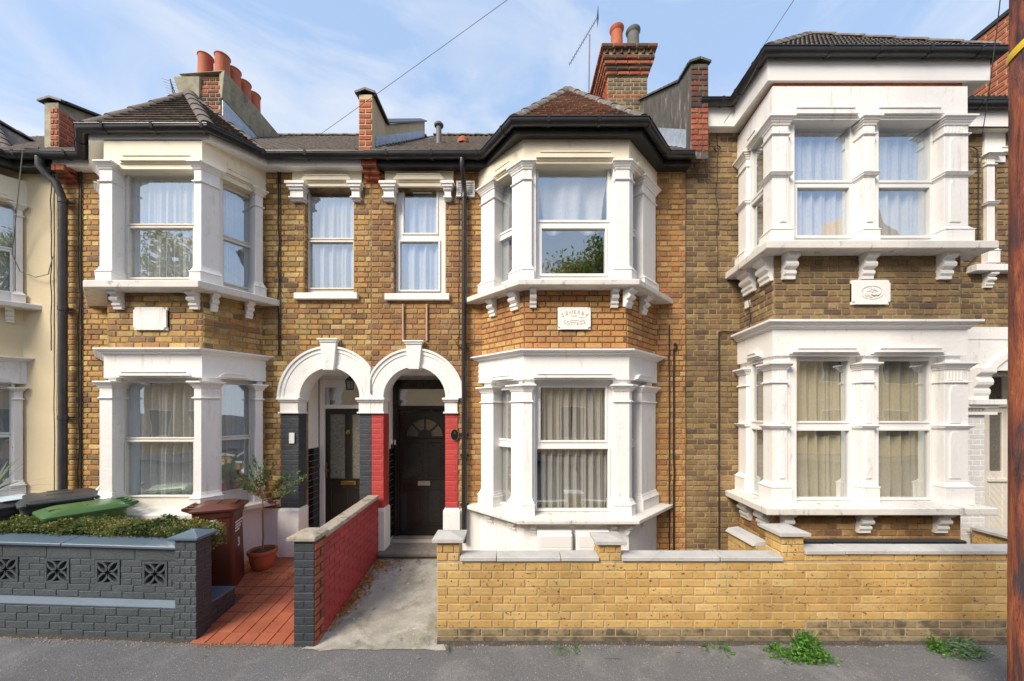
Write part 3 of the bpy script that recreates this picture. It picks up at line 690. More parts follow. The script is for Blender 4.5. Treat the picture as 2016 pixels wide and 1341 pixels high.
def bay(h, B, spec, br, bricks, mortar='mortar', name_txt=None):
    """two-storey bay on the plan B (wall, corner, corner, wall)"""
    Yf = B[1][1]; X = ext(B); acc = [0, .25 + 0]
    Ls = [(Vector(B[i + 1]) - Vector(B[i])).length for i in range(3)]
    acc = [.25, .25 + Ls[0], .25 + Ls[0] + Ls[1]]
    Yw = Yf - .04
    def S(k, px, off=.045): return acc[k] + (px[1] if isinstance(px, tuple) else hit(px, B[k], B[k + 1], off)[0])
    tot = sum(Ls)
    zz = {}
    for st in ('U', 'D'):
        q = spec[st]; zf = lambda py: PZ(py, Yw)
        Ys = Yf - .21
        zs1, zs0 = PZ(q['sill'][0], Ys), PZ(q['sill'][1], Ys); q['zs'] = (zs1, zs0)
        ztop = zf(q['top']); head = zf(q['head']); wm = q.get('mat', 'white')
        # frieze above the windows
        MB().sweep(X, [(-.2, head), (.04, head), (.04, ztop), (-.2, ztop)]).build('frieze', M[wm], h)
        if q.get('cornice'):
            c1, c0 = PZ(q['cornice'][0], Yw - .1), PZ(q['cornice'][1], Yw - .04); t = c1 - c0
            MB().sweep(X, [(.0, c1 + .015), (.135, c1), (.135, c1 - t * .25), (.115, c1 - t * .3), (.10, c1 - t * .5), (.085, c1 - t * .55), (.085, c1 - t * .72), (.06, c1 - t * .85), (.055, c0), (.0, c0)]).build('cornice', M['white'], h)
        # sill slab
        MB().sweep(X, [(-.25, zs1 + .03), (.05, zs1 + .02), (.205, zs1), (.21, zs1 - .01), (.21, zs0 + .008), (.2, zs0), (.0, zs0), (-.25, zs0)]).build('sill', M['sill'], h, bev=.004)
        zw0 = zs1 + .02
        pz = (zf(q['cap'][0]), zf(q['cap'][1]), zf(q['neck']), zf(q['base'][0]), zf(q['base'][1]), zw0 - .01)
        for p in q['pil']:
            (ka, pa), (kb, pb) = p[:2]
            pil(h, X, S(ka, pa), S(kb, pb), pz, mid=PZ(q['mid'], Yw) if q.get('mid') else None, deep=q.get('deep', 0))
            if q.get('panels') and ka <= 1 <= kb:      # raised panels on the front face
                pp = MB(); a = max(S(ka, pa), acc[1]) - acc[1]; b = S(kb, pb) - acc[1]
                if kb > 1: b = Ls[1]
                if ka < 1: a = 0
                dd = .045 + q.get('deep', 0); wd = (b - a) * .24; md = PZ(q['mid'], Yw)
                for (z0, z1) in ((pz[3] + .05, md - .06), (md + .05, pz[2] - .045)):
                    c = .035
                    pp.wpoly(B[1], B[2], [(a + wd, z0), (b - wd, z0), (b - wd, z1 - c * 1.6), (b - wd - c * .5, z1 - c), (b - wd - c * .7, z1), (a + wd + c * .7, z1), (a + wd + c * .5, z1 - c), (a + wd, z1 - c * 1.6)], dd - .002, dd + .012)
                for i in range(5):
                    uu = a + (b - a) * (.18 + .16 * i); pp.wbox(B[1], B[2], uu - .008, uu + .008, pz[2] + .02, pz[1] - .015, dd - .002, dd + .009)
                pp.build('pilaster_panel', M['white'], h, bev=.002)
        for wn in q['win']:
            k = wn['k']; P0, P1 = B[k], B[k + 1]
            def U(px): return px[1] if isinstance(px, tuple) else hit(px, P0, P1, -.1)[0]
            Yg = Yf + .1 if k == 1 else None
            def Z(py): return PZ(py, Yf + .08)
            a, b = U(wn['x'][0]), U(wn['x'][1])
            pan = []
            for (l, r, t, bb) in wn['panes']: pan.append((U(l), U(r), Z(bb), Z(t)))
            fr_ = window(h, P0, P1, (a, b, zw0 - .02, head + .02), pan, wn.get('mat', 'upvc'), wn.get('off', -.08), vent=None)
            wn['frame'] = (P0, P1, a, b, zw0, head)
            if wn.get('hood'):
                def Uh(px): return px[1] if isinstance(px, tuple) else hit(px, P0, P1, .06)[0]
                hood(h, P0, P1, Uh(wn['hood'][0]), Uh(wn['hood'][1]), zf(q['hood'][0]), zf(q['hood'][1]), .039, wm)
            # jambs either side of the frame
            if wn.get('jamb'):
                for (ja, jb) in wn['jamb']:
                    mb = MB()
                    ja = a if ja == 'a' else b if ja == 'b' else ja; jb = a if jb == 'a' else b if jb == 'b' else jb
                    if jb > ja: mb.wbox(P0, P1, ja, jb, zw0 - .02, head + .01, -.19, .0).build('window_jamb', M['white'], h)
            if wn.get('cur'):
                c = wn['cur']; curtain(P0, P1, a + .03, b - .03, zw0 + .02 + (head - zw0) * wn.get('cz', 0), head - .02, -.145, c[0], c[1], **(c[2] if len(c) > 2 else {}))
        for (k, l, r) in q['brk']:
            P0, P1 = B[k], B[k + 1]
            bracket(h, P0, P1, hit(l, P0, P1, .1)[0], hit(r, P0, P1, .1)[0], zs0 + .002, q['bh'], .13, 'white' if st == 'U' or not q.get('bsill') else 'white')
    # brick apron between the storeys
    z0, z1 = PZ(spec['D']['top'], Yw) - .02, spec['U']['zs'][1]
    mb = MB().sweep(X, [(-.22, z0), (0, z0), (0, z1), (-.22, z1)]); mb.build('apron_wall', M[mortar], h)
    pl = spec.get('plaque'); hol = []
    if pl:
        u0, u1 = hit(pl[0], B[1], B[2])[0], hit(pl[1], B[1], B[2])[0]; za, zb = PZ(pl[3], Yf - .03), PZ(pl[2], Yf - .03); hol = [('r', u0, u1, za, zb)]
        spec['plq'] = (plaque(h, B[1], B[2], (u0 + u1) / 2, (za + zb) / 2, u1 - u0, zb - za), (u0 + u1) / 2, (za + zb) / 2, u1 - u0, zb - za)
    for k in range(3):
        L_ = Ls[k]; bricks.lay(B[k], B[k + 1], 0.004, L_ - .004, z0 + .03, z1 - .005, br, hol if k == 1 else [])
    # below the lower sill
    zb = spec['D']['zs'][1]
    if spec.get('plinth'):
        MB().sweep(X, [(-.22, 0), (.035, 0), (.035, zb), (-.22, zb)]).build('plinth', M['white'], h)
    else:
        MB().sweep(X, [(-.22, 0), (0, 0), (0, zb), (-.22, zb)]).build('plinth', M[mortar], h)
        for k in range(3):
            if k == spec.get('plinth_white'): MB().wbox(B[k], B[k + 1], -.01, Ls[k], 0, zb, -.1, .02).build('painted_plinth', M['white'], h)
            else: bricks.lay(B[k], B[k + 1], .004, Ls[k] - .004, .25, zb - .004, spec['plinth_brick'])
    return Ls
def eaves(h, E, B, path, zt, fas=(.16, .03, 'fascia_black'), sof='fascia_black', clips=None):
    """gutter along path, fascia and soffit round the bay's eaves line E"""
    n = poly_len(path); clips = clips or [.3 + .62 * i for i in range(int(n / .62))]
    gutter(h, path, zt, clips=clips)
    fh, th, fm = fas; zb = zt - fh
    MB().sweep(path, [(-.09, zb), (-.06, zb), (-.06, zt + .005), (-.09, zt + .005)]).build('fascia', M[fm], h)
    mb = MB(); a = offset_poly(path, -.075)
    k = len(a); Bx = [Vector(p) for p in B]
    inner = [Vector((a[0].x, F + .02))] + [Vector(p) for p in offset_poly(ext(B, .02), .0)] + [Vector((a[-1].x, F + .02))]
    inner = inner if len(inner) == k else None
    if inner:
        vs = [(p.x, p.y, zb + .012) for p in a] + [(p.x, p.y, zb + .012) for p in inner] + [(p.x, p.y, zb + .03) for p in a] + [(p.x, p.y, zb + .03) for p in inner]
        fs = []
        for i in range(k - 1): fs += [(i, i + 1, k + i + 1, k + i), (2 * k + i, 2 * k + i + 1, 3 * k + i + 1, 3 * k + i)]
        mb.add(vs, fs).build('soffit', M[sof], h)
def bay_roof(h, E, ze, A, mat, w, g, ribs=False, rback=True, rmat='ridge', zmain=None):
    """hipped roof: eaves line E (4 plan points) at height ze, apex A"""
    A = Vector(A); e = [Vector((p[0], p[1], ze)) for p in offset_poly(E, -.02)]; yr = 5.04 + (A.z - (zmain or ze)) / SL
    Rb = Vector((A.x, yr + .3, A.z))
    eb0, eb1 = e[0] + Vector((0, 1.2, .9)), e[3] + Vector((0, 1.2, .9))
    mb = MB(); mb.add([e[0], e[1], e[2], e[3], A, Rb, eb0, eb1], [(0, 1, 4), (1, 2, 4), (2, 3, 4), (0, 4, 5, 6), (3, 7, 5, 4)])
    ro = mb.build('bay_roof', M[mat], h)
    for a, b in ((0, 1), (1, 2), (2, 3)): tile_facet(ro, e[a], e[b], A, A, w, g, mat, ribs=ribs)
    ridge(ro, e[1], A, mat=rmat); ridge(ro, e[2], A, mat=rmat); ridge(ro, e[0], A, mat=rmat, r=.07); ridge(ro, e[3], A, mat=rmat, r=.07); ridge(ro, A, Rb, mat=rmat)
    return ro
def flat_window(h, px, py, spec, wall_holes, bm, mat='upvc', cur=None, lint='cream'):
    pass
def parapet(h, x0, x1, pts, zb, front, side, cap='slate', name='party_parapet', capside=.05, fb=None, bricks=None):
    """party wall standing above the roof: outline pts (y,z) along the top, thickness x0..x1"""
    mb = MB(); n = len(pts); vs = []
    for x in (x0, x1):
        for y, z in pts: vs.append((x, y, z))
        for y, z in reversed(pts): vs.append((x, y, min(z - .02, zb + max(0, (y - 5.04)) * SL - .1)))
    m = 2 * n
    mb.add(vs, [tuple(range(m)), tuple(range(2 * m - 1, m - 1, -1))] + [(i, (i + 1) % m, m + (i + 1) % m, m + i) for i in range(m)])
    o = mb.build(name, M[side], h)
    xm = (x0 + x1) / 2
    for (ya, za), (yb, zb2) in zip(pts, pts[1:]):      # gabled capping, one piece per run
        c = MB(); a, b, t = x0 - capside, x1 + capside, .03; dy = .03
        c.add([(a, ya - dy, za), (xm, ya - dy, za + .05), (b, ya - dy, za), (a, yb, zb2), (xm, yb, zb2 + .05), (b, yb, zb2),
               (a, ya - dy, za + t), (xm, ya - dy, za + .05 + t), (b, ya - dy, za + t), (a, yb, zb2 + t), (xm, yb, zb2 + .05 + t), (b, yb, zb2 + t)],
              [(0, 1, 4, 3), (1, 2, 5, 4), (6, 7, 10, 9), (7, 8, 11, 10), (0, 1, 7, 6), (1, 2, 8, 7), (3, 4, 10, 9), (4, 5, 11, 10), (0, 3, 9, 6), (2, 5, 11, 8)]).build('capping', M[cap], o)
    return o
# ------------------------------------------------------------------ the houses
def front_wall(h, x0, x1, z1, holes, mortar, bricks, mat, nobrick, circles=(), matf=None, bond='flemish'):
    P0, P1 = (x0, F), (x1, F); rr = [(a - x0, b - x0, c, d) for a, b, c, d in holes]
    for (xc, zc, r) in circles:
        N = 14
        for i in range(N + 1):
            za, zb = zc + r * i / N, zc + r * (i + 1) / N; q = sqrt(max(0, r * r - (za - zc) ** 2)) + .03; rr.append((xc - q - x0, xc + q - x0, za, zb))
    # openings are cut in horizontal bands so that every slab is a butted box
    zs = sorted({0, z1} | {min(max(z, 0), z1) for r in rr for z in r[2:]}); mb = MB()
    for a, b in zip(zs, zs[1:]):
        if b - a < 1e-5: continue
        m = (a + b) / 2; cuts = sorted((max(r[0], 0), min(r[1], x1 - x0)) for r in rr if r[2] < m < r[3]); u = 0
        for c, d in cuts:
            if c > u + 1e-5: mb.wbox(P0, P1, u, c, a, b, -.25, 0)
            u = max(u, d)
        if u < x1 - x0 - 1e-5: mb.wbox(P0, P1, u, x1 - x0, a, b, -.25, 0)
    mb.build('wall', M[mortar], h)
    hol = [('r', a, b, c, d) for a, b, c, d in rr[:len(holes)]] + [('r', a - x0, b - x0, c, d) for a, b, c, d in nobrick] + [('c', xc - x0, zc, r) for xc, zc, r in [(c[0], c[1], c[2] + .22) for c in circles]]
    if bricks is not None: bricks.lay(P0, P1, 0.004, x1 - x0 - .004, .12, z1 - .002, mat, hol, matf=matf, bond=bond)
XP1, XP2, XP3 = -6.60, -2.047, 2.505                      # party lines
zs_ = lambda py: PZ(py, F)
def single_window(h, lint, hoodx, cons, open_x, zt, zsill, sill, panes, outer_x, mat, cur, vent=None):
    """first floor window in the flat wall: lintel block, hood, two consoles, frame, sill"""
    P0, P1 = (-10, F), (10, F); U = lambda px, Y=F: PX(px, Y) + 10
    zl0, zl1 = zs_(lint[3]), zs_(lint[2])
    MB().wbox(P0, P1, U(lint[0]), U(lint[1]), zl0, zl1, -.1, .035).build('lintel', M['cream'], h, bev=.003)
    hood(h, P0, P1, U(hoodx[0]), U(hoodx[1]), zs_(hoodx[2]), zs_(hoodx[3]), .034, 'cream')
    for (l, r) in cons:
        mb = MB(); a, b = U(l), U(r); w = b - a; t, bt = zs_(cur[3][0]), zs_(cur[3][1]); hh = t - bt
        for f0, f1, e, o in ((0, .16, 0, .12), (.16, .3, .02, .105), (.3, .42, .04, .085), (.42, .8, .05, .06), (.8, .9, .035, .085), (.9, 1, .055, .055)):
            mb.wbox(P0, P1, a + e, b - e, t - hh * f1, t - hh * f0, -.05, o)
        mb.build('console', M['white'], h, bev=.004)
    xa, xb = open_x
    pan = [(PX(l, F + .1) + 10, PX(r, F + .1) + 10, PZ(bb, F + .1), PZ(t, F + .1)) for l, r, t, bb in panes]
    window(h, P0, P1, (xa + 10, xb + 10, zsill, zt), pan, mat, -.085, vent=vent)
    s = sill; MB().wbox(P0, P1, U(s[0], F - .06), U(s[1], F - .06), PZ(s[3], F - .06), PZ(s[2], F - .06), -.12, .065).build('sill', M['white'], h, bev=.006)
    curtain(P0, P1, xa + 10 + .03, xb + 10 - .03, zsill + .02, zt - .03, -.15, cur[0], cur[1], **cur[2])
# ---- house with the slate painted porch (second from the left)
h2 = thing('terraced_house', 'brown brick house with slate painted porch pier and blank white plaque', 'house', (-4.3, F, 0), 'terraced houses along the street')
b2 = Bricks()
B2 = [(-5.86, F), (-5.20, 4.7), (-3.985, 4.7), (-3.62, F)]
E2m = [(-5.985, 5.08), (-5.43, 4.6), (-3.833, 4.6), (-3.43, 5.08)]
S2 = dict(
 plaque=(268, 333, 605, 650),
 U=dict(top=275, head=333, mat='cream', sill=(551, 566), cap=(324, 337), neck=360, base=(526, 539), deep=.03, hood=(310, 323), bh=.22,
        pil=[((0, ('s', .10)), (0, ('s', .26))), ((0, ('s', .70)), (1, 226)), ((1, 386), (2, 430)), ((2, 501), (2, ('s', .665)))],
        win=[dict(k=1, x=(249, 393), panes=[(257.5, 385.5, 342, 441), (260, 384.5, 450, 547)], mat='sash', hood=(238, 385), jamb=[(('x'), 0)][:0], cur=('pleated white net curtain behind the front sash upstairs over the blank plaque', 'net', dict(folds=13))),
             dict(k=2, x=(432, 500), panes=[(438, 495, 353, 449), (438, 492, 459, 546)], mat='sash', hood=(437, 497), cur=('white net curtain in the narrow side sash upstairs left of the black cable', 'net', dict(folds=7)))],
        brk=[(1, 213, 230), (1, 365, 382), (2, 419, 432.5), (2, 488, 501.5)]),
 D=dict(top=697, head=743, cornice=(684, 697), sill=(1014, 1025), cap=(751, 764), neck=783, base=(968, 980), deep=.03, hood=(732, 743), bh=.2,
        pil=[((0, ('s', .10)), (0, ('s', .26))), ((0, ('s', .70)), (1, 226)), ((1, 386), (2, 430)), ((2, 501), (2, ('s', .665)))],
        win=[dict(k=1, x=(244, 393), panes=[(250, 386, 753.5, 861), (253.6, 385, 870, 975.5)], mat='sash', hood=(234, 376), cur=('grey sheer net behind the ground floor sash above the hedge', 'net_sheer', dict(folds=11, amp=.03))),
             dict(k=2, x=(430, 500), panes=[(434, 489, 754, 860), (434, 488, 869, 973)], mat='sash', hood=(431, 489), cur=('grey sheer net in the narrow side sash above the brown bin', 'net_sheer', dict(folds=6, amp=.025)))],
        brk=[]))
for st in ('U', 'D'):
    for wn in S2[st]['win']:
        wn['jamb'] = [(.0, 'a')] if wn['k'] == 1 else [(0, 'a'), ('b', .70)]
S2['plinth_brick'] = 'brick_mid'; S2['plinth_white'] = 2
bay(h2, B2, S2, 'brick_brown', b2)
z2 = 5.866
main2 = [(XP1 + .12, 5.08), E2m[0], E2m[1], E2m[2], E2m[3], (XP2 - .0, 5.08)]
eaves(h2, E2m, B2, main2, z2, fas=(.13, .03, 'white'), sof='white')
r2 = main_roof(h2, XP1 + .1, XP2 - .1, z2 + .02)
bay_roof(h2, E2m, z2 + .03, (-5.04, 5.7, 7.24), 'roof_brown', .24, .115, zmain=z2, rmat='ridge_brown')
shell(h2, XP1, XP2, 5.9)
D1c, D1z, D1i, D1o = PX(650.8, F), PZ(783.75, F), .434, .748
D2c, D2z, D2i, D2o = PX(816.9, F), PZ(784, F), .449, .72
bayhole2 = [(-5.72, -3.72, 0.92, 2.95), (-5.72, -3.72, 3.85, 5.60)]
ow2 = (-3.025, -2.31, zs_(578), zs_(372))
front_wall(h2, XP1, XP2, 5.93, bayhole2 + [ow2, (-3.106, -2.213, 0, D1z)], 'mortar', b2, 'brick_brown',
           [(-5.80, -3.66, 0, 5.8), (-3.63, -3.36, 0, .90), (PX(578, F), PX(714, F), zs_(370), 5.8), (PX(569, F), PX(608, F), zs_(398), zs_(364)), (PX(689, F), PX(718, F), zs_(398), zs_(364)), (-3.36, -2.047, 0, 2.50)], circles=[(D1c, D1z, D1i)])
b2.lay((ow2[0], F), (ow2[0], F + .13), 0, .125, ow2[2], ow2[3] - .1, 'brick_brown', bond='header')
single_window(h2, (578, 714, 327, 370), (598, 695, 351, 363), [(569, 608), (689, 718)], ow2[:2], ow2[3], ow2[2], (578, 703, 576, 588.5),
              [(610.7, 697, 378, 470), (611, 697, 478.5, 568)], (0, 0), 'sash', ('white net curtain behind the single sash over the left porch arch', 'net', dict(folds=7, lean=.5), (365, 399)))
# ---- house with the red porch piers (middle)
h3 = thing('terraced_house', 'orange brick house with red porch pier, black door and carved cottage plaque', 'house', (.4, F, 0), 'terraced houses along the street')
b3 = Bricks()
B3 = [(-.449, F), (.150, 4.7), (1.462, 4.7), (2.034, F)]
E3m = [(-.418, 5.08), (-.006, 4.5), (1.63, 4.5), (2.14, 5.08)]
S3 = dict(
 plaque=(1097.6, 1162, 605, 649),
 U=dict(top=270, head=322, mat='cream', sill=(549, 561), cap=(319, 334), neck=353, base=(523, 533), hood=(303, 317), bh=.23,
        pil=[((0, ('s', .03)), (0, 973)), ((0, 1008), (1, 1047)), ((1, 1212.7), (2, 1246.5)), ((2, 1266), (2, ('s', .80)))],
        win=[dict(k=1, x=(1054, 1203), panes=[(1060, 1194.8, 331.6, 434), (1066, 1190, 451, 539.6)], hood=(1056, 1209), cz=.47, cur=('white sheet curtain pulled aside in the middle house upstairs front window', 'net', dict(folds=3, amp=.03, parts=((0, 1),), lean=.8))),
             dict(k=0, x=(977, ('s', .745)), panes=[(985, ('s', .70), 333, 434), (985, ('s', .70), 451, 539)], hood=(972, ('s', .70)), cur=('bunched pale curtain in the left side window upstairs in the middle bay', 'net_sheer', dict(folds=3, parts=((0, .45),)))),
             dict(k=2, x=(('s', .12), ('s', .60)), panes=[(('s', .165), ('s', .545), 333, 434), (('s', .165), ('s', .545), 451, 539)], hood=(('s', .15), ('s', .62)))],
        brk=[(1, 1043.5, 1056.5), (1, 1205.5, 1219.5), (0, 957, 968), (0, 999, 1013), (2, 1241, 1252), (2, 1272, 1281)]),
 D=dict(top=698, head=747, cornice=(686, 699), sill=(1025, 1033.6), cap=(757, 770), neck=790, base=(982, 994), hood=(736, 747), bh=.18,
        pil=[((0, ('s', .03)), (0, 971)), ((0, 1006), (1, 1048)), ((1, 1211), (2, 1244)), ((2, 1263), (2, ('s', .80)))],
        win=[dict(k=1, x=(1052, 1203), panes=[(1064, 1191, 763, 867), (1057, 1196, 884, 1001.7)], hood=(1050, 1211), cur=('patterned cream net in two drapes behind the potted plant on the sill', 'lace', dict(folds=15, amp=.022, parts=((.08, .49), (.51, .96)), lean=-.1))),
             dict(k=0, x=(977, ('s', .745)), panes=[(984, ('s', .70), 766, 867), (982, ('s', .70), 884, 1001)], hood=(968, ('s', .70)), cur=('cream net in the left side window downstairs beside the black downpipe', 'lace', dict(folds=6, parts=((.05, .9),)))),
             dict(k=2, x=(('s', .12), ('s', .60)), panes=[(('s', .165), ('s', .545), 766, 867), (('s', .165), ('s', .545), 884, 1001)], hood=(('s', .15), ('s', .62)), cur=('cream net in the right side window downstairs in the middle bay', 'lace', dict(folds=6)))],
        brk=[(1, 1044, 1056), (1, 1205, 1216), (0, 953, 965), (0, 998, 1010), (2, 1245, 1253), (2, 1272, 1278)]), plinth=True)
for st in ('U', 'D'):
    for wn in S3[st]['win']:
        wn['jamb'] = [(.0, 'a'), ('b', 1.31)] if wn['k'] == 1 else [(.05, 'a'), ('b', .80)] if wn['k'] == 0 else [(0, 'a'), ('b', .78)]
bay(h3, B3, S3, 'brick_orange', b3, 'mortar_dark')
pl3, uc, zc, pw, ph = S3['plq']; it = []
for word, R_, sg, sz in (('SEWERBY', .30, 1, .062), ('COTTAGE', .36, -1, .058)):
    n_ = len(word); W_ = pw * (.70 if sg > 0 else .62)
    for i, ch in enumerate(word):
        t = (i / (n_ - 1) - .5) * W_ / R_; u = uc + R_ * sin(t); z = zc + sg * (R_ * cos(t) - R_) + (.06 if sg > 0 else -.085) - (0 if sg > 0 else 0)
        it.append((ch, face_mat(B3[1], B3[2], u, z, .041, sz, -t * sg)))
letters(pl3, it, 'sill')
mb = MB()
for (a, b, z) in ((-.05, .03, .03), (.05, .12, .012), (-.05, .05, -.03), (.06, .11, -.022)): mb.wbox(B3[1], B3[2], uc + a, uc + b, zc + z, zc + z + .008, .039, .045)
mb.build('scroll_ornament', M['cream'], pl3)
z3 = 5.87
main3 = [(XP2 + .0, 5.08), E3m[0], E3m[1], E3m[2], E3m[3], (XP3 - .0, 5.08)]
eaves(h3, E3m, B3, main3, z3, fas=(.13, .03, 'fascia_black'), sof='fascia_black')
main_roof(h3, XP2 + .1, XP3 - .1, z3 + .02)
bay_roof(h3, E3m, z3 + .03, (.85, 5.7, 7.30), 'roof_red', .165, .11, zmain=z3)
shell(h3, XP2, XP3, 5.9)
ow3 = (PX(774.7, F), PX(877, F), zs_(578.5), zs_(371))
def mf3(x, z): return 'brick_mid' if (x < -.75 or rnd() < .12) else 'brick_orange'
front_wall(h3, XP2, XP3, 5.93, [(-.30, 1.90, .98, 2.95), (-.30, 1.90, 3.85, 5.60), ow3, (-1.880, -.973, 0, D2z)], 'mortar', b3, 'brick_orange',
           [(-.42, 2.005, 0, 5.8), (-.76, -.44, 0, .87), (PX(759, F), PX(893, F), zs_(370), 5.8), (PX(751, F), PX(785, F), zs_(398), zs_(364)), (PX(870, F), PX(896, F), zs_(398), zs_(364)), (-2.05, -.80, 0, 2.50)], circles=[(D2c, D2z, D2i)], matf=mf3)
b3.lay((ow3[0], F), (ow3[0], F + .13), 0, .125, ow3[2], ow3[3] - .1, 'brick_mid', bond='header')
single_window(h3, (759, 893, 327, 370), (778, 876, 349, 362), [(751, 785), (870, 896)], ow3[:2], ow3[3], ow3[2], (757, 884.6, 577.5, 590.5),
              [(796, 859.7, 379, 460), (789, 864, 478, 572)], (0, 0), 'upvc', ('white net curtain behind the plastic window above the right porch arch', 'net', dict(folds=6), (365, 399)), vent=(PX(810, F) + 10, PX(848, F) + 10, PZ(374.5, F), PZ(373, F)))
# ---- porches
PP0, PP1 = (-10, F), (10, F)
def arch(h, xc, zc, ri, ro, clipx, sgn, name='porch_arch'):
    N = 40; mb = MB(); P0, P1 = PP0, PP1
    def pt(r, a): x = xc + r * cos(a); x = min(x, clipx) if sgn > 0 else max(x, clipx); return (x + 10, zc + r * sin(a))
    A = [pi * i / N for i in range(N + 1)]
    def ring(r0, r1, o0, o1):
        out = []; inn = []
        for a in A:
            p, q = pt(r1, a), pt(r0, a)
            if abs(p[0] - q[0]) < 1e-4 and abs(p[1] - q[1]) < 1e-4: continue
            out.append(p); inn.append(q)
        mb.wstrip(P0, P1, out, inn, o0, o1)
    ring(ri, ri + .05, -.262, .032); ring(ri + .045, ro - .085, -.02, .024); ring(ro - .085, ro - .03, -.02, .034); ring(ro - .03, ro, -.02, .052)
    o = mb.build(name, M['white'], h, smooth=35)
    k = MB(); zt, zm, zb = zc + ro + .13 - .03, zc + ro + .06 - .01, zc + ri - .035
    k.wpoly(P0, P1, [(xc + 10 - .075, zb), (xc + 10 + .075, zb), (xc + 10 + .115, zm), (xc + 10 - .115, zm)], -.1, .075)
    k.wpoly(P0, P1, [(xc + 10 - .118, zm), (xc + 10 + .118, zm), (xc + 10 + .14, zm + .03), (xc + 10 - .14, zm + .03)], -.01, .09)
    k.wbox(P0, P1, xc + 10 - .15, xc + 10 + .15, zm + .03, zt, -.01, .105)
    k.build('keystone', M['white'], h, bev=.003)
arch(h2, D1c, D1z, D1i, D1o, XP2, 1); arch(h3, D2c, D2z, D2i, D2o, XP2, -1)
# fill the wedge of white between the two arches and the imposts
def impost(h, xa, xb, y0=F + .2, lap=(.03, .03)):
    mb = MB(); zt = D1z; e0, e1 = lap
    mb.box(xa - e0, xb + e1, F - .075, y0 + .0, zt - .03, zt + .002); mb.box(xa - e0 * .6, xb + e1 * .6, F - .055, y0, zt - .055, zt - .03)
    mb.box(xa, xb, F - .03, y0 - .0, zt - .2, zt - .055); mb.box(xa - e0 * .6, xb + e1 * .6, F - .05, y0, zt - .225, zt - .2)
    mb.build('impost', M['white'], h, bev=.004)
impost(h2, -3.36, -3.10, lap=(.03, .03)); impost(h2, -2.225, XP2 - .001, lap=(.03, 0)); impost(h3, XP2 + .001, -1.87, lap=(0, .03)); impost(h3, -.985, -.80, lap=(.03, 0.02))
def pier(h, bb, xa, xb, mat, ret=None, both=None):
    z0, z1 = .89, D1z - .225
    MB().box(xa, xb, F - .012, F + .19, 0, z1 + .01).build('porch_pier', M[mat], h)
    bb.lay((xa, F - .012), (xb, F - .012), .002, xb - xa - .002, z0, z1, mat, bond='stretcher', bl=.30)
    if ret == 'r': bb.lay((xb, F - .012), (xb, F + .19), .002, .2, z0, z1, mat, bond='stretcher', bl=.30)
    if ret == 'l': bb.lay((xa, F + .19), (xa, F - .012), .002, .2, z0, z1, mat, bond='stretcher', bl=.30)
pier(h2, b2, -3.353, -3.10, 'paint_slate', 'r'); pier(h2, b2, -2.219, XP2 - .002, 'paint_slate', 'l')
pier(h3, b3, XP2 + .002, -1.874, 'paint_red', 'r'); pier(h3, b3, -.979, -.80, 'paint_red', 'l')
for h, xa, xb in ((h2, -3.62, -3.36), (h3, -.76, -.44)): MB().wbox(PP0, PP1, xa + 10, xb + 10, 0, .885, -.02, .02).build('painted_plinth', M['white'], h)
for h, xa, xb in ((h2, -3.38, -3.075), (h2, -2.245, XP2), (h3, XP2, -1.845), (h3, -1.005, -.76)):
    m_ = MB(); m_.hexa([(xa, F - .065, 0), (xb, F - .065, 0), (xb, F + .2, 0), (xa, F + .2, 0), (xa, F - .05, .86), (xb, F - .05, .86), (xb, F + .2, .88), (xa, F + .2, .88)]); m_.hexa([(xa, F - .05, .86), (xb, F - .05, .86), (xb, F + .2, .88), (xa, F + .2, .88), (xa + .03, F - .02, .893), (xb - .03, F - .02, .893), (xb - .03, F + .2, .895), (xa + .03, F + .2, .895)])
    m_.build('pier_base', M['white'], h, bev=.004)
def porch(h, xl, xr, yd, zc, zf):
    mb = MB(); mb.box(xl - .08, xl, F + .19, yd, zf - .3, zc); mb.box(xr, xr + .08, F + .19, yd, zf - .3, zc); mb.box(xl - .08, xr + .08, F + .19, yd + .05, zc, zc + .1)
    mb.box(xl - .08, xr + .08, yd + .06, yd + .1, 0, zc); mb.build('porch_wall', M['white'], h)
porch(h2, -3.13, -2.195, 5.90, 2.86, .27); porch(h3, -1.898, -.952, 5.80, 2.85, .29)
# tiled dado on the left wall of each porch
def dado(h, x, ya, yb, z0, z1):
    MB().wbox((x, ya), (x, yb), 0, yb - ya, z0, z1, -.02, .008).build('dado_grout', M['grout_white'], h)
    th, n = .098, int((z1 - z0) / .098) + 1
    for k in range(n):
        za, zb = z1 - (k + 1) * th, z1 - k * th - .006
        if za < z0: continue
        u = 0 if k < 0 else 0; c = 0
        for wdt in ((.135, .15, .15) if True else ()):
            if u + wdt > yb - ya + .01: wdt = yb - ya - u
            if wdt > .02: MB().wbox((x, ya), (x, yb), u + .002, u + wdt - .003, za, zb, .006, .014).build('dado_tile', M['tile_black'], h)
            u += wdt
dado(h2, -3.13, F + .195, 5.87, .27, 1.72); dado(h3, -1.898, F + .195, 5.77, .29, 1.72)
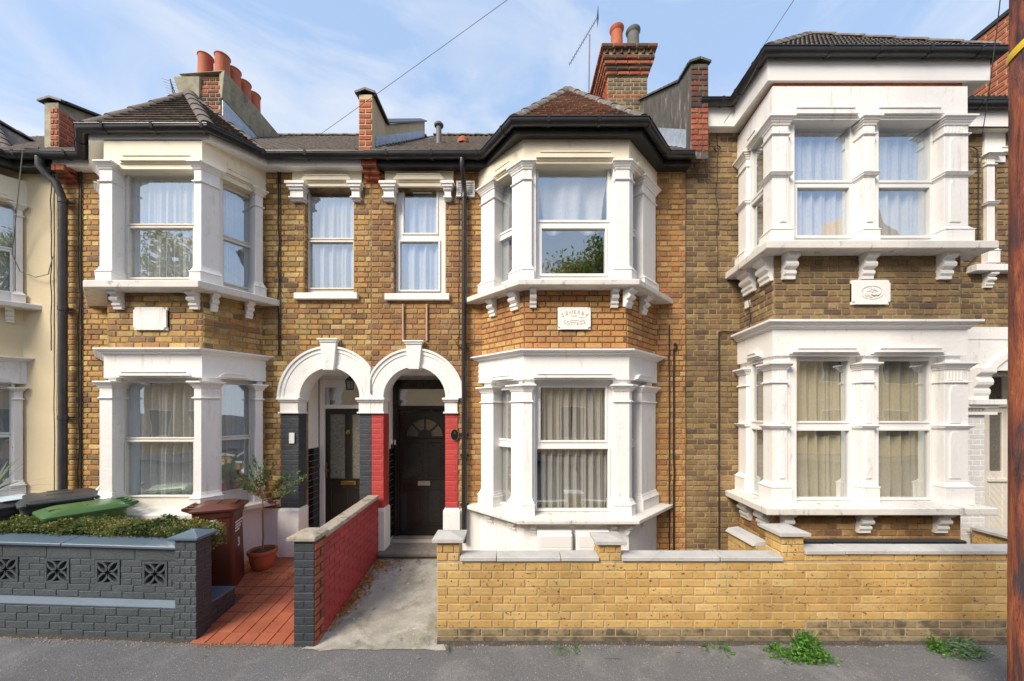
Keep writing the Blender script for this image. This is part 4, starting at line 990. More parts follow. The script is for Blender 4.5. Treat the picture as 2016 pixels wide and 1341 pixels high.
# left door
yd = 5.90; DP0, DP1 = (-10, yd), (10, yd); X_ = lambda px, Y=yd: PX(px, Y) + 10
zl = lambda py: PZ(py, yd)
xL, xR = X_(640.8), X_(640.8) + .74
mb = MB(); zt = zl(748)
mb.wbox(DP0, DP1, X_(631), xL - .003, .26, zt, -.05, .03); mb.wbox(DP0, DP1, xR + .003, 10 - 2.196, .26, zt, -.05, .03)
mb.wbox(DP0, DP1, xL - .003, xR + .003, zl(804.6), zl(797), -.05, .03); mb.wbox(DP0, DP1, xL - .003, xR + .003, zl(763), zt, -.05, .03); mb.wbox(DP0, DP1, 10 - 3.128, xR + .2, zt + .002, zt + .07, -.05, .012)
mb.build('door_frame', M['upvc'], h2, bev=.004)
MB().wbox(DP0, DP1, xL, xR, zl(797), zl(763), -.01, 0).build('fanlight', M['glass'], h2)
dr = MB(); zT, zB = zl(805.6), .33; gz1, gz0 = zl(815), zl(942)
ga, gb = (X_(650), X_(679.5)), (X_(692.5), X_(722))
hole_wall(dr, DP0, DP1, xL, xR, zB, zT, [(*ga, gz0, gz1), (*gb, gz0, gz1)], -.04, .0)
for g in (ga, gb): hole_wall(dr, DP0, DP1, g[0] - .018, g[1] + .018, gz0 - .018, gz1 + .018, [(*g, gz0, gz1)], 0.0003, .014)
for a, b in ((xL + .07, 10 - 2.66), (10 - 2.60, xR - .06)): hole_wall(dr, DP0, DP1, a, b, .45, zl(960), [(a + .03, b - .03, .48, zl(960) - .03)], .0003, .01)
door = dr.build('door', M['door_brown'], h2, bev=.003)
for g in (ga, gb): MB().wbox(DP0, DP1, g[0], g[1], gz0, gz1, -.02, -.012).build('glass_panel', M['obscure'], door)
MB().wbox(DP0, DP1, X_(671.5), X_(700), zl(955), zl(947), 0, .018).build('letter_flap', M['brass'], door, bev=.004)
k = MB().wbox(DP0, DP1, X_(642), X_(645), zl(941), zl(910), 0, .012); k.tube([(PX(643.5, yd), yd - .01, zl(926)), (PX(643.5, yd), yd - .05, zl(926)), (PX(650, yd), yd - .055, zl(926))], .011, 8); k.build('door_handle', M['brass'], door, smooth=40)
k = MB().lathe((0, 0, 0), [(.008, 0), (.028, .006), (.02, .02)], 12); kp = k.v; k.v = [(PX(686, yd) + x, yd - .0 - z, zl(849) + y) for x, y, z in kp]; k.tube([(PX(686, yd) + .026 * cos(a), yd - .02, zl(851) + .035 * sin(a)) for a in [pi * (1 + i / 8) for i in range(9)]], .006, 6); k.build('knocker', M['brass'], door, smooth=40)
MB().wbox((-3.13, 5.5), (-3.13, 5.9), .31, .34, zl(869), zl(858), 0, .02).build('doorbell', M['upvc'], h2, bev=.004)
MB().box(-3.13, -2.195, 5.3, 5.95, .05, .27).build('porch_step', M['step'], h2, bev=.01)
# small white card plaque on the slate pier, and the lantern under the arch
MB().wbox(PP0, PP1, PX(571.5, F) + 10, PX(582, F) + 10, zs_(873), zs_(852), .02, .034).build('number_plate', M['upvc'], h2, bev=.003)
lx, ly, lz = PX(689, 5.62), 5.62, PZ(757, 5.62)
la = thing('porch_lantern', 'old bronze glass lantern hanging under the left porch arch', 'lantern', (lx, ly, lz))
k = MB().lathe((lx, ly, lz), [(.05, -.085), (.062, -.075), (.062, -.068)], 6); k.lathe((lx, ly, lz), [(.075, .06), (.07, .075), (.03, .11), (.012, .14), (.008, .2)], 6)
for i in range(6): a = pi / 3 * i; k.tube([(lx + .055 * cos(a), ly + .055 * sin(a), lz - .075), (lx + .07 * cos(a), ly + .07 * sin(a), lz + .06)], .005, 5)
k.tube([(lx, ly, lz + .15), (lx + .06, ly + .05, lz + .16), (lx + .12, ly + .1, lz + .06), (lx + .16, ly + .1, lz - .03)], .009, 6)
k.build('lantern_frame', M['cable'], la)
MB().lathe((lx, ly, lz), [(.048, -.07), (.062, .055)], 6).build('lantern_glass', M['obscure'], la)
# right door
yd2 = 5.80; EP0, EP1 = (-10, yd2), (10, yd2); X2 = lambda px: PX(px, yd2) + 10; z2_ = lambda py: PZ(py, yd2)
mb = MB(); a0, a1, dl, drr = 10 - 1.897, 10 - .953, X2(786), X2(888)
zt = z2_(748); zb_ = .315
mb.wbox(EP0, EP1, a0, dl - .003, zb_, zt, -.05, .03); mb.wbox(EP0, EP1, a0 + .02, a0 + .055, zb_, zt - .02, .03, .045); mb.wbox(EP0, EP1, drr + .003, a1, zb_, zt, -.05, .03)
mb.wbox(EP0, EP1, dl - .003, drr + .003, z2_(763.5), zt, -.05, .03); mb.wbox(EP0, EP1, dl - .04, drr + .03, z2_(766), z2_(762.5), .03, .05)
mb.wbox(EP0, EP1, dl - .003, drr + .003, z2_(808), z2_(799), -.05, .03); mb.wbox(EP0, EP1, dl - .04, drr + .03, z2_(805), z2_(802), .03, .055)
mb.build('door_frame', M['door_black'], h3, bev=.004)
MB().wbox(EP0, EP1, dl, drr, z2_(799), z2_(764), -.01, 0).build('fanlight', M['glass'], h3)
dr = MB(); zT, zB = z2_(809.5), z2_(1055.6); cxm = X2(836.7)
dr.wbox(EP0, EP1, dl, drr, zB, zT, -.045, 0)
def molded(u0, u1, za, zb2):
    hole_wall(dr, EP0, EP1, u0, u1, za, zb2, [(u0 + .022, u1 - .022, za + .022, zb2 - .022)], .0003, .013)
    dr.wbox(EP0, EP1, u0 + .045, u1 - .045, za + .045, zb2 - .045, .0002, .008)
molded(X2(797.5), X2(831.5), z2_(943), z2_(868)); molded(X2(839.5), X2(873), z2_(943), z2_(868)); molded(X2(797.5), X2(831), z2_(1034.5), z2_(960)); molded(X2(839), X2(873), z2_(1034.5), z2_(960))
fz, fr_o, fr_i = z2_(859.5), .302, .114
outer_ = [(cxm + fr_o * cos(a), fz + fr_o * sin(a)) for a in [pi * i / 24 for i in range(25)]]; inner_ = [(cxm + (fr_o - .02) * cos(a), fz + (fr_o - .02) * sin(a)) for a in [pi * i / 24 for i in range(25)]]
dr.wstrip(EP0, EP1, outer_, inner_, .0003, .02)
dr.wstrip(EP0, EP1, [(cxm + fr_i * cos(a), fz + fr_i * sin(a)) for a in [pi * i / 12 for i in range(13)]], [(cxm, fz)] * 13, .0004, .018)
for a in (pi / 4, pi / 2, 3 * pi / 4):
    c, s = cos(a), sin(a); q = [(cxm + r * c - t * s, fz + r * s + t * c) for r, t in ((fr_i - .01, -.011), (fr_o - .01, -.011), (fr_o - .01, .011), (fr_i - .01, .011))]; dr.wpoly(EP0, EP1, q, .0005, .019)
dr.wbox(EP0, EP1, cxm - fr_o, cxm + fr_o, fz - .02, fz, .0006, .018)
door3 = dr.build('door', M['door_black'], h3, bev=.002)
for i in range(4):
    A = [pi / 4 * i + .02 + (pi / 4 - .04) * j / 6 for j in range(7)]
    MB().wstrip(EP0, EP1, [(cxm + (fr_o - .02) * cos(a), fz + .001 + (fr_o - .02) * sin(a)) for a in A], [(cxm + fr_i * cos(a), fz + .001 + fr_i * sin(a)) for a in A], .0002, .006).build('fan_pane', M['obscure_brown'], door3)
k = MB(); hole_wall(k, EP0, EP1, X2(823), X2(847), z2_(955.7), z2_(947), [(X2(825.5), X2(844.5), z2_(953.5), z2_(949))], .0, .016); k.wbox(EP0, EP1, X2(825.5), X2(844.5), z2_(953.5), z2_(949), 0, .009); k.build('letter_flap', M['chrome'], door3, bev=.002)
k = MB().wbox((-1.898, 5.5), (-1.898, 5.8), .17, .21, z2_(886), z2_(874), 0, .02); k.build('intercom', M['cable'], h3, bev=.003)
k = MB().wbox((-1.898, 5.5), (-1.898, 5.8), .2, .23, z2_(872), z2_(865), 0, .02); k.wbox(EP0, EP1, X2(778.5), X2(781), z2_(875), z2_(866), .045, .06); k.build('doorbell', M['upvc'], h3, bev=.003)
m_ = MB().box(-1.93, -.80, 5.16, 5.78, .22, .292); m_.build('door_step', M['step'], h3, bev=.02)
m_ = MB().box(-1.93, -.80, 5.2, 5.8, .1, .22); m_.box(-1.88, -.97, 5.70, 5.8, .292, .325); m_.build('threshold', M['step'], h3, bev=.01)
# oval sign on the red pier
ox, oz = PX(896, F), zs_(856)
ov = thing('oval_plaque', 'black oval plaque with a gold sun motif on the red pier', 'plaque', (ox, F - .02, oz))
def oval(mb, rx, rz, o0, o1, n=28): return mb.wpoly(PP0, PP1, [(ox + 10 + rx * cos(2 * pi * i / n), oz + rz * sin(2 * pi * i / n)) for i in range(n)], o0, o1)
oval(MB(), .062, .083, .014, .03).build('plate', M['door_black'], ov); 
k = MB(); N = 28; k.wstrip(PP0, PP1, [(ox + 10 + .062 * cos(2 * pi * i / N), oz + .083 * sin(2 * pi * i / N)) for i in range(N + 1)], [(ox + 10 + .056 * cos(2 * pi * i / N), oz + .077 * sin(2 * pi * i / N)) for i in range(N + 1)], .03, .034); k.build('rim', M['cable_grey'], ov)
k = MB()
for i in range(12): a = pi / 6 * i; q = [(ox + 10 + r * cos(a + t), oz + .03 + r * sin(a + t)) for r, t in ((.008, -.5), (.03 if i % 2 else .022, 0), (.008, .5))]; k.wpoly(PP0, PP1, q, .03, .033)
k.build('sun_motif', M['brass'], ov)
# white louvred vent, right of the single window
va, vb, vc, vd = PX(899, F) + 10, PX(935, F) + 10, zs_(390), zs_(358.5)
k = MB(); hole_wall(k, PP0, PP1, va, vb, vc, vd, [(va + .03, vb - .03, vc + .03, vd - .03)], 0, .035)
vf = k.build('vent_grille', M['upvc'], h3, bev=.003)
for i in range(6):
    z = vc + .04 + i * .027; m_ = MB(); m_.wpoly(PP0, PP1, [(va + .03, z), (vb - .03, z), (vb - .03, z + .012), (va + .03, z + .012)], .006, .028); m_.build('louvre', M['upvc'], vf)
# battens over the right arch
for px in (794.5, 841): MB().wbox(PP0, PP1, PX(px - 1.7, F) + 10, PX(px + 1.7, F) + 10, zs_(672), zs_(600), .008, .04).build('batten', M['dark_wood'], h3, bev=.003)
# meter boxes
for a, b in ((1058, 1128), (1134.7, 1203)):
    P0, P1 = B3[1], B3[2]; u0, u1 = hit(a, P0, P1, .2)[0], hit(b, P0, P1, .2)[0]; zt, zb2 = PZ(1048, 4.5), .3
    k = MB().wbox(P0, P1, u0, u1, zb2, zt - .03, .03, .19); k.wpoly(P0, P1, [(u0, zt - .03), (u1, zt - .03), (u1, zt - .0), (u0, zt - .0)], .03, .15); 
    mbx = k.build('meter_box', M['upvc'], h3, bev=.012)
    q = MB().wbox(P0, P1, u0 + .03, u1 - .02, zb2 + .03, PZ(1079.5, 4.5), .19, .197); q.wbox(P0, P1, u0 + .03, u1 - .02, PZ(1078.8, 4.5), zt - .05, .19, .196); q.build('meter_door', M['upvc'], mbx, bev=.003)
# ---- right house
h4 = thing('terraced_house', 'dark stock brick house with square bay, paired windows and panelled white pilasters', 'house', (5, F, 0), 'terraced houses along the street')
b4 = Bricks()
B4 = [(3.287, F), (3.21, 4.5), (5.506, 4.5), (5.56, F)]
E4m = [(3.06, 5.1), (3.04, 4.39), (5.85, 4.39), (5.92, 5.1)]
S4 = dict(
 plaque=(1673, 1747, 551.7, 599.7),
 U=dict(top=170, head=236, sill=(473, 489), cap=(232, 248), neck=264, mid=345, base=(446, 455), deep=.0, hood=(217, 232), bh=.30, panels=True,
        pil=[((0, ('s', .05)), (0, ('s', .26))), ((0, ('s', .66)), (1, 1553)), ((1, 1700), (1, 1723)), ((1, 1859), (2, ('s', .18))), ((2, ('s', .5)), (2, ('s', .75)))],
        win=[dict(k=1, x=(1552, 1683), panes=[(1557, 1668.5, 248, 356), (1565, 1667, 371, 465)], hood=(1557, 1688), cur=('pale blue net curtain upstairs in the left window of the square bay', 'net', dict(folds=9))),
             dict(k=1, x=(1712, 1838), panes=[(1716, 1826, 248, 356), (1722, 1823.6, 371, 465)], hood=(1719, 1856), cur=('pale blue net curtain upstairs in the right window of the square bay', 'net', dict(folds=8))),
             dict(k=0, x=(('s', .30), ('s', .64)), panes=[(('s', .335), ('s', .61), 248, 356), (('s', .335), ('s', .61), 371, 465)], hood=(('s', .32), ('s', .6)), off=.0)],
        brk=[(1, 1549, 1573), (1, 1705, 1729), (1, 1860, 1885), (0, 1454, 1474), (0, 1486, 1506)]),
 D=dict(top=647, head=700, cornice=(628, 647), sill=(1001, 1015.5), cap=(714, 728), neck=752, mid=841, base=(950, 959), deep=.0, hood=(686, 697), bh=.26, panels=True,
        pil=[((0, ('s', .05)), (0, ('s', .26))), ((0, ('s', .66)), (1, 1550)), ((1, 1697), (1, 1722)), ((1, 1859), (2, ('s', .18))), ((2, ('s', .5)), (2, ('s', .75)))],
        win=[dict(k=1, x=(1556, 1683), panes=[(1565, 1665, 710.6, 829), (1557, 1667.5, 848, 979.8)], hood=(1560, 1690), cur=('beige lined curtain downstairs in the left window of the square bay', 'beige', dict(folds=9, amp=.03, lean=.1))),
             dict(k=1, x=(1712, 1842), panes=[(1720, 1823, 710.6, 829), (1716, 1824, 848, 979.8)], hood=(1721, 1857), cur=('beige lined curtain downstairs in the right window of the square bay', 'beige', dict(folds=8, amp=.03, parts=((0, .93),)))),
             dict(k=0, x=(('s', .30), ('s', .64)), panes=[(('s', .335), ('s', .61), 710.6, 829), (('s', .335), ('s', .61), 848, 979.8)], hood=(('s', .32), ('s', .6)), off=.0)],
        brk=[(1, 1546, 1566), (1, 1699, 1723), (1, 1853, 1877), (0, 1450, 1466), (0, 1482, 1499)]), plinth_brick='brick_mid')
for st in ('U', 'D'):
    for wn in S4[st]['win']:
        wn['jamb'] = [] if wn['k'] == 1 else [(.0, 'a'), ('b', .8)]
    S4[st]['win'][0]['jamb'] = [(0, 'a'), ('b', hit(1714, B4[1], B4[2], -.1)[0])]; S4[st]['win'][1]['jamb'] = [('b', 2.29)]
bay(h4, B4, S4, 'brick_olive', b4, 'mortar')
pl4, uc, zc, pw, ph = S4['plq']; k = MB(); N = 28      # carved oval of leaves on the plaque
P0, P1 = B4[1], B4[2]
el = lambda s: [(uc + .135 * s * cos(2 * pi * i / N), zc + .078 * s * sin(2 * pi * i / N)) for i in range(N + 1)]
k.wstrip(P0, P1, el(1.07), el(.97), .038, .046); k.build('oval_rim', M['white'], pl4)
MB().wpoly(P0, P1, el(1)[:-1], .038, .0405).build('oval_ground', M['sill'], pl4)
k = MB(); st_ = random.Random(3)
for i in range(22):
    a = st_.random() * 2 * pi; r = sqrt(st_.random()) * .8; c = (uc + .115 * r * cos(a), zc + .062 * r * sin(a)); t = a + 1.2; l_, w_ = .028, .011
    k.wpoly(P0, P1, [(c[0] + l_ * cos(t), c[1] + l_ * sin(t)), (c[0] - w_ * sin(t), c[1] + w_ * cos(t)), (c[0] - l_ * cos(t), c[1] - l_ * sin(t)), (c[0] + w_ * sin(t), c[1] - w_ * cos(t))], .04, .047 + .008 * st_.random())
k.build('carved_leaf_spray', M['white'], pl4)
z4 = 6.62
main4 = [(XP3 + .1, 5.1), E4m[0], E4m[1], E4m[2], E4m[3], (7.12, 5.1)]
E4z = z4
gutter(h4, main4[:5], z4, clips=[.3, .62, 1.0, 1.9, 2.5, 3.1, 3.7]); 
MB().sweep(main4[:5], [(-.09, z4 - .31), (-.055, z4 - .31), (-.055, z4 + .01), (-.09, z4 + .01)]).build('fascia', M['upvc'], h4)
a_ = offset_poly(main4[:5], -.07); inn = [Vector((XP3 + .1, F + .02))] + offset_poly(ext(B4, .02), 0); zb_ = z4 - .30
vs = [(p.x, p.y, zb_ + q) for q in (0, .02) for pp in (a_, inn) for p in pp]; fs = []
for i in range(4): fs += [(i, i + 1, 5 + i + 1, 5 + i), (10 + i, 11 + i, 16 + i, 15 + i)]
MB().add(vs, fs).build('soffit', M['sash'], h4)
MB().sweep(ext(B4), [(-.2, PZ(170, 4.46)), (.01, PZ(170, 4.46)), (.01, zb_ + .01), (-.2, zb_ + .01)]).build('brick_course', M['brick_red'], h4)
z4b = PZ(203, 5.1)
g4 = [(5.95, 5.1), (7.12, 5.1)]
gutter(h4, g4, z4b, clips=[.55]); MB().sweep(g4, [(-.09, z4b - .28), (-.055, z4b - .28), (-.055, z4b + .01), (-.09, z4b + .01)]).build('fascia', M['upvc'], h4)
MB().box(5.6, 7.12, 5.17, F + .02, z4b - .28, z4b - .26).build('soffit', M['sash'], h4)
main_roof(h4, XP3 + .1, 8.4, z4 + .0, waves=False, tmat='roof_dark')
ro4 = MB().add([(5.9, 5.04, z4b + .0), (7.1, 5.04, z4b + .0), (7.1, 6.2, z4b + .75), (5.9, 6.2, z4b + .75)], [(0, 1, 2, 3)]).build('lean_to_roof', M['roof_dark'], h4)
tile_facet(ro4, (5.9, 5.06, z4b + .02), (7.1, 5.06, z4b + .02), (5.9, 6.2, z4b + .77), (7.1, 6.2, z4b + .77), .15, .2, 'roof_dark', ribs=True)
bay_roof(h4, E4m, z4 + .04, (4.25, 5.3, 7.72), 'roof_dark', .115, .115, ribs=True, zmain=z4)
shell(h4, XP3, 8.4, 6.3)
ow4 = (PX(1950, F), 7.35, PZ(520, F), PZ(322, F))
front_wall(h4, XP3, 8.4, 6.40, [(3.4, 5.45, 1.0, 3.1), (3.4, 5.45, 4.3, 6.1), (ow4[0], 7.0, ow4[2], ow4[3]), (6.83, 8.2, 0, PZ(730, F))], 'mortar', b4, 'brick_olive',
           [(3.31, 5.54, 0, 6.6), (5.5, 8.4, 0, PZ(645, F)), (PX(1934, F), 8.4, PZ(322, F), 6.5), (PX(1932, F), ow4[0], ow4[2] - .1, ow4[3])])
bw = Bricks()
# right window upstairs, its pilaster, sill and bracket
P0, P1 = PP0, PP1
MB().wbox(P0, P1, PX(1934, F) + 10, 17.1, PZ(322, F), PZ(262, F), -.1, .03).build('lintel', M['white'], h4, bev=.003)
hood(h4, P0, P1, PX(1952, F) + 10, 17.2, PZ(296, F), PZ(308, F), .03, 'white')
flat = [(-10, F), (10, F)]
pil(h4, flat, PX(1936, F) + 10, PX(1951, F) + 10, (PZ(308, F), PZ(316, F), PZ(328, F), PZ(488, F), PZ(498, F), PZ(521, F)), mid=PZ(405, F), mat='white')
window(h4, P0, P1, (PX(1949, F) + 10, 17.0, ow4[2], ow4[3]), [(PX(1955, F + .1) + 10, 16.95, PZ(420, F), PZ(328, F)), (PX(1953, F + .1) + 10, 16.95, PZ(516, F), PZ(430, F))], 'upvc', -.08)
curtain(P0, P1, PX(1955, F) + 10, 16.96, PZ(516, F), PZ(325, F), -.17, 'pale net curtain in the upstairs window beside the wooden pole', 'net', folds=3)
MB().wbox(P0, P1, PX(1919, F - .1) + 10, 17.2, PZ(534, F - .1), PZ(521, F - .1), -.1, .13).build('sill', M['white'], h4, bev=.005)
bracket(h4, P0, P1, PX(1933, F) + 10, PX(1948, F) + 10, PZ(538, F - .05), .2, .11)
# white painted ground floor right of the bay, with the entrance beyond it
zw = PZ(645, F)
MB().wbox(P0, P1, 15.5, 18.3, zw - .18, zw, -.02, .03).build('painted_wall', M['white'], h4, bev=.004)
MB().wbox(P0, P1, 15.5, 16.82, zw - .62, zw - .18, -.02, .022).build('painted_wall', M['white'], h4)
MB().wbox(P0, P1, 15.5, 16.83, 0, zw - .62, -.01, .002).build('painted_wall', M['white'], h4)
bw.lay((5.5, F - .002), (6.83, F - .002), 0, 1.33, .15, zw - .62, 'paint_white_brick', bond='flemish')
MB().wbox(P0, P1, 16.50, 16.96, PZ(817, F), PZ(811, F), 0, .05).build('impost', M['white'], h4, bev=.003)
k = MB(); k.wbox(P0, P1, 16.50, 17.00, PZ(797, F), PZ(787, F), 0, .12); k.wbox(P0, P1, 16.50, 16.94, PZ(803, F), PZ(797, F), 0, .08)
for i in range(6): k.wbox(P0, P1, 16.54 + i * .05, 16.56 + i * .05, PZ(809, F), PZ(804, F), 0, .03)
k.build('impost', M['white'], h4, bev=.003)
bracket(h4, P0, P1, 16.60, 16.83, PZ(726, F), PZ(726, F) - PZ(787, F), .14)
MB().wbox(P0, P1, 16.82, 18.3, PZ(730, F), zw - .18, -.01, .021).build('painted_wall', M['white'], h4)
MB().box(6.83, 8.3, F + .26, 5.95, PZ(735, F), PZ(735, F) + .1).build('entrance_ceiling', M['white'], h4)
MB().box(6.80, 6.83, F, 5.95, 0, PZ(735, F)).build('entrance_reveal', M['white'], h4)
N = 14; ax, az, ar = 7.62, PZ(742, F) - .55, .95
o_ = [(ax + 10 + (ar + .09) * cos(a), az + (ar + .09) * sin(a)) for a in [pi * .5 + pi * .33 * i / N for i in range(N + 1)]]; i_ = [(ax + 10 + ar * cos(a), az + ar * sin(a)) for a in [pi * .5 + pi * .33 * i / N for i in range(N + 1)]]
MB().wstrip(P0, P1, o_, i_, -.2, .05).build('entrance_arch', M['white'], h4, smooth=30)
yq = 5.86; Q0, Q1 = (-10, yq), (10, yq); xq = lambda px: PX(px, yq) + 10
k = MB(); hole_wall(k, Q0, Q1, xq(1934), 18.3, .3, PZ(722, yq), [(xq(1948.5), xq(1974), PZ(788, yq), PZ(736, yq)), (xq(1948.5), xq(1973), PZ(928, yq), PZ(813, yq))], -.05, 0)
k.wbox(Q0, Q1, xq(1943), 17.9, PZ(802, yq), PZ(792, yq), .0003, .03); k.wbox(Q0, Q1, xq(1943), 17.9, PZ(948, yq), PZ(942, yq), .0003, .03)
ef = k.build('entrance_frame', M['sash'], h4, bev=.004)
for za, zb2 in ((788, 736), (928, 813)): MB().wbox(Q0, Q1, xq(1948.5), xq(1974), PZ(za, yq), PZ(zb2, yq), -.03, -.02).build('glass_panel', M['etched'], ef)
k = MB()
for i in range(9): zz0 = .35 + i * .11; k.wpoly(Q0, Q1, [(xq(1948), zz0 + .12), (xq(1948), zz0 + .125), (17.9, zz0 - .2), (17.9, zz0 - .205)], .0002, .004)
k.build('panel_grooves', M['sill'], ef)
MB().box(6.83, 8.2, F + .2, 5.9, 0, .3).build('entrance_step', M['step'], h4)
bw_house = b4; bw_house.e += bw.e
# ---- cream house at the left edge
h1 = thing('terraced_house', 'cream rendered house cut by the left edge of the picture', 'house', (-8, F, 0), 'terraced houses along the street')
B1 = [(-9.75, F), (-9.1, 4.7), (-7.62, 4.7), (-7.10, F)]
E1m = [(-9.8, 5.08), (-9.3, 4.5), (-7.55, 4.5), (-7.02, 5.08)]
def sp(q, up):
    return q
S1 = dict(
 U=dict(top=296, head=352, mat='cream', sill=(563, 575), cap=(352, 362), neck=376, base=(545, 553), hood=(338, 350), bh=.2,
        pil=[((0, ('s', .05)), (0, ('s', .25))), ((0, ('s', .75)), (1, ('s', .2))), ((1, ('s', 1.28)), (2, ('s', .14))), ((2, 31), (2, ('s', .795)))],
        win=[dict(k=1, x=(('s', .25), ('s', 1.2)), panes=[(('s', .3), ('s', 1.15), 350, 445), (('s', .3), ('s', 1.15), 455, 560)]),
             dict(k=2, x=(('s', .16), 29), panes=[(('s', .2), 26, 362, 455), (('s', .2), 20, 465, 550)], hood=(('s', .16), 27), cur=('blue white net curtain in the upstairs window at the left edge', 'net', dict(folds=5)))],
        brk=[(2, 10, 27)]),
 D=dict(top=700, head=748, mat='white', cornice=(688, 700), sill=(1010, 1021), cap=(757, 766), neck=782, base=(962, 974), hood=(738, 748), bh=.2,
        pil=[((0, ('s', .05)), (0, ('s', .25))), ((0, ('s', .75)), (1, ('s', .2))), ((1, ('s', 1.28)), (2, ('s', .14))), ((2, 27), (2, ('s', .795)))],
        win=[dict(k=1, x=(('s', .25), ('s', 1.2)), panes=[(('s', .3), ('s', 1.15), 760, 860), (('s', .3), ('s', 1.15), 870, 990)]),
             dict(k=2, x=(('s', .16), 24), panes=[(('s', .2), 19, 762, 855), (('s', .2), 19, 866, 955)], hood=(('s', .16), 24), cur=('grey net curtain downstairs behind the spiky plant', 'net_sheer', dict(folds=5)))],
        brk=[]), plinth=True)
for st in ('U', 'D'):
    S1[st]['win'][0]['jamb'] = [(0, 'a'), ('b', 1.45)]; S1[st]['win'][1]['jamb'] = [(0, 'a'), ('b', .72)]
bdum = Bricks(); bay(h1, B1, S1, 'brick_brown', bdum, 'render_cream')
z1_ = 5.87
eaves(h1, E1m, B1, [(-11, 5.08), E1m[0], E1m[1], E1m[2], E1m[3], (XP1 + .12, 5.08)], z1_, fas=(.15, .03, 'fascia_black'), sof='fascia_black')
main_roof(h1, -11, XP1 - .1, z1_ + .02)
bay_roof(h1, E1m, z1_ + .03, (-8.4, 5.9, 7.0), 'roof_brown', .24, .115, zmain=z1_, rmat='ridge_brown')
shell(h1, -11, XP1, 5.9)
front_wall(h1, -11, XP1, 5.93, [(-9.6, -7.25, .95, 2.95), (-9.6, -7.25, 3.85, 5.6)], 'render_cream', None, '', [])
# ---- party parapets
pr = [(5.08, 4.45 + H - .12), (5.69, 4.44 + H - .02), (8.13, 6.36 + H)]
Pm = parapet(h2, -2.135, -1.955, [(5.07, PZ(190, 5.1)), (5.12, PZ(190, 5.12)), (5.66, PZ(247, 5.66)), (8.1, PZ(240, 8.1))], 5.87, 'brick_red', 'cement_cream')
pb = Bricks(); pb.lay((-2.135, 5.07), (-1.955, 5.07), .003, .177, 5.84, PZ(196, 5.07), 'brick_red', bond='stretcher', bl=.17); pb.finish(Pm, 60)
k = MB(); k.add([(-1.95, 5.2, 6.0), (-1.72, 5.2, 6.03), (-1.72, 8.0, 6.06 + 2.8 * SL), (-1.95, 8.0, 6.04 + 2.8 * SL), (-1.95, 5.2, 6.2), (-1.95, 8.0, 6.2 + 2.8 * SL)], [(0, 1, 2, 3), (0, 4, 5, 3)])
k.build('flashing', M['lead'], h3)
xpl = (PX(93, 5.1), PX(106, 5.1))
Pl = parapet(h1, xpl[0], xpl[1] + .10, [(5.07, PZ(206, 5.1)), (5.12, PZ(206, 5.12)), (5.95, PZ(252, 5.95)), (8, PZ(248, 8))], 5.87, '', 'cement', capside=.07)
pb = Bricks(); xr = xpl[1] + .10; pb.lay((xr, 5.07), (xr, 5.95), .003, .8, 5.9, PZ(212, 5.1) - .05, 'brick_red', bond='stretcher')
pb.lay((xpl[1] - .005, 5.07), (xr, 5.07), .0, .10, 5.86, PZ(212, 5.07), 'brick_red', bond='stretcher', bl=.11); pb.finish(Pl, 80)
xq0 = PX(1358, 5.1); xq1 = PX(1392, 5.1)
Pr = parapet(h3, xq0, xq1, [(5.07, PZ(130, 5.1)), (5.12, PZ(130, 5.12)), (5.45, PZ(170, 5.5)), (8.16, PZ(212, 8.16))], 5.87, '', 'cement_dark', capside=.03, cap='cement_dark')
pb = Bricks(); pb.lay((xq0, 5.07), (xq1, 5.07), .003, xq1 - xq0 - .003, PZ(298, 5.07), PZ(133, 5.07), '', bond='flemish', matf=lambda x, z: 'brick_dark' if z > PZ(215, 5.07) else 'brick_red'); pb.finish(Pr, 80)
MB().box(xq0 + .002, xq1 - .002, 5.071, F, PZ(298, 5.07), 6.1).build('parapet_foot', M['mortar'], Pr)
k = MB(); k.add([(2.2, 5.2, 6.0), (xq0 - .004, 5.2, 6.04), (xq0 - .004, 5.2, 6.3), (2.2, 7, 6.0 + 1.8 * SL), (xq0 - .004, 7, 6.04 + 1.8 * SL), (xq0 - .004, 7, 6.3 + 1.8 * SL)], [(0, 1, 4, 3), (1, 2, 5, 4)]); k.build('flashing', M['lead'], h3)
# corbelled kneelers under the eaves at the party walls
def kneeler(h, xa, xb, pys, mat='brick_red', name='corbel'):
    n = len(pys) - 1; o = None; top = 5.07
    for i in range(n):
        y = F - .01 - (n - 1 - i) * ((F - top) / (n)) ; z1, z0 = PZ(pys[i], y), PZ(pys[i + 1], y)
        w = xb - xa; cuts = [0, .5, 1] if i % 2 else [0, .33, 1]
        if i == 0:
            o = MB().box(xa + .01, xb - .01, y + .03, F + .05, z0, z1 + .03).build(name, M['mortar'], h)
        for c0, c1 in zip(cuts, cuts[1:]):
            MB().box(xa + w * c0 + .003, xa + w * c1 - .003, y, F + .04, z0 + .004, z1 - .006).build('brick', M[mat], o, bev=.004)
kneeler(h2, PX(715, 5.2), PX(745, 5.2), [311, 326, 339, 352, 364]); 
kneeler(h1, PX(114, 5.2), PX(140, 5.2), [322, 335, 346, 357, 370])
kneeler(h3, PX(1360, 5.2), PX(1388, 5.2), [256, 268, 280, 297])
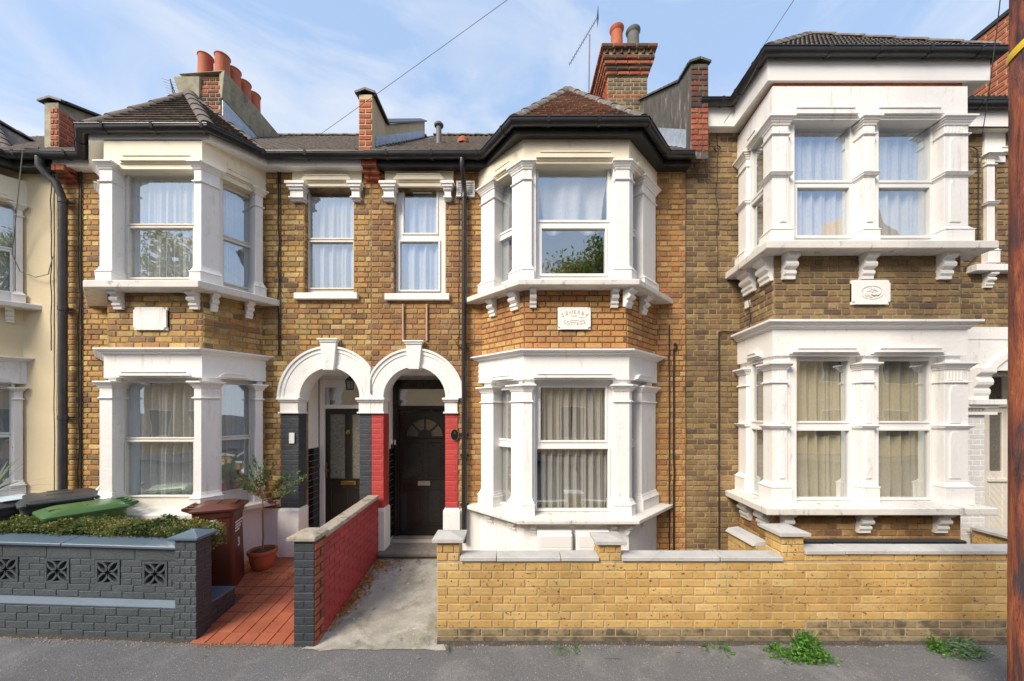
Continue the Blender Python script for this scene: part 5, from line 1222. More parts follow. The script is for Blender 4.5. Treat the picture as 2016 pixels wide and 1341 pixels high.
# ---- chimneys
def chimney(h, x0, x1, y0, y1, z0, z1, bm, mort, corb=True, mats=None, name='chimney'):
    o = MB().box(x0, x1, y0, y1, z0, z1).build(name, M[mort], h); bb = Bricks()
    for (P0, P1, L_) in (((x0, y0), (x1, y0), x1 - x0), ((x0, y1), (x0, y0), y1 - y0), ((x1, y0), (x1, y1), y1 - y0)): bb.lay(P0, P1, .002, L_ - .002, z0, z1, bm, matf=mats)
    return o, bb
def pot(parent, x, y, z, r, hh, mat, flare=True):
    p = [(r * 1.05, 0), (r * .98, .05), (r * .93, hh * .85)] + ([(r * 1.0, hh * .87), (r * 1.18, hh * .97), (r * 1.18, hh), (r * .95, hh), (r * .8, hh * .8)] if flare else [(r * .97, hh * .96), (r * 1.04, hh * .965), (r * 1.04, hh), (r * .86, hh), (r * .8, hh * .8)])
    return MB().lathe((x, y, z), p, 22).build('chimney_pot', M[mat], parent, smooth=35)
cm, cb = chimney(h3, 1.84, 2.60, 7.10, 8.5, 7.4, 8.86, 'brick_grey', 'mortar_pale', mats=lambda x, z: 'brick_red' if abs(z - 8.44) < .04 or x < 1.85 else 'brick_grey')
for i, (z, e, mt) in enumerate(((8.80, .03, 'brick_red'), (8.88, .055, 'brick_dark'), (8.96, .085, 'brick_red'), (9.04, .11, 'brick_dark'), (9.13, .10, 'brick_grey'), (9.22, .15, 'brick_dark'))):
    x0, x1, y0, y1 = 1.84 - e, 2.60 + e, 7.10 - e, 8.5 + e; MB().box(x0 + .004, x1 - .004, y0 + .004, y1 - .004, z, z + .082).build('corbel_course', M['mortar'], cm)
    if i == 4:
        for q in range(7):
            xx = x0 + .06 + q * (x1 - x0 - .12) / 6; m_ = MB(); m_.hexa([(xx - .045, y0 + .01, z + .01), (xx, y0 - .035, z + .01), (xx + .045, y0 + .01, z + .01), (xx, y0 + .06, z + .01), (xx - .045, y0 + .01, z + .075), (xx, y0 - .035, z + .075), (xx + .045, y0 + .01, z + .075), (xx, y0 + .06, z + .075)]); m_.build('dogtooth', M['brick_dark'], cm)
        cb.lay((x0, y1), (x0, y0), 0, y1 - y0, z, z + .08, 'brick_red', zref=z)
    else:
        for (P0, P1, L_) in (((x0, y0), (x1, y0), x1 - x0), ((x0, y1), (x0, y0), y1 - y0)): cb.lay(P0, P1, 0, L_, z, z + .08, mt if P0[1] == y0 else 'brick_red', zref=z, bond='stretcher')
cb.finish(cm, 300)
MB().hexa([(1.72, 7.0, 9.30), (2.72, 7.0, 9.30), (2.72, 8.6, 9.30), (1.72, 8.6, 9.30), (1.9, 7.15, 9.40), (2.55, 7.15, 9.40), (2.55, 8.45, 9.40), (1.9, 8.45, 9.40)]).build('flaunching', M['cement'], cm)
pot(cm, 2.065, 7.28, 9.36, .12, .54, 'terracotta'); pot(cm, 2.39, 7.28, 9.36, .12, .50, 'pot_grey'); pot(cm, 2.06, 7.95, 9.36, .13, .5, 'pot_cream'); pot(cm, 2.36, 7.95, 9.36, .12, .55, 'pot_grey')
cl, cb = chimney(h2, -6.30, -5.60, 7.0, 8.5, 7.0, 8.70, 'brick_grey', 'mortar_pale', mats=lambda x, z: 'brick_red' if (int(z * 13.3) % 5 in (1, 2)) and x > -5.95 else 'brick_dark')
cb.finish(cl, 200)
k = MB(); k.hexa([(-5.60, 7.0, 8.28), (-5.56, 6.98, 8.28), (-5.56, 8.55, 8.28), (-5.60, 8.55, 8.28), (-5.60, 6.96, 8.74), (-5.44, 6.9, 8.74), (-5.44, 8.6, 8.74), (-5.60, 8.6, 8.74)])
k.hexa([(-6.32, 6.97, 8.2), (-5.98, 6.97, 8.25), (-5.98, 7.1, 8.2), (-6.32, 7.1, 8.2), (-6.42, 6.9, 8.62), (-5.95, 6.94, 8.66), (-5.95, 7.2, 8.66), (-6.42, 7.2, 8.62)])
k.build('cement_skirt', M['cement'], cl, bev=.01)
MB().box(-5.598, -5.57, 7.02, 8.5, 7.0, 8.3).build('pale_render_side', M['lead'], cl)
MB().hexa([(-6.34, 6.94, 8.70), (-5.46, 6.92, 8.74), (-5.46, 8.6, 8.74), (-6.34, 8.6, 8.70), (-6.2, 7.05, 8.82), (-5.56, 7.0, 8.82), (-5.56, 8.5, 8.82), (-6.2, 8.5, 8.82)]).build('flaunching', M['cement'], cl)
pot(cl, -6.05, 7.2, 8.8, .13, .47, 'terracotta', False)
for i in range(4): pot(cl, -5.72, 7.2 + .29 * i, 8.8 - .0 * i, .13, .47, 'terracotta', False)
# ---- downpipes and cables fixed to the walls
def pipe(h, pts, r, mat, name='downpipe', collars=()):
    mb = MB().tube(pts, r, 12)
    for z in collars:
        x, y = pts[-1][0], pts[-1][1]; mb.tube([(x, y, z - .03), (x, y, z + .03)], r * 1.22, 12); mb.box(x - r * 1.7, x + r * 1.7, y + r * .5, y + r + .03, z - .012, z + .012)
    return mb.build(name, M[mat], h, smooth=45)
xb = PX(912, 5.2)
pipe(h3, [(xb, 5.08, 5.80), (xb, 5.08, 5.70), (xb + .005, 5.12, 5.62), (xb + .01, 5.2, 5.5), (xb + .01, 5.22, 5.40), (xb + .01, 5.22, .42)], .036, 'gutter', collars=(5.36, 3.2, 1.95, 1.66, .95))
xb = PX(124, 5.2)
pipe(h1, [(xb - .18, 5.08, 5.82), (xb - .18, 5.08, 5.70), (xb - .12, 5.13, 5.58), (xb - .05, 5.16, 5.52), (xb - .02, 5.17, 5.42), (xb + .0, 5.2, 5.3), (xb, 5.2, .1)], .045, 'pipe', collars=(5.28, 3.75, 2.2))
def cable(h, pts, r=.006, mat='cable', name='cable'): return MB().tube(pts, r, 5).build(name, M[mat], h)
def wav(px, y0, y1, n=26, a=.012, Y=F - .02, dx=0):
    return [(PX(px + dx * i / n, Y) + a * mnoise.noise((i * .35, px, 0)) * 2, Y, PZ(y0 + (y1 - y0) * i / n, Y)) for i in range(n + 1)]
cable(h2, wav(160, 322, 980), .010); cable(h2, wav(155, 330, 980, a=.02), .007); cable(h2, wav(548, 335, 700), .009); cable(h2, wav(552, 335, 700, a=.006), .006)
cable(h2, [(PX(540, F - .02) , F - .02, PZ(336, F)), (PX(549, F - .02), F - .02, PZ(342, F)), (PX(551, F - .02), F - .02, PZ(360, F))], .007)
cable(h1, wav(107, 345, 975, a=.006), .006, 'cable_grey'); cable(h1, wav(101, 340, 690, a=.012), .006)
cable(h1, [V3(20, 300, 5.0), V3(45, 298, 5.0), V3(38, 360, 5.05), V3(30, 440, 5.15), V3(24, 500, 5.2), V3(40, 535, 5.22), V3(70, 546, 5.23), V3(95, 540, 5.24), V3(104, 505, 5.25)], .006, 'cable_grey')
cable(h3, wav(1318, 640, 1090, a=.006), .010); cable(h3, wav(1327, 690, 1090, a=.008), .014); cable(h3, wav(1350, 260, 1090, a=.006), .003)
cable(h3, [V3(1327, 690, 5.27), V3(1332, 682, 5.27), V3(1328, 676, 5.27)], .02)
cable(h3, [V3(905, 660, 5.27), V3(896, 672, 5.27), V3(900, 680, 5.27), V3(925, 676, 5.27), V3(960, 672, 5.25), V3(968, 655, 5.2)], .006)
cable(h3, wav(903, 390, 700, a=.01), .004)
cable(h4, wav(1412, 200, 560, a=.02), .004); cable(h4, wav(1416, 655, 1080, a=.002), .010); cable(h4, [V3(1416, 655, 5.27), V3(1422, 652, 5.27), V3(1450, 655, 5.27)], .010)
cable(h4, [V3(1405, 292, 5.27), V3(1412, 285, 5.27), V3(1419, 292, 5.27), V3(1412, 299, 5.27), V3(1405, 292, 5.27)], .008)
cable(h4, [V3(1485, 560, 4.93), V3(1474, 590, 4.95), V3(1478, 630, 4.93), V3(1472, 660, 4.95)], .006)
cable(h4, [V3(1903, 268, 5.27), V3(1899, 285, 5.27), V3(1915, 290, 5.27), V3(1924, 295, 5.27), V3(1927, 330, 5.27), V3(1926, 500, 5.27), V3(1900, 528, 5.27)], .007)
MB().wbox(B4[0], B4[1], hit(1470, B4[0], B4[1])[0], hit(1478, B4[0], B4[1])[0], PZ(600, 4.9), PZ(585, 4.9), 0, .03).build('junction_box', M['upvc'], h4, bev=.004)
b2.finish(h2); b3.finish(h3); b4.finish(h4)
# roof vent pipe and the red cowl
k = MB().lathe((PX(864, 6.2), 6.2, 6.7), [(.045, -.1), (.045, .42), (.075, .425), (.08, .45), (.06, .475), (.02, .48)], 14); k.box(PX(845, 6.2), PX(885, 6.2), 6.05, 6.5, 6.62, 6.66)
k.build('roof_vent_pipe', M['cable_grey'], h3, smooth=40)
k = MB().lathe((PX(912, 6.3), 6.3, 6.94), [(.10, -.05), (.10, .02), (.06, .06), (.02, .08)], 12); k.build('roof_cowl', M['terracotta'], h3, smooth=40)
# tall brick gable beyond the right-hand roof
h5 = thing('brick_extension', 'red brick loft extension wall beyond the right-hand roof', 'building', (7.2, 6, 0))
gx = 7.14; zg = PZ(35.5, 720 * gx / (1976.7 - CX))
MB().box(gx, gx + 3, 4.95, 9, 6.3, zg).build('wall', M['mortar_pale'], h5)
MB().box(gx - .03, gx + 3, 4.93, 9, zg, zg + .06).build('verge', M['fascia_black'], h5)
b5 = Bricks(); b5.lay((gx, 9), (gx, 4.95), 1.6, 4.05, PZ(240, 5.3), zg - .01, 'brick_red', bond='stretcher'); b5.finish(h5, 200)
# ------------------------------------------------------------------ garden walls
YW = 3.64
yw = thing('garden_wall', 'low yellow brick garden wall with pale stone coping along the pavement', 'garden wall', (2, YW, 0))
xa, xb_, xc, xd = PX(861, YW), PX(905, YW), PX(1180, YW), PX(1222.5, YW); xe, xf = PX(1540, YW), PX(1581.5, YW); xg = 5.9
CW = .0812; zlow, zhigh = PZ(1104, YW), PZ(1090.7, YW)
MB().box(xa + .004, xe + .1, YW + .003, YW + .10, -.02, zlow).build('wall_core', M['mortar_yellow'], yw)
MB().box(xe + .1, xg, YW + .004, YW + .10, -.02, zhigh).build('wall_core', M['mortar_yellow'], yw)
MB().box(xa, xg, YW - .012, YW + .1, -.04, .042).build('wall_footing', M['brick_damp'], yw)
yb = Bricks(); P0, P1 = (-10, YW), (10, YW)
yb.lay(P0, P1, xa + 10, xg + 10, .05, zlow, '', matf=lambda x, z: 'brick_damp' if z < .12 + .05 * mnoise.noise((x * 1.7, 4, 4)) + (.075 if 3 < x < 5.2 else 0) else 'brick_yellow', bond='stretcher', course=CW, bl=.2145, zref=.048, bh=.070)
yb.lay(P0, P1, xe + 10, xg + 10, zlow, zhigh, 'brick_yellow', bond='stretcher', course=CW, bl=.2145, zref=zlow - .01, bh=.070)
piers = []
for (a, b, zt, nm) in ((xa, xb_, PZ(1067, YW), 0), (xc, xd, PZ(1071, YW), 1), (xe, xf, PZ(1055, YW), 2)):
    dp = .215 if nm < 2 else .24; MB().box(a + .004, b - .004, YW + .002, YW + dp, 0, zt).build('pier_core', M['mortar_yellow'], yw)
    z_ = zlow if nm != 2 else zlow
    yb.lay((a, YW - .001), (b, YW - .001), .0, b - a, z_, zt, 'brick_yellow', bond='header', course=CW, head=.102, zref=z_ - .003, bh=.070)
    yb.lay((a, YW + dp), (a, YW - .001), 0, dp, z_, zt, 'brick_yellow', bond='stretcher', course=CW, bl=.2145, zref=z_ - .003, bh=.070)
    e = .045; m_ = MB(); z0 = zt + .002
    m_.hexa([(a - e, YW - e, z0), (b + e, YW - e, z0), (b + e, YW + dp + e, z0), (a - e, YW + dp + e, z0), (a - e, YW - e, z0 + .035), (b + e, YW - e, z0 + .035), (b + e, YW + dp + e, z0 + .035), (a - e, YW + dp + e, z0 + .035)])
    c = ((a + b) / 2, YW + dp / 2, z0 + .068)
    m_.add([(a - e, YW - e, z0 + .035), (b + e, YW - e, z0 + .035), (b + e, YW + dp + e, z0 + .035), (a - e, YW + dp + e, z0 + .035), c], [(0, 1, 4), (1, 2, 4), (2, 3, 4), (3, 0, 4)])
    m_.build('pier_cap', M['coping'], yw, bev=.004)
def coping(h, xs, y, z, mat='coping', dz=.042):
    for a, b in zip(xs, xs[1:]):
        m_ = MB(); r = ru(-.002, .002); a += .003; b -= .003
        m_.hexa([(a, y - .03, z + r), (b, y - .03, z), (b, y + .13, z), (a, y + .13, z + r), (a, y - .03, z + dz + r), (b, y - .03, z + dz), (b, y + .13, z + dz + .012), (a, y + .13, z + dz + .012 + r)])
        m_.build('coping', M[mat], h, bev=.006)
pw_ = lambda px: PX(px, YW)
coping(yw, [xb_ + .002, pw_(978), pw_(1104), xc - .002], YW, zlow + .002); coping(yw, [xd + .002, pw_(1416), xe - .002], YW, zlow + .002)
coping(yw, [xf + .002, pw_(1661), pw_(1786), pw_(1914), 5.4, 5.9], YW, zhigh + .002)
yb.finish(yw, 300)
# dividing wall between the two front yards, right
dw = thing('dividing_wall', 'short yellow brick wall running back to the right house with angled coping', 'garden wall', (2.7, 4.3, 0))
MB().box(2.604, 2.696, YW + .25, 4.42, 0, .84).build('wall_core', M['mortar_yellow'], dw); MB().box(2.604, 2.70, 4.421, 5.26, 0, .3).build('wall_core', M['mortar_yellow'], dw)
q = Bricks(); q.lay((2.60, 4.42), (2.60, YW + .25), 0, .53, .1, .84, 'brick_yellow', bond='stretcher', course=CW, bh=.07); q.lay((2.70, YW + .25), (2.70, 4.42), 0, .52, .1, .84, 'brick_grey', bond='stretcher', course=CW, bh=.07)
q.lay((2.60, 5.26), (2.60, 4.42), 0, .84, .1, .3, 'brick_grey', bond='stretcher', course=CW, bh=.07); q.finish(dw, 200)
m_ = MB(); m_.hexa([(2.56, YW + .27, .842), (2.74, YW + .27, .842), (2.74, 4.42, .842), (2.56, 4.42, .842), (2.60, YW + .27, .885), (2.72, YW + .27, .90), (2.72, 4.42, .90), (2.60, 4.42, .885)]); m_.build('coping', M['coping'], dw, bev=.004)
dw2 = thing('dividing_wall', 'yellow brick wall with sloping stone coping beside the white entrance', 'garden wall', (6.6, 4.5, 0))
MB().box(6.58, 6.70, YW + .12, 5.24, 0, .60).build('wall_core', M['mortar_yellow'], dw2)
q = Bricks(); q.lay((6.58, 5.24), (6.58, YW + .12), 0, 1.48, .1, .60, 'brick_yellow', bond='stretcher', course=CW, bh=.07); q.finish(dw2, 200)
MB().box(6.52, 6.75, YW + .12, 5.22, .602, .645).build('coping', M['coping'], dw2, bev=.005)
tb = tag(MB().box(PX(1583, 3.98), PX(1893, 3.98), 3.93, 4.02, .5, PZ(1064.5, 3.95)).build('timber_board', M['tar'], bev=.005), 'long black board standing behind the right half of the yellow wall', 'board')
# red dividing wall with its grey pier
rw = thing('garden_wall', 'red painted brick wall with mossy coping and a slate grey front pier', 'garden wall', (-2, 4.2, 0))
x0, x1 = -2.125, -1.928; yp0, yp1 = 3.547, 3.722; yE = 5.23
zt0, zt1 = 1.0, 1.055
def prism(y0, y1, xa, xb, za0, za1, zb0, zb1): return MB().hexa([(xa, y0, za0), (xb, y0, za0), (xb, y1, za1), (xa, y1, za1), (xa, y0, zb0), (xb, y0, zb0), (xb, y1, zb1), (xa, y1, zb1)])
prism(yp1, yE, -2.055, x1 - .004, -.02, .15, zt0, zt1).build('wall_core', M['paint_redwall'], rw)
MB().box(x0 + .003, x1 - .004, yp0 + .002, yp1, -.05, 1.03).build('pier_core', M['paint_slate'], rw)
q = Bricks(); cw = .0785
q.lay((x0, yp0), (x1 - .002, yp0), 0, x1 - x0 - .002, -.02, 1.03, 'paint_slate', bond='stretcher', bl=.215, course=cw, zref=-.02, bh=.069)
for k_ in range(13):      # header-and-closer bricks on the pier's red side
    z_ = -.02 + k_ * cw + .005 + .0345
    for a, b in (((0, .102), (.112, .172)) if k_ % 2 else ((0, .172),)):
        for (u0, u1, mt) in [(a, b, 'brick_red')]: q.e.append((x1, yp0 + (u0 + u1) / 2, z_, pi / 2, u1 - u0 - .008, .064, mt))
ang = atan2(zt1 - zt0 , yE - yp1)
for k_ in range(13):
    y_ = yp1 + .004 - (.11 if k_ % 2 else 0); 
    while y_ < yE:
        a, b = max(y_, yp1 + .004), min(y_ + .214, yE); y_ += .225
        if b - a > .03:
            ym = (a + b) / 2; f = (ym - yp1) / (yE - yp1); z_ = -.02 + k_ * .0785 + .04 + f * (.17 * (1 - k_ / 13) + .055 * k_ / 13)
            q.e.append((x1 - .003, ym, z_, pi / 2, b - a, .069 - .006 * f, 'paint_redwall'))
q.finish(rw, 300)
n = 6
for i in range(n):
    a, b = yp1 + .01 + (yE - yp1 - .01) * i / n, yp1 + .01 + (yE - yp1 - .01) * (i + 1) / n - .004; f0, f1 = (a - yp1) / (yE - yp1), (b - yp1) / (yE - yp1); za, zb = zt0 + (zt1 - zt0) * f0, zt0 + (zt1 - zt0) * f1
    m_ = MB(); m_.hexa([(-2.085, a, za), (-1.90, a, za), (-1.90, b, zb), (-2.085, b, zb), (-2.07, a, za + .04), (-1.915, a, za + .04), (-1.915, b, zb + .04), (-2.07, b, zb + .04)]); m_.build('coping', M['coping_old'], rw, bev=.006)
m_ = MB(); e = .055; z0 = 1.032; A = (x0 - e, x1 + .03, yp0 - .04, yp1 + .06)
m_.hexa([(A[0], A[2], z0), (A[1], A[2], z0), (A[1], A[3], z0), (A[0], A[3], z0), (A[0], A[2], z0 + .035), (A[1], A[2], z0 + .035), (A[1], A[3], z0 + .035), (A[0], A[3], z0 + .035)])
m_.hexa([(A[0], A[2], z0 + .035), (A[1], A[2], z0 + .035), (A[1], A[3], z0 + .035), (A[0], A[3], z0 + .035), (A[0] + .08, A[2] + .08, z0 + .065), (A[1] - .07, A[2] + .08, z0 + .065), (A[1] - .07, A[3] - .03, z0 + .065), (A[0] + .08, A[3] - .03, z0 + .065)]); m_.build('pier_cap', M['coping_old'], rw, bev=.006)
# grey wall on the left with pierced screen blocks
gw = thing('garden_wall', 'blue grey painted garden wall with pierced leaf pattern blocks', 'garden wall', (-3.15, YW, 0))
gx1 = PX(387, YW) + 0; gx0 = PX(345, YW); TL = .030         # the wall climbs gently to the left
def gz(x): return TL * max(0, gx0 - x)
def gbox(xa, xb, y0, y1, za, zb):   # box following the slope
    return MB().hexa([(xa, y0, za + gz(xa)), (xb, y0, za + gz(xb)), (xb, y1, za + gz(xb)), (xa, y1, za + gz(xa)), (xa, y0, zb + gz(xa)), (xb, y0, zb + gz(xb)), (xb, y1, zb + gz(xb)), (xa, y1, zb + gz(xa))])
Lx = -5.6
zledge = PZ(1193, YW); zcop = PZ(1084, YW); YU = YW + .055
gbox(Lx, gx0, YW + .004, YW + .2, -.05, zledge - .035).build('wall_core', M['paint_grey'], gw)
m_ = MB(); xs = [Lx, -4.6, -4.0, gx0 - .001]
for a, b in zip(xs, xs[1:]): m_.hexa([(a, YW, zledge - .03 + gz(a)), (b, YW, zledge - .03 + gz(b)), (b, YU + .01, zledge + .018 + gz(b)), (a, YU + .01, zledge + .018 + gz(a)), (a, YW, zledge - .02 + gz(a)), (b, YW, zledge - .02 + gz(b)), (b, YU + .01, zledge + .03 + gz(b)), (a, YU + .01, zledge + .03 + gz(a))])
m_.build('ledge', M['gloss_grey'], gw)
q = Bricks()
def gl(z0, z1, y, holes=(), bl=.215, ph=0, course=.0775):
    k_ = 0; z_ = z0
    while z_ < z1 - .02:
        u = Lx + (bl / 2 if (k_ + ph) % 2 else 0)
        while u < gx0:
            a, b = max(u, Lx), min(u + bl, gx0 - .002); u += bl + .006; zc_ = z_ + course / 2
            if b - a < .04: continue
            for i0, i1 in clip(a, b, zc_, course - .009, holes):
                xm = (i0 + i1) / 2; q.e.append((xm, y, zc_ + gz(xm), 0, i1 - i0, course - .005, 'paint_grey'))
        z_ += course; k_ += 1
gl(-.0, zledge - .035, YW, bl=.215)
sb = []
for (a, b) in ((-12, 36), (89, 137), (189, 236), (281, 330)): sb.append(((PX(a, YU) + PX(b, YU)) / 2))
BS = .252; zb0 = PZ(1155.5, YU); zb1 = zb0 + BS
holes = [('r', x - BS / 2, x + BS / 2, zb0, zb1) for x in sb + [sb[0] - .52, sb[0] - 1.04]]
m_ = MB(); xs = sorted([Lx, gx0] + [v for h_ in holes for v in h_[1:3] if v > Lx])
gbox(Lx, gx0, YU + .003, YU + .1, zledge - .0, zb0).build('wall_core', M['paint_grey'], gw); gbox(Lx, gx0, YU + .003, YU + .1, zb1, zcop).build('wall_core', M['paint_grey'], gw)
for a, b in zip(xs, xs[1:]):
    mdl = (a + b) / 2
    if not any(h_[1] < mdl < h_[2] for h_ in holes): gbox(a, b, YU + .003, YU + .1, zb0, zb1).build('wall_core', M['paint_grey'], gw)
gl(zledge + .03, zb0, YU, ph=1, course=(zb0 - zledge - .03) / 2); gl(zb0, zb1, YU, holes, bl=.20, course=BS / 4, ph=1); gl(zb1, zcop, YU, ph=0, course=(zcop - zb1), bl=.44)
for xs_ in sb + [sb[0] - .52]:
    if xs_ < Lx + .2: continue
    zc_ = (zb0 + zb1) / 2 + gz(xs_); hb = BS / 2; k = MB(); Q0, Q1 = (xs_ - 1, YU), (xs_ + 1, YU)
    hole_wall(k, Q0, Q1, 1 - hb + .002, 1 + hb - .002, zc_ - hb + .002, zc_ + hb - .002, [(1 - hb + .022, 1 + hb - .022, zc_ - hb + .022, zc_ + hb - .022)], -.09, .006)
    r = (hb - .015) * 1.0
    for (cx_, cz_) in ((1, 1), (1, -1), (-1, 1), (-1, -1)):     # four leaf loops crossing at the centre
        R_ = r * 1.02
        for (ax_, az_) in ((cx_ * r, 0), (0, cz_ * r)):
            a0 = atan2(-az_, -ax_); a1 = atan2(cz_ * r - az_, cx_ * r - ax_); d_ = (a1 - a0 + pi) % (2 * pi) - pi
            A = [a0 + d_ * t / 8 for t in range(9)]
            f = lambda rr: [(1 + ax_ + rr * cos(a), zc_ + az_ + rr * sin(a)) for a in A]
            k.wstrip(Q0, Q1, f(r + .010), f(r - .010), -.085, .004)
    k.build('screen_block', M['paint_grey'], gw)
MB().box(Lx, gx0, YU + .10, YU + .12, .1, .8).build('planter_lining', M['board_tan'], gw)
for a, b in ((Lx, PX(116, YW)), (PX(116, YW) + .004, gx0 - .002)):
    z0 = zcop
    m_ = MB(); m_.hexa([(a, YW + .01, z0 + gz(a)), (b, YW + .01, z0 + gz(b)), (b, YW + .2, z0 + gz(b)), (a, YW + .2, z0 + gz(a)), (a, YW + .01, z0 + .03 + gz(a)), (b, YW + .01, z0 + .03 + gz(b)), (b, YW + .2, z0 + .055 + gz(b)), (a, YW + .2, z0 + .055 + gz(a))]); m_.build('coping', M['gloss_grey'], gw, bev=.006)
zc1 = PZ(1062.5, YW)
MB().box(gx0 + .003, gx1 - .003, YW - .0, YW + .178, -.05, zc1).build('pier_core', M['paint_grey'], gw)
q.lay((gx0, YW - .003), (gx1, YW - .003), 0, gx1 - gx0, -.03, zc1, 'paint_grey', bond='header', head=.1, course=.0775, zref=-.03)
q.lay((gx1, YW - .003), (gx1, YW + .182), 0, .185, -.03, zc1, 'paint_slate', bond='stretcher', bl=.185, course=.0775, zref=-.03)
q.finish(gw, 300)
e = .04; a, b, c_, d_ = gx0 - e, gx1 + e, YW - e, YW + .18 + e; m_ = MB().box(a, b, c_, d_, zc1 + .001, zc1 + .03); m_.add([(a, c_, zc1 + .03), (b, c_, zc1 + .03), (b, d_, zc1 + .03), (a, d_, zc1 + .03), ((a + b) / 2, (c_ + d_) / 2, zc1 + .085)], [(0, 1, 4), (1, 2, 4), (2, 3, 4), (3, 0, 4)])
m_.build('pier_cap', M['gloss_grey'], gw, bev=.005)
lw = thing('low_wall', 'low slate grey block wall behind the pier beside the tiled path', 'low wall', (-3.35, 4.05, 0))
q = Bricks(); xr = -3.185
MB().box(-3.6, xr - .004, 3.83, 4.19, -.02, .262).build('wall_core', M['paint_slate'], lw); MB().box(-3.6, xr + .006, 3.83, 4.2, .262, .285).build('cap', M['gloss_grey'], lw, bev=.004)
q.lay((xr, 3.83), (xr, 4.19), 0, .36, .03, .26, 'paint_slate', bond='stretcher', course=.0775, zref=.03); q.finish(lw)
# ------------------------------------------------------------------ bins
def wheelie(name, label, loc, rot, mat, w=.50, dep=.55, hgt=1.0, tilt=0, group='wheelie bins'):
    t = thing(name, label, 'wheelie bin', loc, group); t.rotation_euler = (0, 0, rot)
    m_ = MB(); sec = [(.0, .36, .40), (.04, .40, .44), (.75 * hgt, w * .93, dep * .93), (hgt - .09, w * .96, dep * .96)]
    def ringr(z, a, b, r=.05, yo=0):
        pts = []
        for (sx, sy, a0) in ((1, 1, 0), (-1, 1, pi / 2), (-1, -1, pi), (1, -1, 1.5 * pi)):
            for i in range(4): an = a0 + pi / 2 * i / 3; pts.append((sx * (a / 2 - r) + r * cos(an), sy * (b / 2 - r) + r * sin(an) + yo, z))
        return pts
    def loft(mb, rings):
        k = len(mb.v); n_ = 16
        for r_ in rings: mb.v += r_
        for j in range(len(rings) - 1):
            for i in range(n_): a = k + j * n_ + i; b = k + j * n_ + (i + 1) % n_; mb.f.append((a, b, b + n_, a + n_))
        mb.f.append(tuple(range(k + n_ - 1, k - 1, -1))); mb.f.append(tuple(k + (len(rings) - 1) * n_ + i for i in range(n_)))
    loft(m_, [ringr(z, a, b) for z, a, b in sec])
    loft(m_, [ringr(hgt - .13, w * .97, dep * .97), ringr(hgt - .12, w + .0, dep), ringr(hgt - .05, w + .01, dep + .01), ringr(hgt - .04, w, dep)])
    for s_ in (-.12, .12): m_.box(s_ - .004, s_ + .004, -dep * .485, -dep * .44, .75 * hgt, hgt - .12)
    for s_ in (-1, 1):
        for yy in (-.09, .09): m_.box(s_ * w * .475 - .006, s_ * w * .475 + .006, yy - .003, yy + .003, hgt - .25, hgt - .13)
    m_.build('body', M[mat], t, smooth=35, local=True, bev=.003)
    l = MB(); hy = dep / 2
    loft(l, [ringr(hgt - .045, w + .05, dep + .07, .05, -.01), ringr(hgt - .02, w + .055, dep + .075, .05, -.01), ringr(hgt - .012, w + .04, dep + .06, .05, -.01), ringr(hgt + .01, w - .02, dep - .02, .06, .0), ringr(hgt + .028, w - .08, dep - .10, .06, .02)])
    l.box(-.09, .09, -hy + .02, -hy + .11, hgt + .0, hgt + .034)
    l.tube([(-w * .18, 0, hgt + .028), (w * .18, 0, hgt + .028)], .01, 6)
    l.build('lid', M[mat], t, smooth=35, local=True, bev=.002)
    hd = MB(); hd.tube([(-w * .42, hy + .085, hgt + .0), (w * .42, hy + .085, hgt + .0)], .018, 10)
    for s_ in (-.42, -.14, .14, .42): hd.hexa([(w * s_ - .016, hy - .02, hgt - .06), (w * s_ + .016, hy - .02, hgt - .06), (w * s_ + .016, hy + .09, hgt - .015), (w * s_ - .016, hy + .09, hgt - .015), (w * s_ - .016, hy - .03, hgt + .01), (w * s_ + .016, hy - .03, hgt + .01), (w * s_ + .016, hy + .09, hgt + .016), (w * s_ - .016, hy + .09, hgt + .016)])
    hd.build('handle', M[mat], t, smooth=35, local=True)
    for s_ in (-1, 1): 
        wh = MB(); c = (s_ * (w / 2 - .04), dep / 2 - .06, .1); wh.tube([(c[0] - .02, c[1], c[2]), (c[0] + .02, c[1], c[2])], .1, 18); wh.build('wheel', M['cable'], t, smooth=40, local=True)
    return t
br = wheelie('wheelie_bin', 'brown wheelie bin with a white number three on its side', (-3.66, 4.56, yard(4.56) - .02), R(110), 'bin_brown', w=.42, dep=.42, hgt=1.03)
mt = Matrix.Translation((-.212, .02, .82)) @ Matrix.Rotation(R(-90), 4, 'Z') @ Matrix.Rotation(R(90), 4, 'X')
letters(br, [('3', mt @ Matrix.Translation((.04, -.14, 0)) @ Matrix.Scale(.30, 4) @ Matrix.Diagonal((1, 1, .3, 1)))], 'upvc', 'number_sticker', local=True)
mt = Matrix.Translation((0, -.206, .80)) @ Matrix.Rotation(R(90), 4, 'X')
it = [(c, mt @ Matrix.Translation((-.14 + i * .032, .0, 0)) @ Matrix.Scale(.05, 4) @ Matrix.Diagonal((1, 1, .3, 1))) for i, c in enumerate('FOODGARDEN')]
letters(br, [('3', mt @ Matrix.Translation((-.02, -.30, 0)) @ Matrix.Scale(.16, 4) @ Matrix.Diagonal((1, 1, .3, 1)))], 'upvc', 'number_sticker', local=True)
k = MB()
for i in range(4): k.box(-.14, .12 - i * .04, -.212, -.205, .81 - i * .035, .826 - i * .035)
k.build('raised_print', M['upvc'], br, local=True)
wheelie('wheelie_bin', 'green lidded wheelie bin behind the clipped hedge', (-5.0, 4.27, .12), R(-30), 'bin_green', w=.50, dep=.60, hgt=1.055)
gb = wheelie('wheelie_bin', 'dark grey wheelie bin with its handle out beside the green one', (-5.72, 4.62, .13), R(-125), 'bin_grey', w=.62, dep=.72, hgt=1.09)
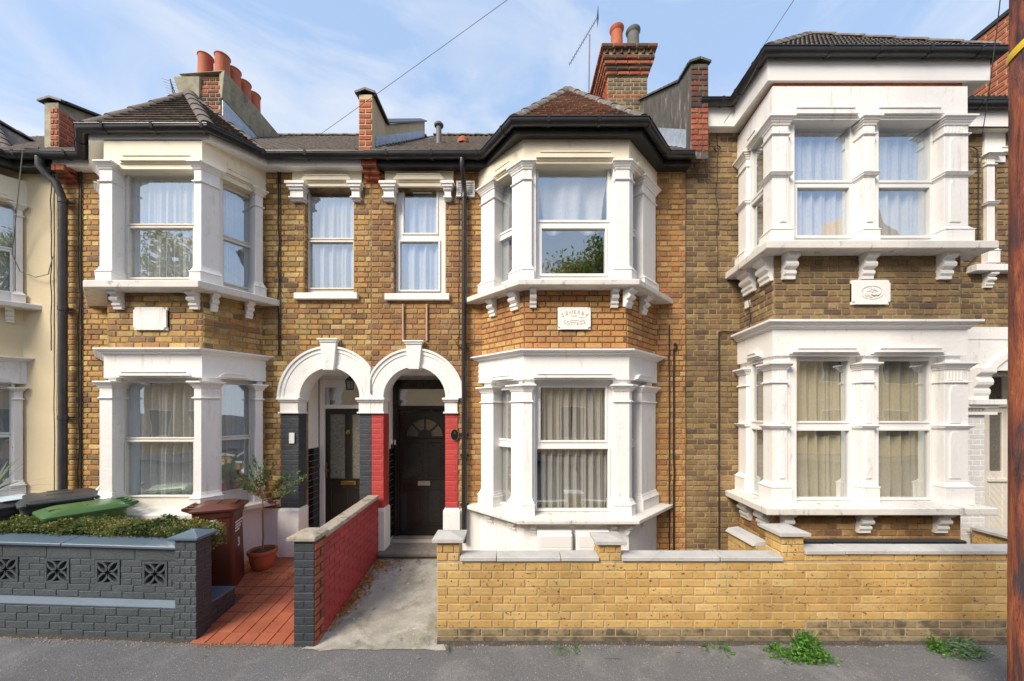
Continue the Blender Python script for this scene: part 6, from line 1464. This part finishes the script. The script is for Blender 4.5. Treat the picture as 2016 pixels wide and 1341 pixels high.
gb2 = wheelie('wheelie_bin', 'grey wheelie bin with a pale blue sheet on its lid', (-6.18, 4.42, .13), R(-20), 'bin_grey', w=.62, dep=.72, hgt=1.06)
pp = tag(MB().hexa([(-6.3, 4.25, 1.232), (-5.93, 4.25, 1.232), (-5.85, 4.55, 1.232), (-6.2, 4.6, 1.232), (-6.3, 4.25, 1.238), (-5.93, 4.25, 1.24), (-5.85, 4.55, 1.238), (-6.2, 4.6, 1.25)]).build('paper_sheet', M['paper']), 'pale blue sheet lying on the grey bin lid at left', 'sheet')
# ------------------------------------------------------------------ planting
def leaves(mb, c, n, rad, size, flat=.4, asp=.45, shape='ball', col_=(0, 1), dirf=None):
    for _ in range(n):
        if shape == 'ball':
            v = Vector((random.gauss(0, 1), random.gauss(0, 1), random.gauss(0, 1))).normalized() * (rnd() ** .4); p = Vector(c) + Vector((v.x * rad[0], v.y * rad[1], v.z * rad[2]))
        else: p = Vector((ru(c[0], c[1]), ru(c[2], c[3]), ru(c[4], c[5])))
        leaf(mb, p, size * ru(.7, 1.3), asp, ru(*col_), dirf(p) if dirf else None)
def leaf(mb, p, s, asp, r, d=None):
    d = d or Vector((random.gauss(0, 1), random.gauss(0, 1), random.gauss(.3, .8))); d = Vector(d).normalized(); q = d.cross(Vector((random.gauss(0, 1), random.gauss(0, 1), random.gauss(0, 1)))).normalized()
    a, t = p, p + d * s; m = p + d * s * .5; m2 = m + d.cross(q) * s * .08
    mb.add([a, m2 + q * s * asp / 2, t, m2 - q * s * asp / 2], [(0, 1, 2), (0, 2, 3)], min(.999, max(0, r)))
hg = thing('hedge', 'low clipped hedge with mixed green and dry leaves behind the grey wall', 'hedge', (-4.4, 4.0, .8))
mb = MB()
for _ in range(17000):
    x = ru(-5.5, -3.18); dx = (x + 3.1); y = ru(3.80, 4.10 + .06 * mnoise.noise((x * 4, 0, 0)))
    top = .985 + gz(x) + .10 * min(1, max(0, (-3.2 - x) / .5)) * (1 if x > -5.0 else max(0, 1 - (-5.0 - x) * .9)) * .6 + .05 * mnoise.noise((x * 5, y * 6, 2)) + .035 * mnoise.noise((x * 19, y * 19, 2)) + (y - 3.85) * .12
    if x > -3.22: top -= (x + 3.22) * 1.2; 
    z = top - abs(random.gauss(0, .035)) if rnd() < .7 else ru(.8, top)
    r = min(.98, max(0, .42 + .9 * mnoise.noise((x * 3, y * 3, 7)) + random.gauss(0, .22)))
    leaf(mb, Vector((x, y, z)), ru(.018, .034), .6, r, Vector((random.gauss(0, .6), random.gauss(-.3, .6), random.gauss(.5, .5))))
mb.build('foliage', M['hedge'], hg)
k = MB()
for _ in range(120):
    x, y = ru(-5.5, -3.3), ru(3.83, 4.05); k.tube([(x, y, .6), (x + ru(-.06, .06), y + ru(-.05, .02), ru(.9, 1.0) + gz(x) * .8)], .003, 4)
k.build('twigs', M['bark'], hg)
MB().box(-5.6, -3.42, 3.86, 4.14, .0, .88).build('planting_bed', M['soil'], hg)
# potted shrub
ptx, pty = PX(517, 4.95), 4.95; pz0 = yard(4.95) + .012
ps = thing('potted_shrub', 'terracotta pot with a thin stemmed shrub of green and red leaves', 'potted plant', (ptx, pty, pz0))
MB().lathe((ptx, pty, pz0), [(.115, 0), (.125, .02), (.15, .10), (.158, .17), (.155, .19), (.175, .20), (.18, .225), (.172, .245), (.155, .245), (.148, .21)], 28).build('pot', M['terracotta'], ps, smooth=40)
k = MB().lathe((ptx, pty, pz0 + .2), [(.15, 0), (.15, .02), (.08, .035), (.01, .04)], 16); k.build('potting_soil', M['soil'], ps)
k = MB(); lf = MB(); base = Vector((ptx, pty, pz0 + .22)); top = V3(517, 985, pty)
k.tube([base, base + Vector((.01, 0, .2)), base + Vector((-.005, .01, .4)), top], [.012, .011, .010, .009], 7)
ends = [(468, 930), (476, 955), (490, 918), (500, 903), (512, 925), (505, 950), (525, 945), (538, 915), (560, 935), (592, 948), (575, 968), (598, 940), (545, 960), (530, 972), (555, 950), (482, 940), (550, 980), (520, 910), (540, 990), (470, 945), (497, 968), (583, 930)]
for (px, py) in ends:
    yy = pty + ru(-.16, .16); e = V3(px, py, yy); mdl = top.lerp(e, .5) + Vector((ru(-.03, .03), ru(-.03, .03), ru(-.02, .04))); k.tube([top, top.lerp(mdl, .5) + Vector((ru(-.015, .015), 0, ru(-.01, .02))), mdl, e], [.006, .005, .0035, .002], 5)
    red = (px in (468, 545, 555, 505, 525, 530, 550, 540, 497))
    for t in range(72):
        f = ru(.35, 1.05); p = top.lerp(mdl, f * 2) if f < .5 else mdl.lerp(e, (f - .5) * 2); dd = (e - top).normalized() * .6 + Vector((random.gauss(0, .6), random.gauss(0, .6), random.gauss(.25, .5)))
        leaf(lf, p, ru(.034, .062), .3, ru(.62, .99) if red and rnd() < .6 else ru(0, .5), dd)
k.build('stem', M['bark'], ps); lf.build('foliage', M['olive'], ps)
# spiky plant at the left edge
sp_ = thing('spiky_plant', 'spiky long leaved plant reaching in from the left edge', 'plant', (-6.3, 4.4, .1)); mb = MB()
for i in range(26):
    an, el_ = ru(0, 2 * pi), ru(.1, 1.3); c = Vector((-6.42, 4.5, 1.28)); d = Vector((cos(an) * cos(el_), sin(an) * cos(el_), sin(el_))); L_ = ru(.35, .6); s = d.cross(Vector((0, 0, 1))).normalized() * .014; rr = rnd() * .99
    pts = [c + d * L_ * t - Vector((0, 0, .12 * t * t)) for t in (0, .35, .7, 1)]
    for a, b, w0, w1 in zip(pts, pts[1:], (.6, 1, .7), (1, .7, .05)): mb.add([a - s * w0, a + s * w0, b + s * w1, b - s * w1], [(0, 1, 2, 3)], rr)
mb.build('leaves', M['spike'], sp_); MB().tube([(-6.42, 4.5, .1), (-6.42, 4.5, 1.28)], .03, 8).build('stem', M['bark'], sp_)
# weeds at the foot of the yellow wall
def weed(label, px, py, wpx, hpx, n, size, mat='weed', asp=.75, name='weed', cat='weed', lean=0):
    y = min(3.62, FP * H / (py - HZ)); c = V3(px, py, y); c.z = max(0, c.z) - .005; rx, rz = wpx / 2 * y / FP, hpx * y / FP
    t = thing(name, label, cat, c); mb = MB(); k = MB()
    for i in range(max(5, n // 14)):
        tip = c + Vector((random.gauss(0, .42) * rx, ru(-.10, .02), rz * ru(.3, 1) * (1 if rnd() < .7 else .5))); k.tube([c + Vector((ru(-.3, .3) * rx, 0, 0)), c.lerp(tip, .5) + Vector((0, -.01, .02)), tip], .0022, 4)
    for _ in range(n):
        x = random.gauss(0, .42) * rx; hh = rz * max(.1, 1 - (abs(x) / rx) ** 1.6 if abs(x) < rx else .1); p = c + Vector((x, ru(-.14, .0), ru(.01, 1) * hh * ru(.7, 1.05)))
        leaf(mb, p, size * ru(.6, 1.2), asp, rnd(), Vector((random.gauss(lean, .7), random.gauss(-.5, .5), random.gauss(.3, .4))))
    k.build('stems', M['weed'], t); mb.build('leaves', M[mat], t)
weed('big bushy nettle-like weed at the foot of the yellow wall', 1577, 1290, 92, 56, 1100, .030)
weed('low spreading weed left of the biggest weed clump', 1520, 1278, 60, 18, 300, .022)
weed('grey green weed sprawling over the pavement near the pole', 1880, 1282, 95, 36, 460, .045, 'sage', .32, lean=.7)
weed('small green weed against the wall near the pole', 1828, 1274, 34, 30, 240, .026)
weed('single broad leaved seedling by the wall', 1415, 1278, 30, 28, 12, .055, asp=.8)
weed('tiny weed sprouting left of the broad leaved seedling', 1383, 1272, 18, 12, 26, .018)
weed('reddish low weed in the crack below the pier', 1100, 1276, 60, 8, 90, .014)
weed('small weed in the crack right of the reddish one', 1133, 1274, 20, 12, 40, .018)
weed('tiny weed at the left end of the yellow wall', 886, 1274, 20, 7, 30, .014)
# fallen leaves and grit
mb = MB()
def drop(x, y, z, s, r): 
    a = ru(0, 2 * pi); d = Vector((cos(a), sin(a), ru(-.1, .35))); leaf(mb, Vector((x, y, z + .006)), s, .6, r, d)
for _ in range(900):
    y = ru(3.75, 5.1); f = (y - 3.7) / 1.4; s = abs(random.gauss(0, .05)) + .005
    if mnoise.noise((y * 3, 1, 1)) < -.05 and rnd() < .8: continue
    drop(-1.925 + s * (1 + f), y, yard(y) + .01, ru(.018, .042), rnd() * .99)
for _ in range(260): x, y = -1.9 + abs(random.gauss(0, .2)), random.gauss(5.0, .1); drop(x, min(y, 5.14), yard(y) + .012, ru(.015, .035), rnd() * .99)
for c_ in ((-3.2, 4.8, 60), (-2.85, 4.75, 70), (-2.75, 4.95, 60), (-3.15, 3.75, 20), (-2.9, 4.2, 20), (-3.25, 4.45, 25)):
    for _ in range(c_[2]): x, y = random.gauss(c_[0], .06), random.gauss(c_[1], .05); drop(x, y, yard(y) + .014, ru(.012, .028), rnd() * .99)
for _ in range(260): drop(ru(-3.1, -2.15), ru(3.52, 3.585), ground(0, 0) + .004, ru(.008, .02), rnd() * .99)
for _ in range(900): x = ru(-5.3, 5); y = 3.62 - abs(random.gauss(0, .06)); drop(x, y if x > -.7 or x < -3.2 else 3.5, ground(x, y) + .003, ru(.005, .012), rnd() * .99)
for _ in range(220): x = ru(-5, 5); drop(x, ru(3.0, 3.55), ground(x, 3) + .0, ru(.005, .016), rnd() * .99)
o = mb.build('fallen_leaves', M['litter'], kind='stuff')
k = MB()
for _ in range(1400):
    x = ru(-5.3, 5); y = 3.625 - abs(random.gauss(0, .045)) ; s = ru(.003, .009); z = ground(x, y)
    if -2 < x < -.7: continue
    k.hexa([(x - s, y - s, z - .01), (x + s, y - s * .7, z - .01), (x + s * .8, y + s, z - .01), (x - s, y + s, z - .01), (x - s * .6, y - s * .6, z + s * .7), (x + s * .6, y - s * .5, z + s * .8), (x + s * .5, y + s * .6, z + s * .6), (x - s * .5, y + s * .5, z + s * .8)])
k.build('grit', M['coping_old'], kind='stuff')
# earth and moss line where the pavement meets the walls
m_ = MB(); n = 160
for i in range(n + 1):
    x = -.75 + 6.6 * i / n; m_.v += [(x, 3.66, .012), (x, 3.60 - .055 * abs(mnoise.noise((x * 3, 2, 2))) - .02, .006), (x, 3.57 - .07 * abs(mnoise.noise((x * 3, 2, 2))), -.01)]
for i in range(n): a = i * 3; m_.f += [(a, a + 1, a + 4, a + 3), (a + 1, a + 2, a + 5, a + 4)]
m_.build('soil_strip', M['grit'], kind='structure', smooth=60)
m_ = MB()
for i in range(n + 1):
    x = -5.6 + 2.45 * i / n; g_ = ground(x, 3.6); m_.v += [(x, 3.66, .012 + g_), (x, 3.61 - .03 * abs(mnoise.noise((x * 4, 2, 2))), .006 + g_), (x, 3.58 - .03 * abs(mnoise.noise((x * 4, 2, 2))), -.01 + g_)]
for i in range(n): a = i * 3; m_.f += [(a, a + 1, a + 4, a + 3), (a + 1, a + 2, a + 5, a + 4)]
m_.build('soil_strip', M['grit'], kind='structure', smooth=60)
# potted succulent on the middle window sill, inside
wx, wy, wz = PX(1122, 4.9), 4.92, PZ(1001, 4.92)
sc_ = thing('small_potted_plant', 'tiny green succulent in a tall white pot inside the middle downstairs window', 'potted plant', (wx, wy, wz - .02))
MB().lathe((wx, wy, wz - .02), [(.03, 0), (.035, .105), (.03, .108), (.028, .09)], 12).build('pot', M['upvc'], sc_, smooth=40)
mb = MB()
for _ in range(60): leaf(mb, Vector((wx, wy, wz + .08)), ru(.03, .055), .4, rnd() * .99)
mb.build('leaves', M['weed'], sc_)
MB().box(-.1, 1.7, 4.86, 5.0, wz - .05, wz - .02).build('inner_sill', M['upvc'], h3)
# ------------------------------------------------------------------ pole, wires, aerials
pl = thing('telegraph_pole', 'peeling reddish brown wooden pole with a yellow strap at the right edge', 'pole', (3.79, 2.6, 0))
k = MB(); pts = [(3.79 - .006 * (z / 8), 2.6, z) for z in (-.1, .5, 1.5, 3, 4.5, 6, 8.1)]; k.tube(pts, [.168, .165, .163, .160, .158, .152, .145], 40)
k.build('shaft', M['pole'], pl, smooth=60)
zs = PZ(66, 2.6); k = MB(); n = 40; ring0 = []; 
for i in range(n + 1):
    a = 2 * pi * i / n; r = .164; zz = zs + .12 * cos(a + .5) + .03; k.v += [(3.785 + r * cos(a), 2.6 + r * sin(a), zz - .03), (3.785 + (r + .004) * cos(a), 2.6 + (r + .004) * sin(a), zz), (3.785 + r * cos(a), 2.6 + r * sin(a), zz + .03)]
for i in range(n): a = i * 3; k.f += [(a, a + 1, a + 4, a + 3), (a + 1, a + 2, a + 5, a + 4)]
k.build('strap', M['yellow'], pl, smooth=60)
MB().tube([(3.628, 2.575, z) for z in (-.1, 2, 4, 6, 8)], .006, 6).build('cable', M['pole'], pl)
PT = Vector((3.78, 2.6, 8.0))
def wire(label, a, b, r=.004, sag=.08, name='overhead_wire'):
    a, b = Vector(a), Vector(b); n = 24; pts = [a.lerp(b, i / n) - Vector((0, 0, sag * 4 * (i / n) * (1 - i / n))) for i in range(n + 1)]
    return tag(MB().tube(pts, r, 5).build(name, M['cable_grey']), label, 'wire', 'overhead wires from the pole to the houses')
wire('thin overhead wire slanting from the pole to the middle of the roofs', V3(620, 272, 5.3), PT, .003, .02)
wire('thin overhead wire from the pole to the right house gutter corner', V3(1500, 95, 4.4), PT, .004, .03)
wire('thin dark cable hanging in front of the right house near the pole', V3(1934, 262, 5.22), Vector((3.72, 2.62, 7.6)), .005, .35)
wire('thin wire from the right house eaves down to its brickwork', V3(1500, 110, 4.4), V3(1422, 246, 5.2), .004, .05)
def aerial(label, mast, boom, n, el, ref=None, name='tv_aerial', dipole=True):
    t = thing(name, label, 'aerial', mast[0], 'rooftop aerials'); MB().tube(mast, .012, 8).build('mast', M['aerial'], t)
    a, b = Vector(boom[0]), Vector(boom[1]); MB().tube([a, b], .008, 6).build('boom', M['aerial'], t); d = (b - a).normalized(); e = Vector(el).normalized()
    for i in range(n):
        p = a.lerp(b, i / (n - 1)); L_ = .05 + .02 * i / n if n > 12 else .16; MB().tube([p - e * L_, p + e * L_], .003 if n > 12 else .004, 4).build('element', M['aerial'], t)
    if ref:
        k = MB(); c = b; w_, h_ = ref; s = e; u = Vector((0, 0, 1)).cross(e).cross(e); u = Vector((.1, 0, 1)).normalized()
        for i in range(5): q = -1 + i * .5; k.tube([c + s * w_ - u * h_ * q, c - s * w_ - u * h_ * q], .004, 4)
        for q in (-1, 0, 1): k.tube([c + s * w_ * q - u * h_, c + s * w_ * q + u * h_], .004, 4)
        k.build('reflector', M['aerial'], t)
ma = V3(1158, 195, 7.3); mtp = V3(1161, 68, 7.3)
aerial('tall thin aerial with a long slanting boom and grid reflector by the brick chimney', [ma - Vector((0, 0, .6)), mtp], (V3(1121, 127, 7.0), V3(1177, 33, 7.6)), 18, (.25, .9, 0), (.12, .10))
a = V3(352, 192, 7.4); aerial('small aerial with faint rods left of the cement chimney', [a - Vector((0, 0, .5)), V3(335, 156, 7.4)], (V3(336, 160, 7.1), V3(346, 188, 7.6)), 6, (1, .15, -.22))
t = tag(MB().tube([V3(516, 275, 8.6) - Vector((0, 0, .5)), V3(508, 190, 8.6)], .012, 6).build('aerial_rod', M['aerial']), 'bare thin upright rod behind the cement chimney', 'rod')
# ------------------------------------------------------------------ across the street (seen only as reflections)
def opposite(x, w, gable, label, ze=6.0, ap=8.2):
    t = thing('opposite_house', label, 'house', (x, -10.5, 0), 'houses across the street'); m_ = MB().box(x - w / 2, x + w / 2, -17, -10, 0, ze); m_.build('wall', M['opposite_brick'], t)
    if gable: m_ = MB(); q = ze - .4; m_.add([(x - 1.9, -9.6, q), (x + 1.9, -9.6, q), (x, -9.6, ap), (x - 1.9, -12.5, q), (x + 1.9, -12.5, q), (x, -12.5, ap)], [(0, 1, 2), (3, 5, 4), (0, 2, 5, 3), (1, 4, 5, 2)]); m_.build('gable', M['opposite_brick'], t)
    MB().add([(x - w / 2, -9.8, ze - .1), (x + w / 2, -9.8, ze - .1), (x + w / 2, -13.5, ze + 2.4), (x - w / 2, -13.5, ze + 2.4), (x - w / 2, -17.2, ze - .1), (x + w / 2, -17.2, ze - .1)], [(0, 1, 2, 3), (3, 2, 5, 4)]).build('roof', M['roof_tile'], t)
    for wx_ in (-w * .28, w * .22):
        for z_ in (.9, 3.7): f = MB().box(x + wx_ - .59, x + wx_ + .59, -10.03, -9.95, z_ + .06, z_ + 1.54).build('window_frame', M['upvc'], t); MB().box(x + wx_ - .55, x + wx_ + .55, -9.95, -9.94, z_ + .1, z_ + 1.5).build('pane', M['black'], f)
LB = ['gabled brick house across the street beyond the left street tree', 'plain fronted brick house across the street beside the left gabled one', 'gabled brick house across the street facing the cream house', 'plain brick house across the street facing the slate painted porch',
      'gabled brick house across the street facing the arched doors', 'plain brick house across the street behind the yellowing tree', 'gabled brick house across the street facing the square bay', 'tall gabled house across the street mirrored in the top right window']
for i, x in enumerate((-17.6, -13.2, -8.8, -4.4, 0, 4.4, 8.8)): opposite(x, 4.38, i % 2 == 0, LB[i])
opposite(18.6, 7, True, LB[7], 9.6, 13.4)
def street_tree(x, y, zt, rad, label, seed, pal='tree'):
    random.seed(seed); tr = thing('street_tree', label, 'tree', (x, y, 0), 'street trees across the road')
    k = MB().tube([(x, y, 0), (x + .05, y, zt * .3), (x - .1, y, zt * .62)], [.22, .17, .12], 10); mb = MB(); cl_ = []
    for i in range(22):
        a = ru(0, 2 * pi); e = Vector((x, y, zt * .6)) + Vector((cos(a) * ru(.3, 1) * rad, sin(a) * ru(.3, .8) * rad, ru(0, zt * .36))); k.tube([(x, y, zt * .42), Vector((x, y, zt * .5)).lerp(e, .5), e], [.07, .045, .015], 6); cl_.append(e)
    for c_ in cl_:
        r0 = ru(0, .5)
        for _ in range(330): v = Vector((random.gauss(0, .40), random.gauss(0, .40), random.gauss(0, .28))); leaf(mb, c_ + v, ru(.12, .2), .45, min(.99, max(0, r0 + ru(0, .6))))
    k.build('trunk', M['bark'], tr, smooth=50); mb.build('crown', M['tree'], tr)
street_tree(3.3, -6.2, 9.4, 1.5, 'yellowing street tree across the road mirrored in the middle upstairs window', 5)
street_tree(-13.2, -6.0, 9.4, 2.3, 'broad green street tree across the road mirrored in the left upstairs windows', 8)
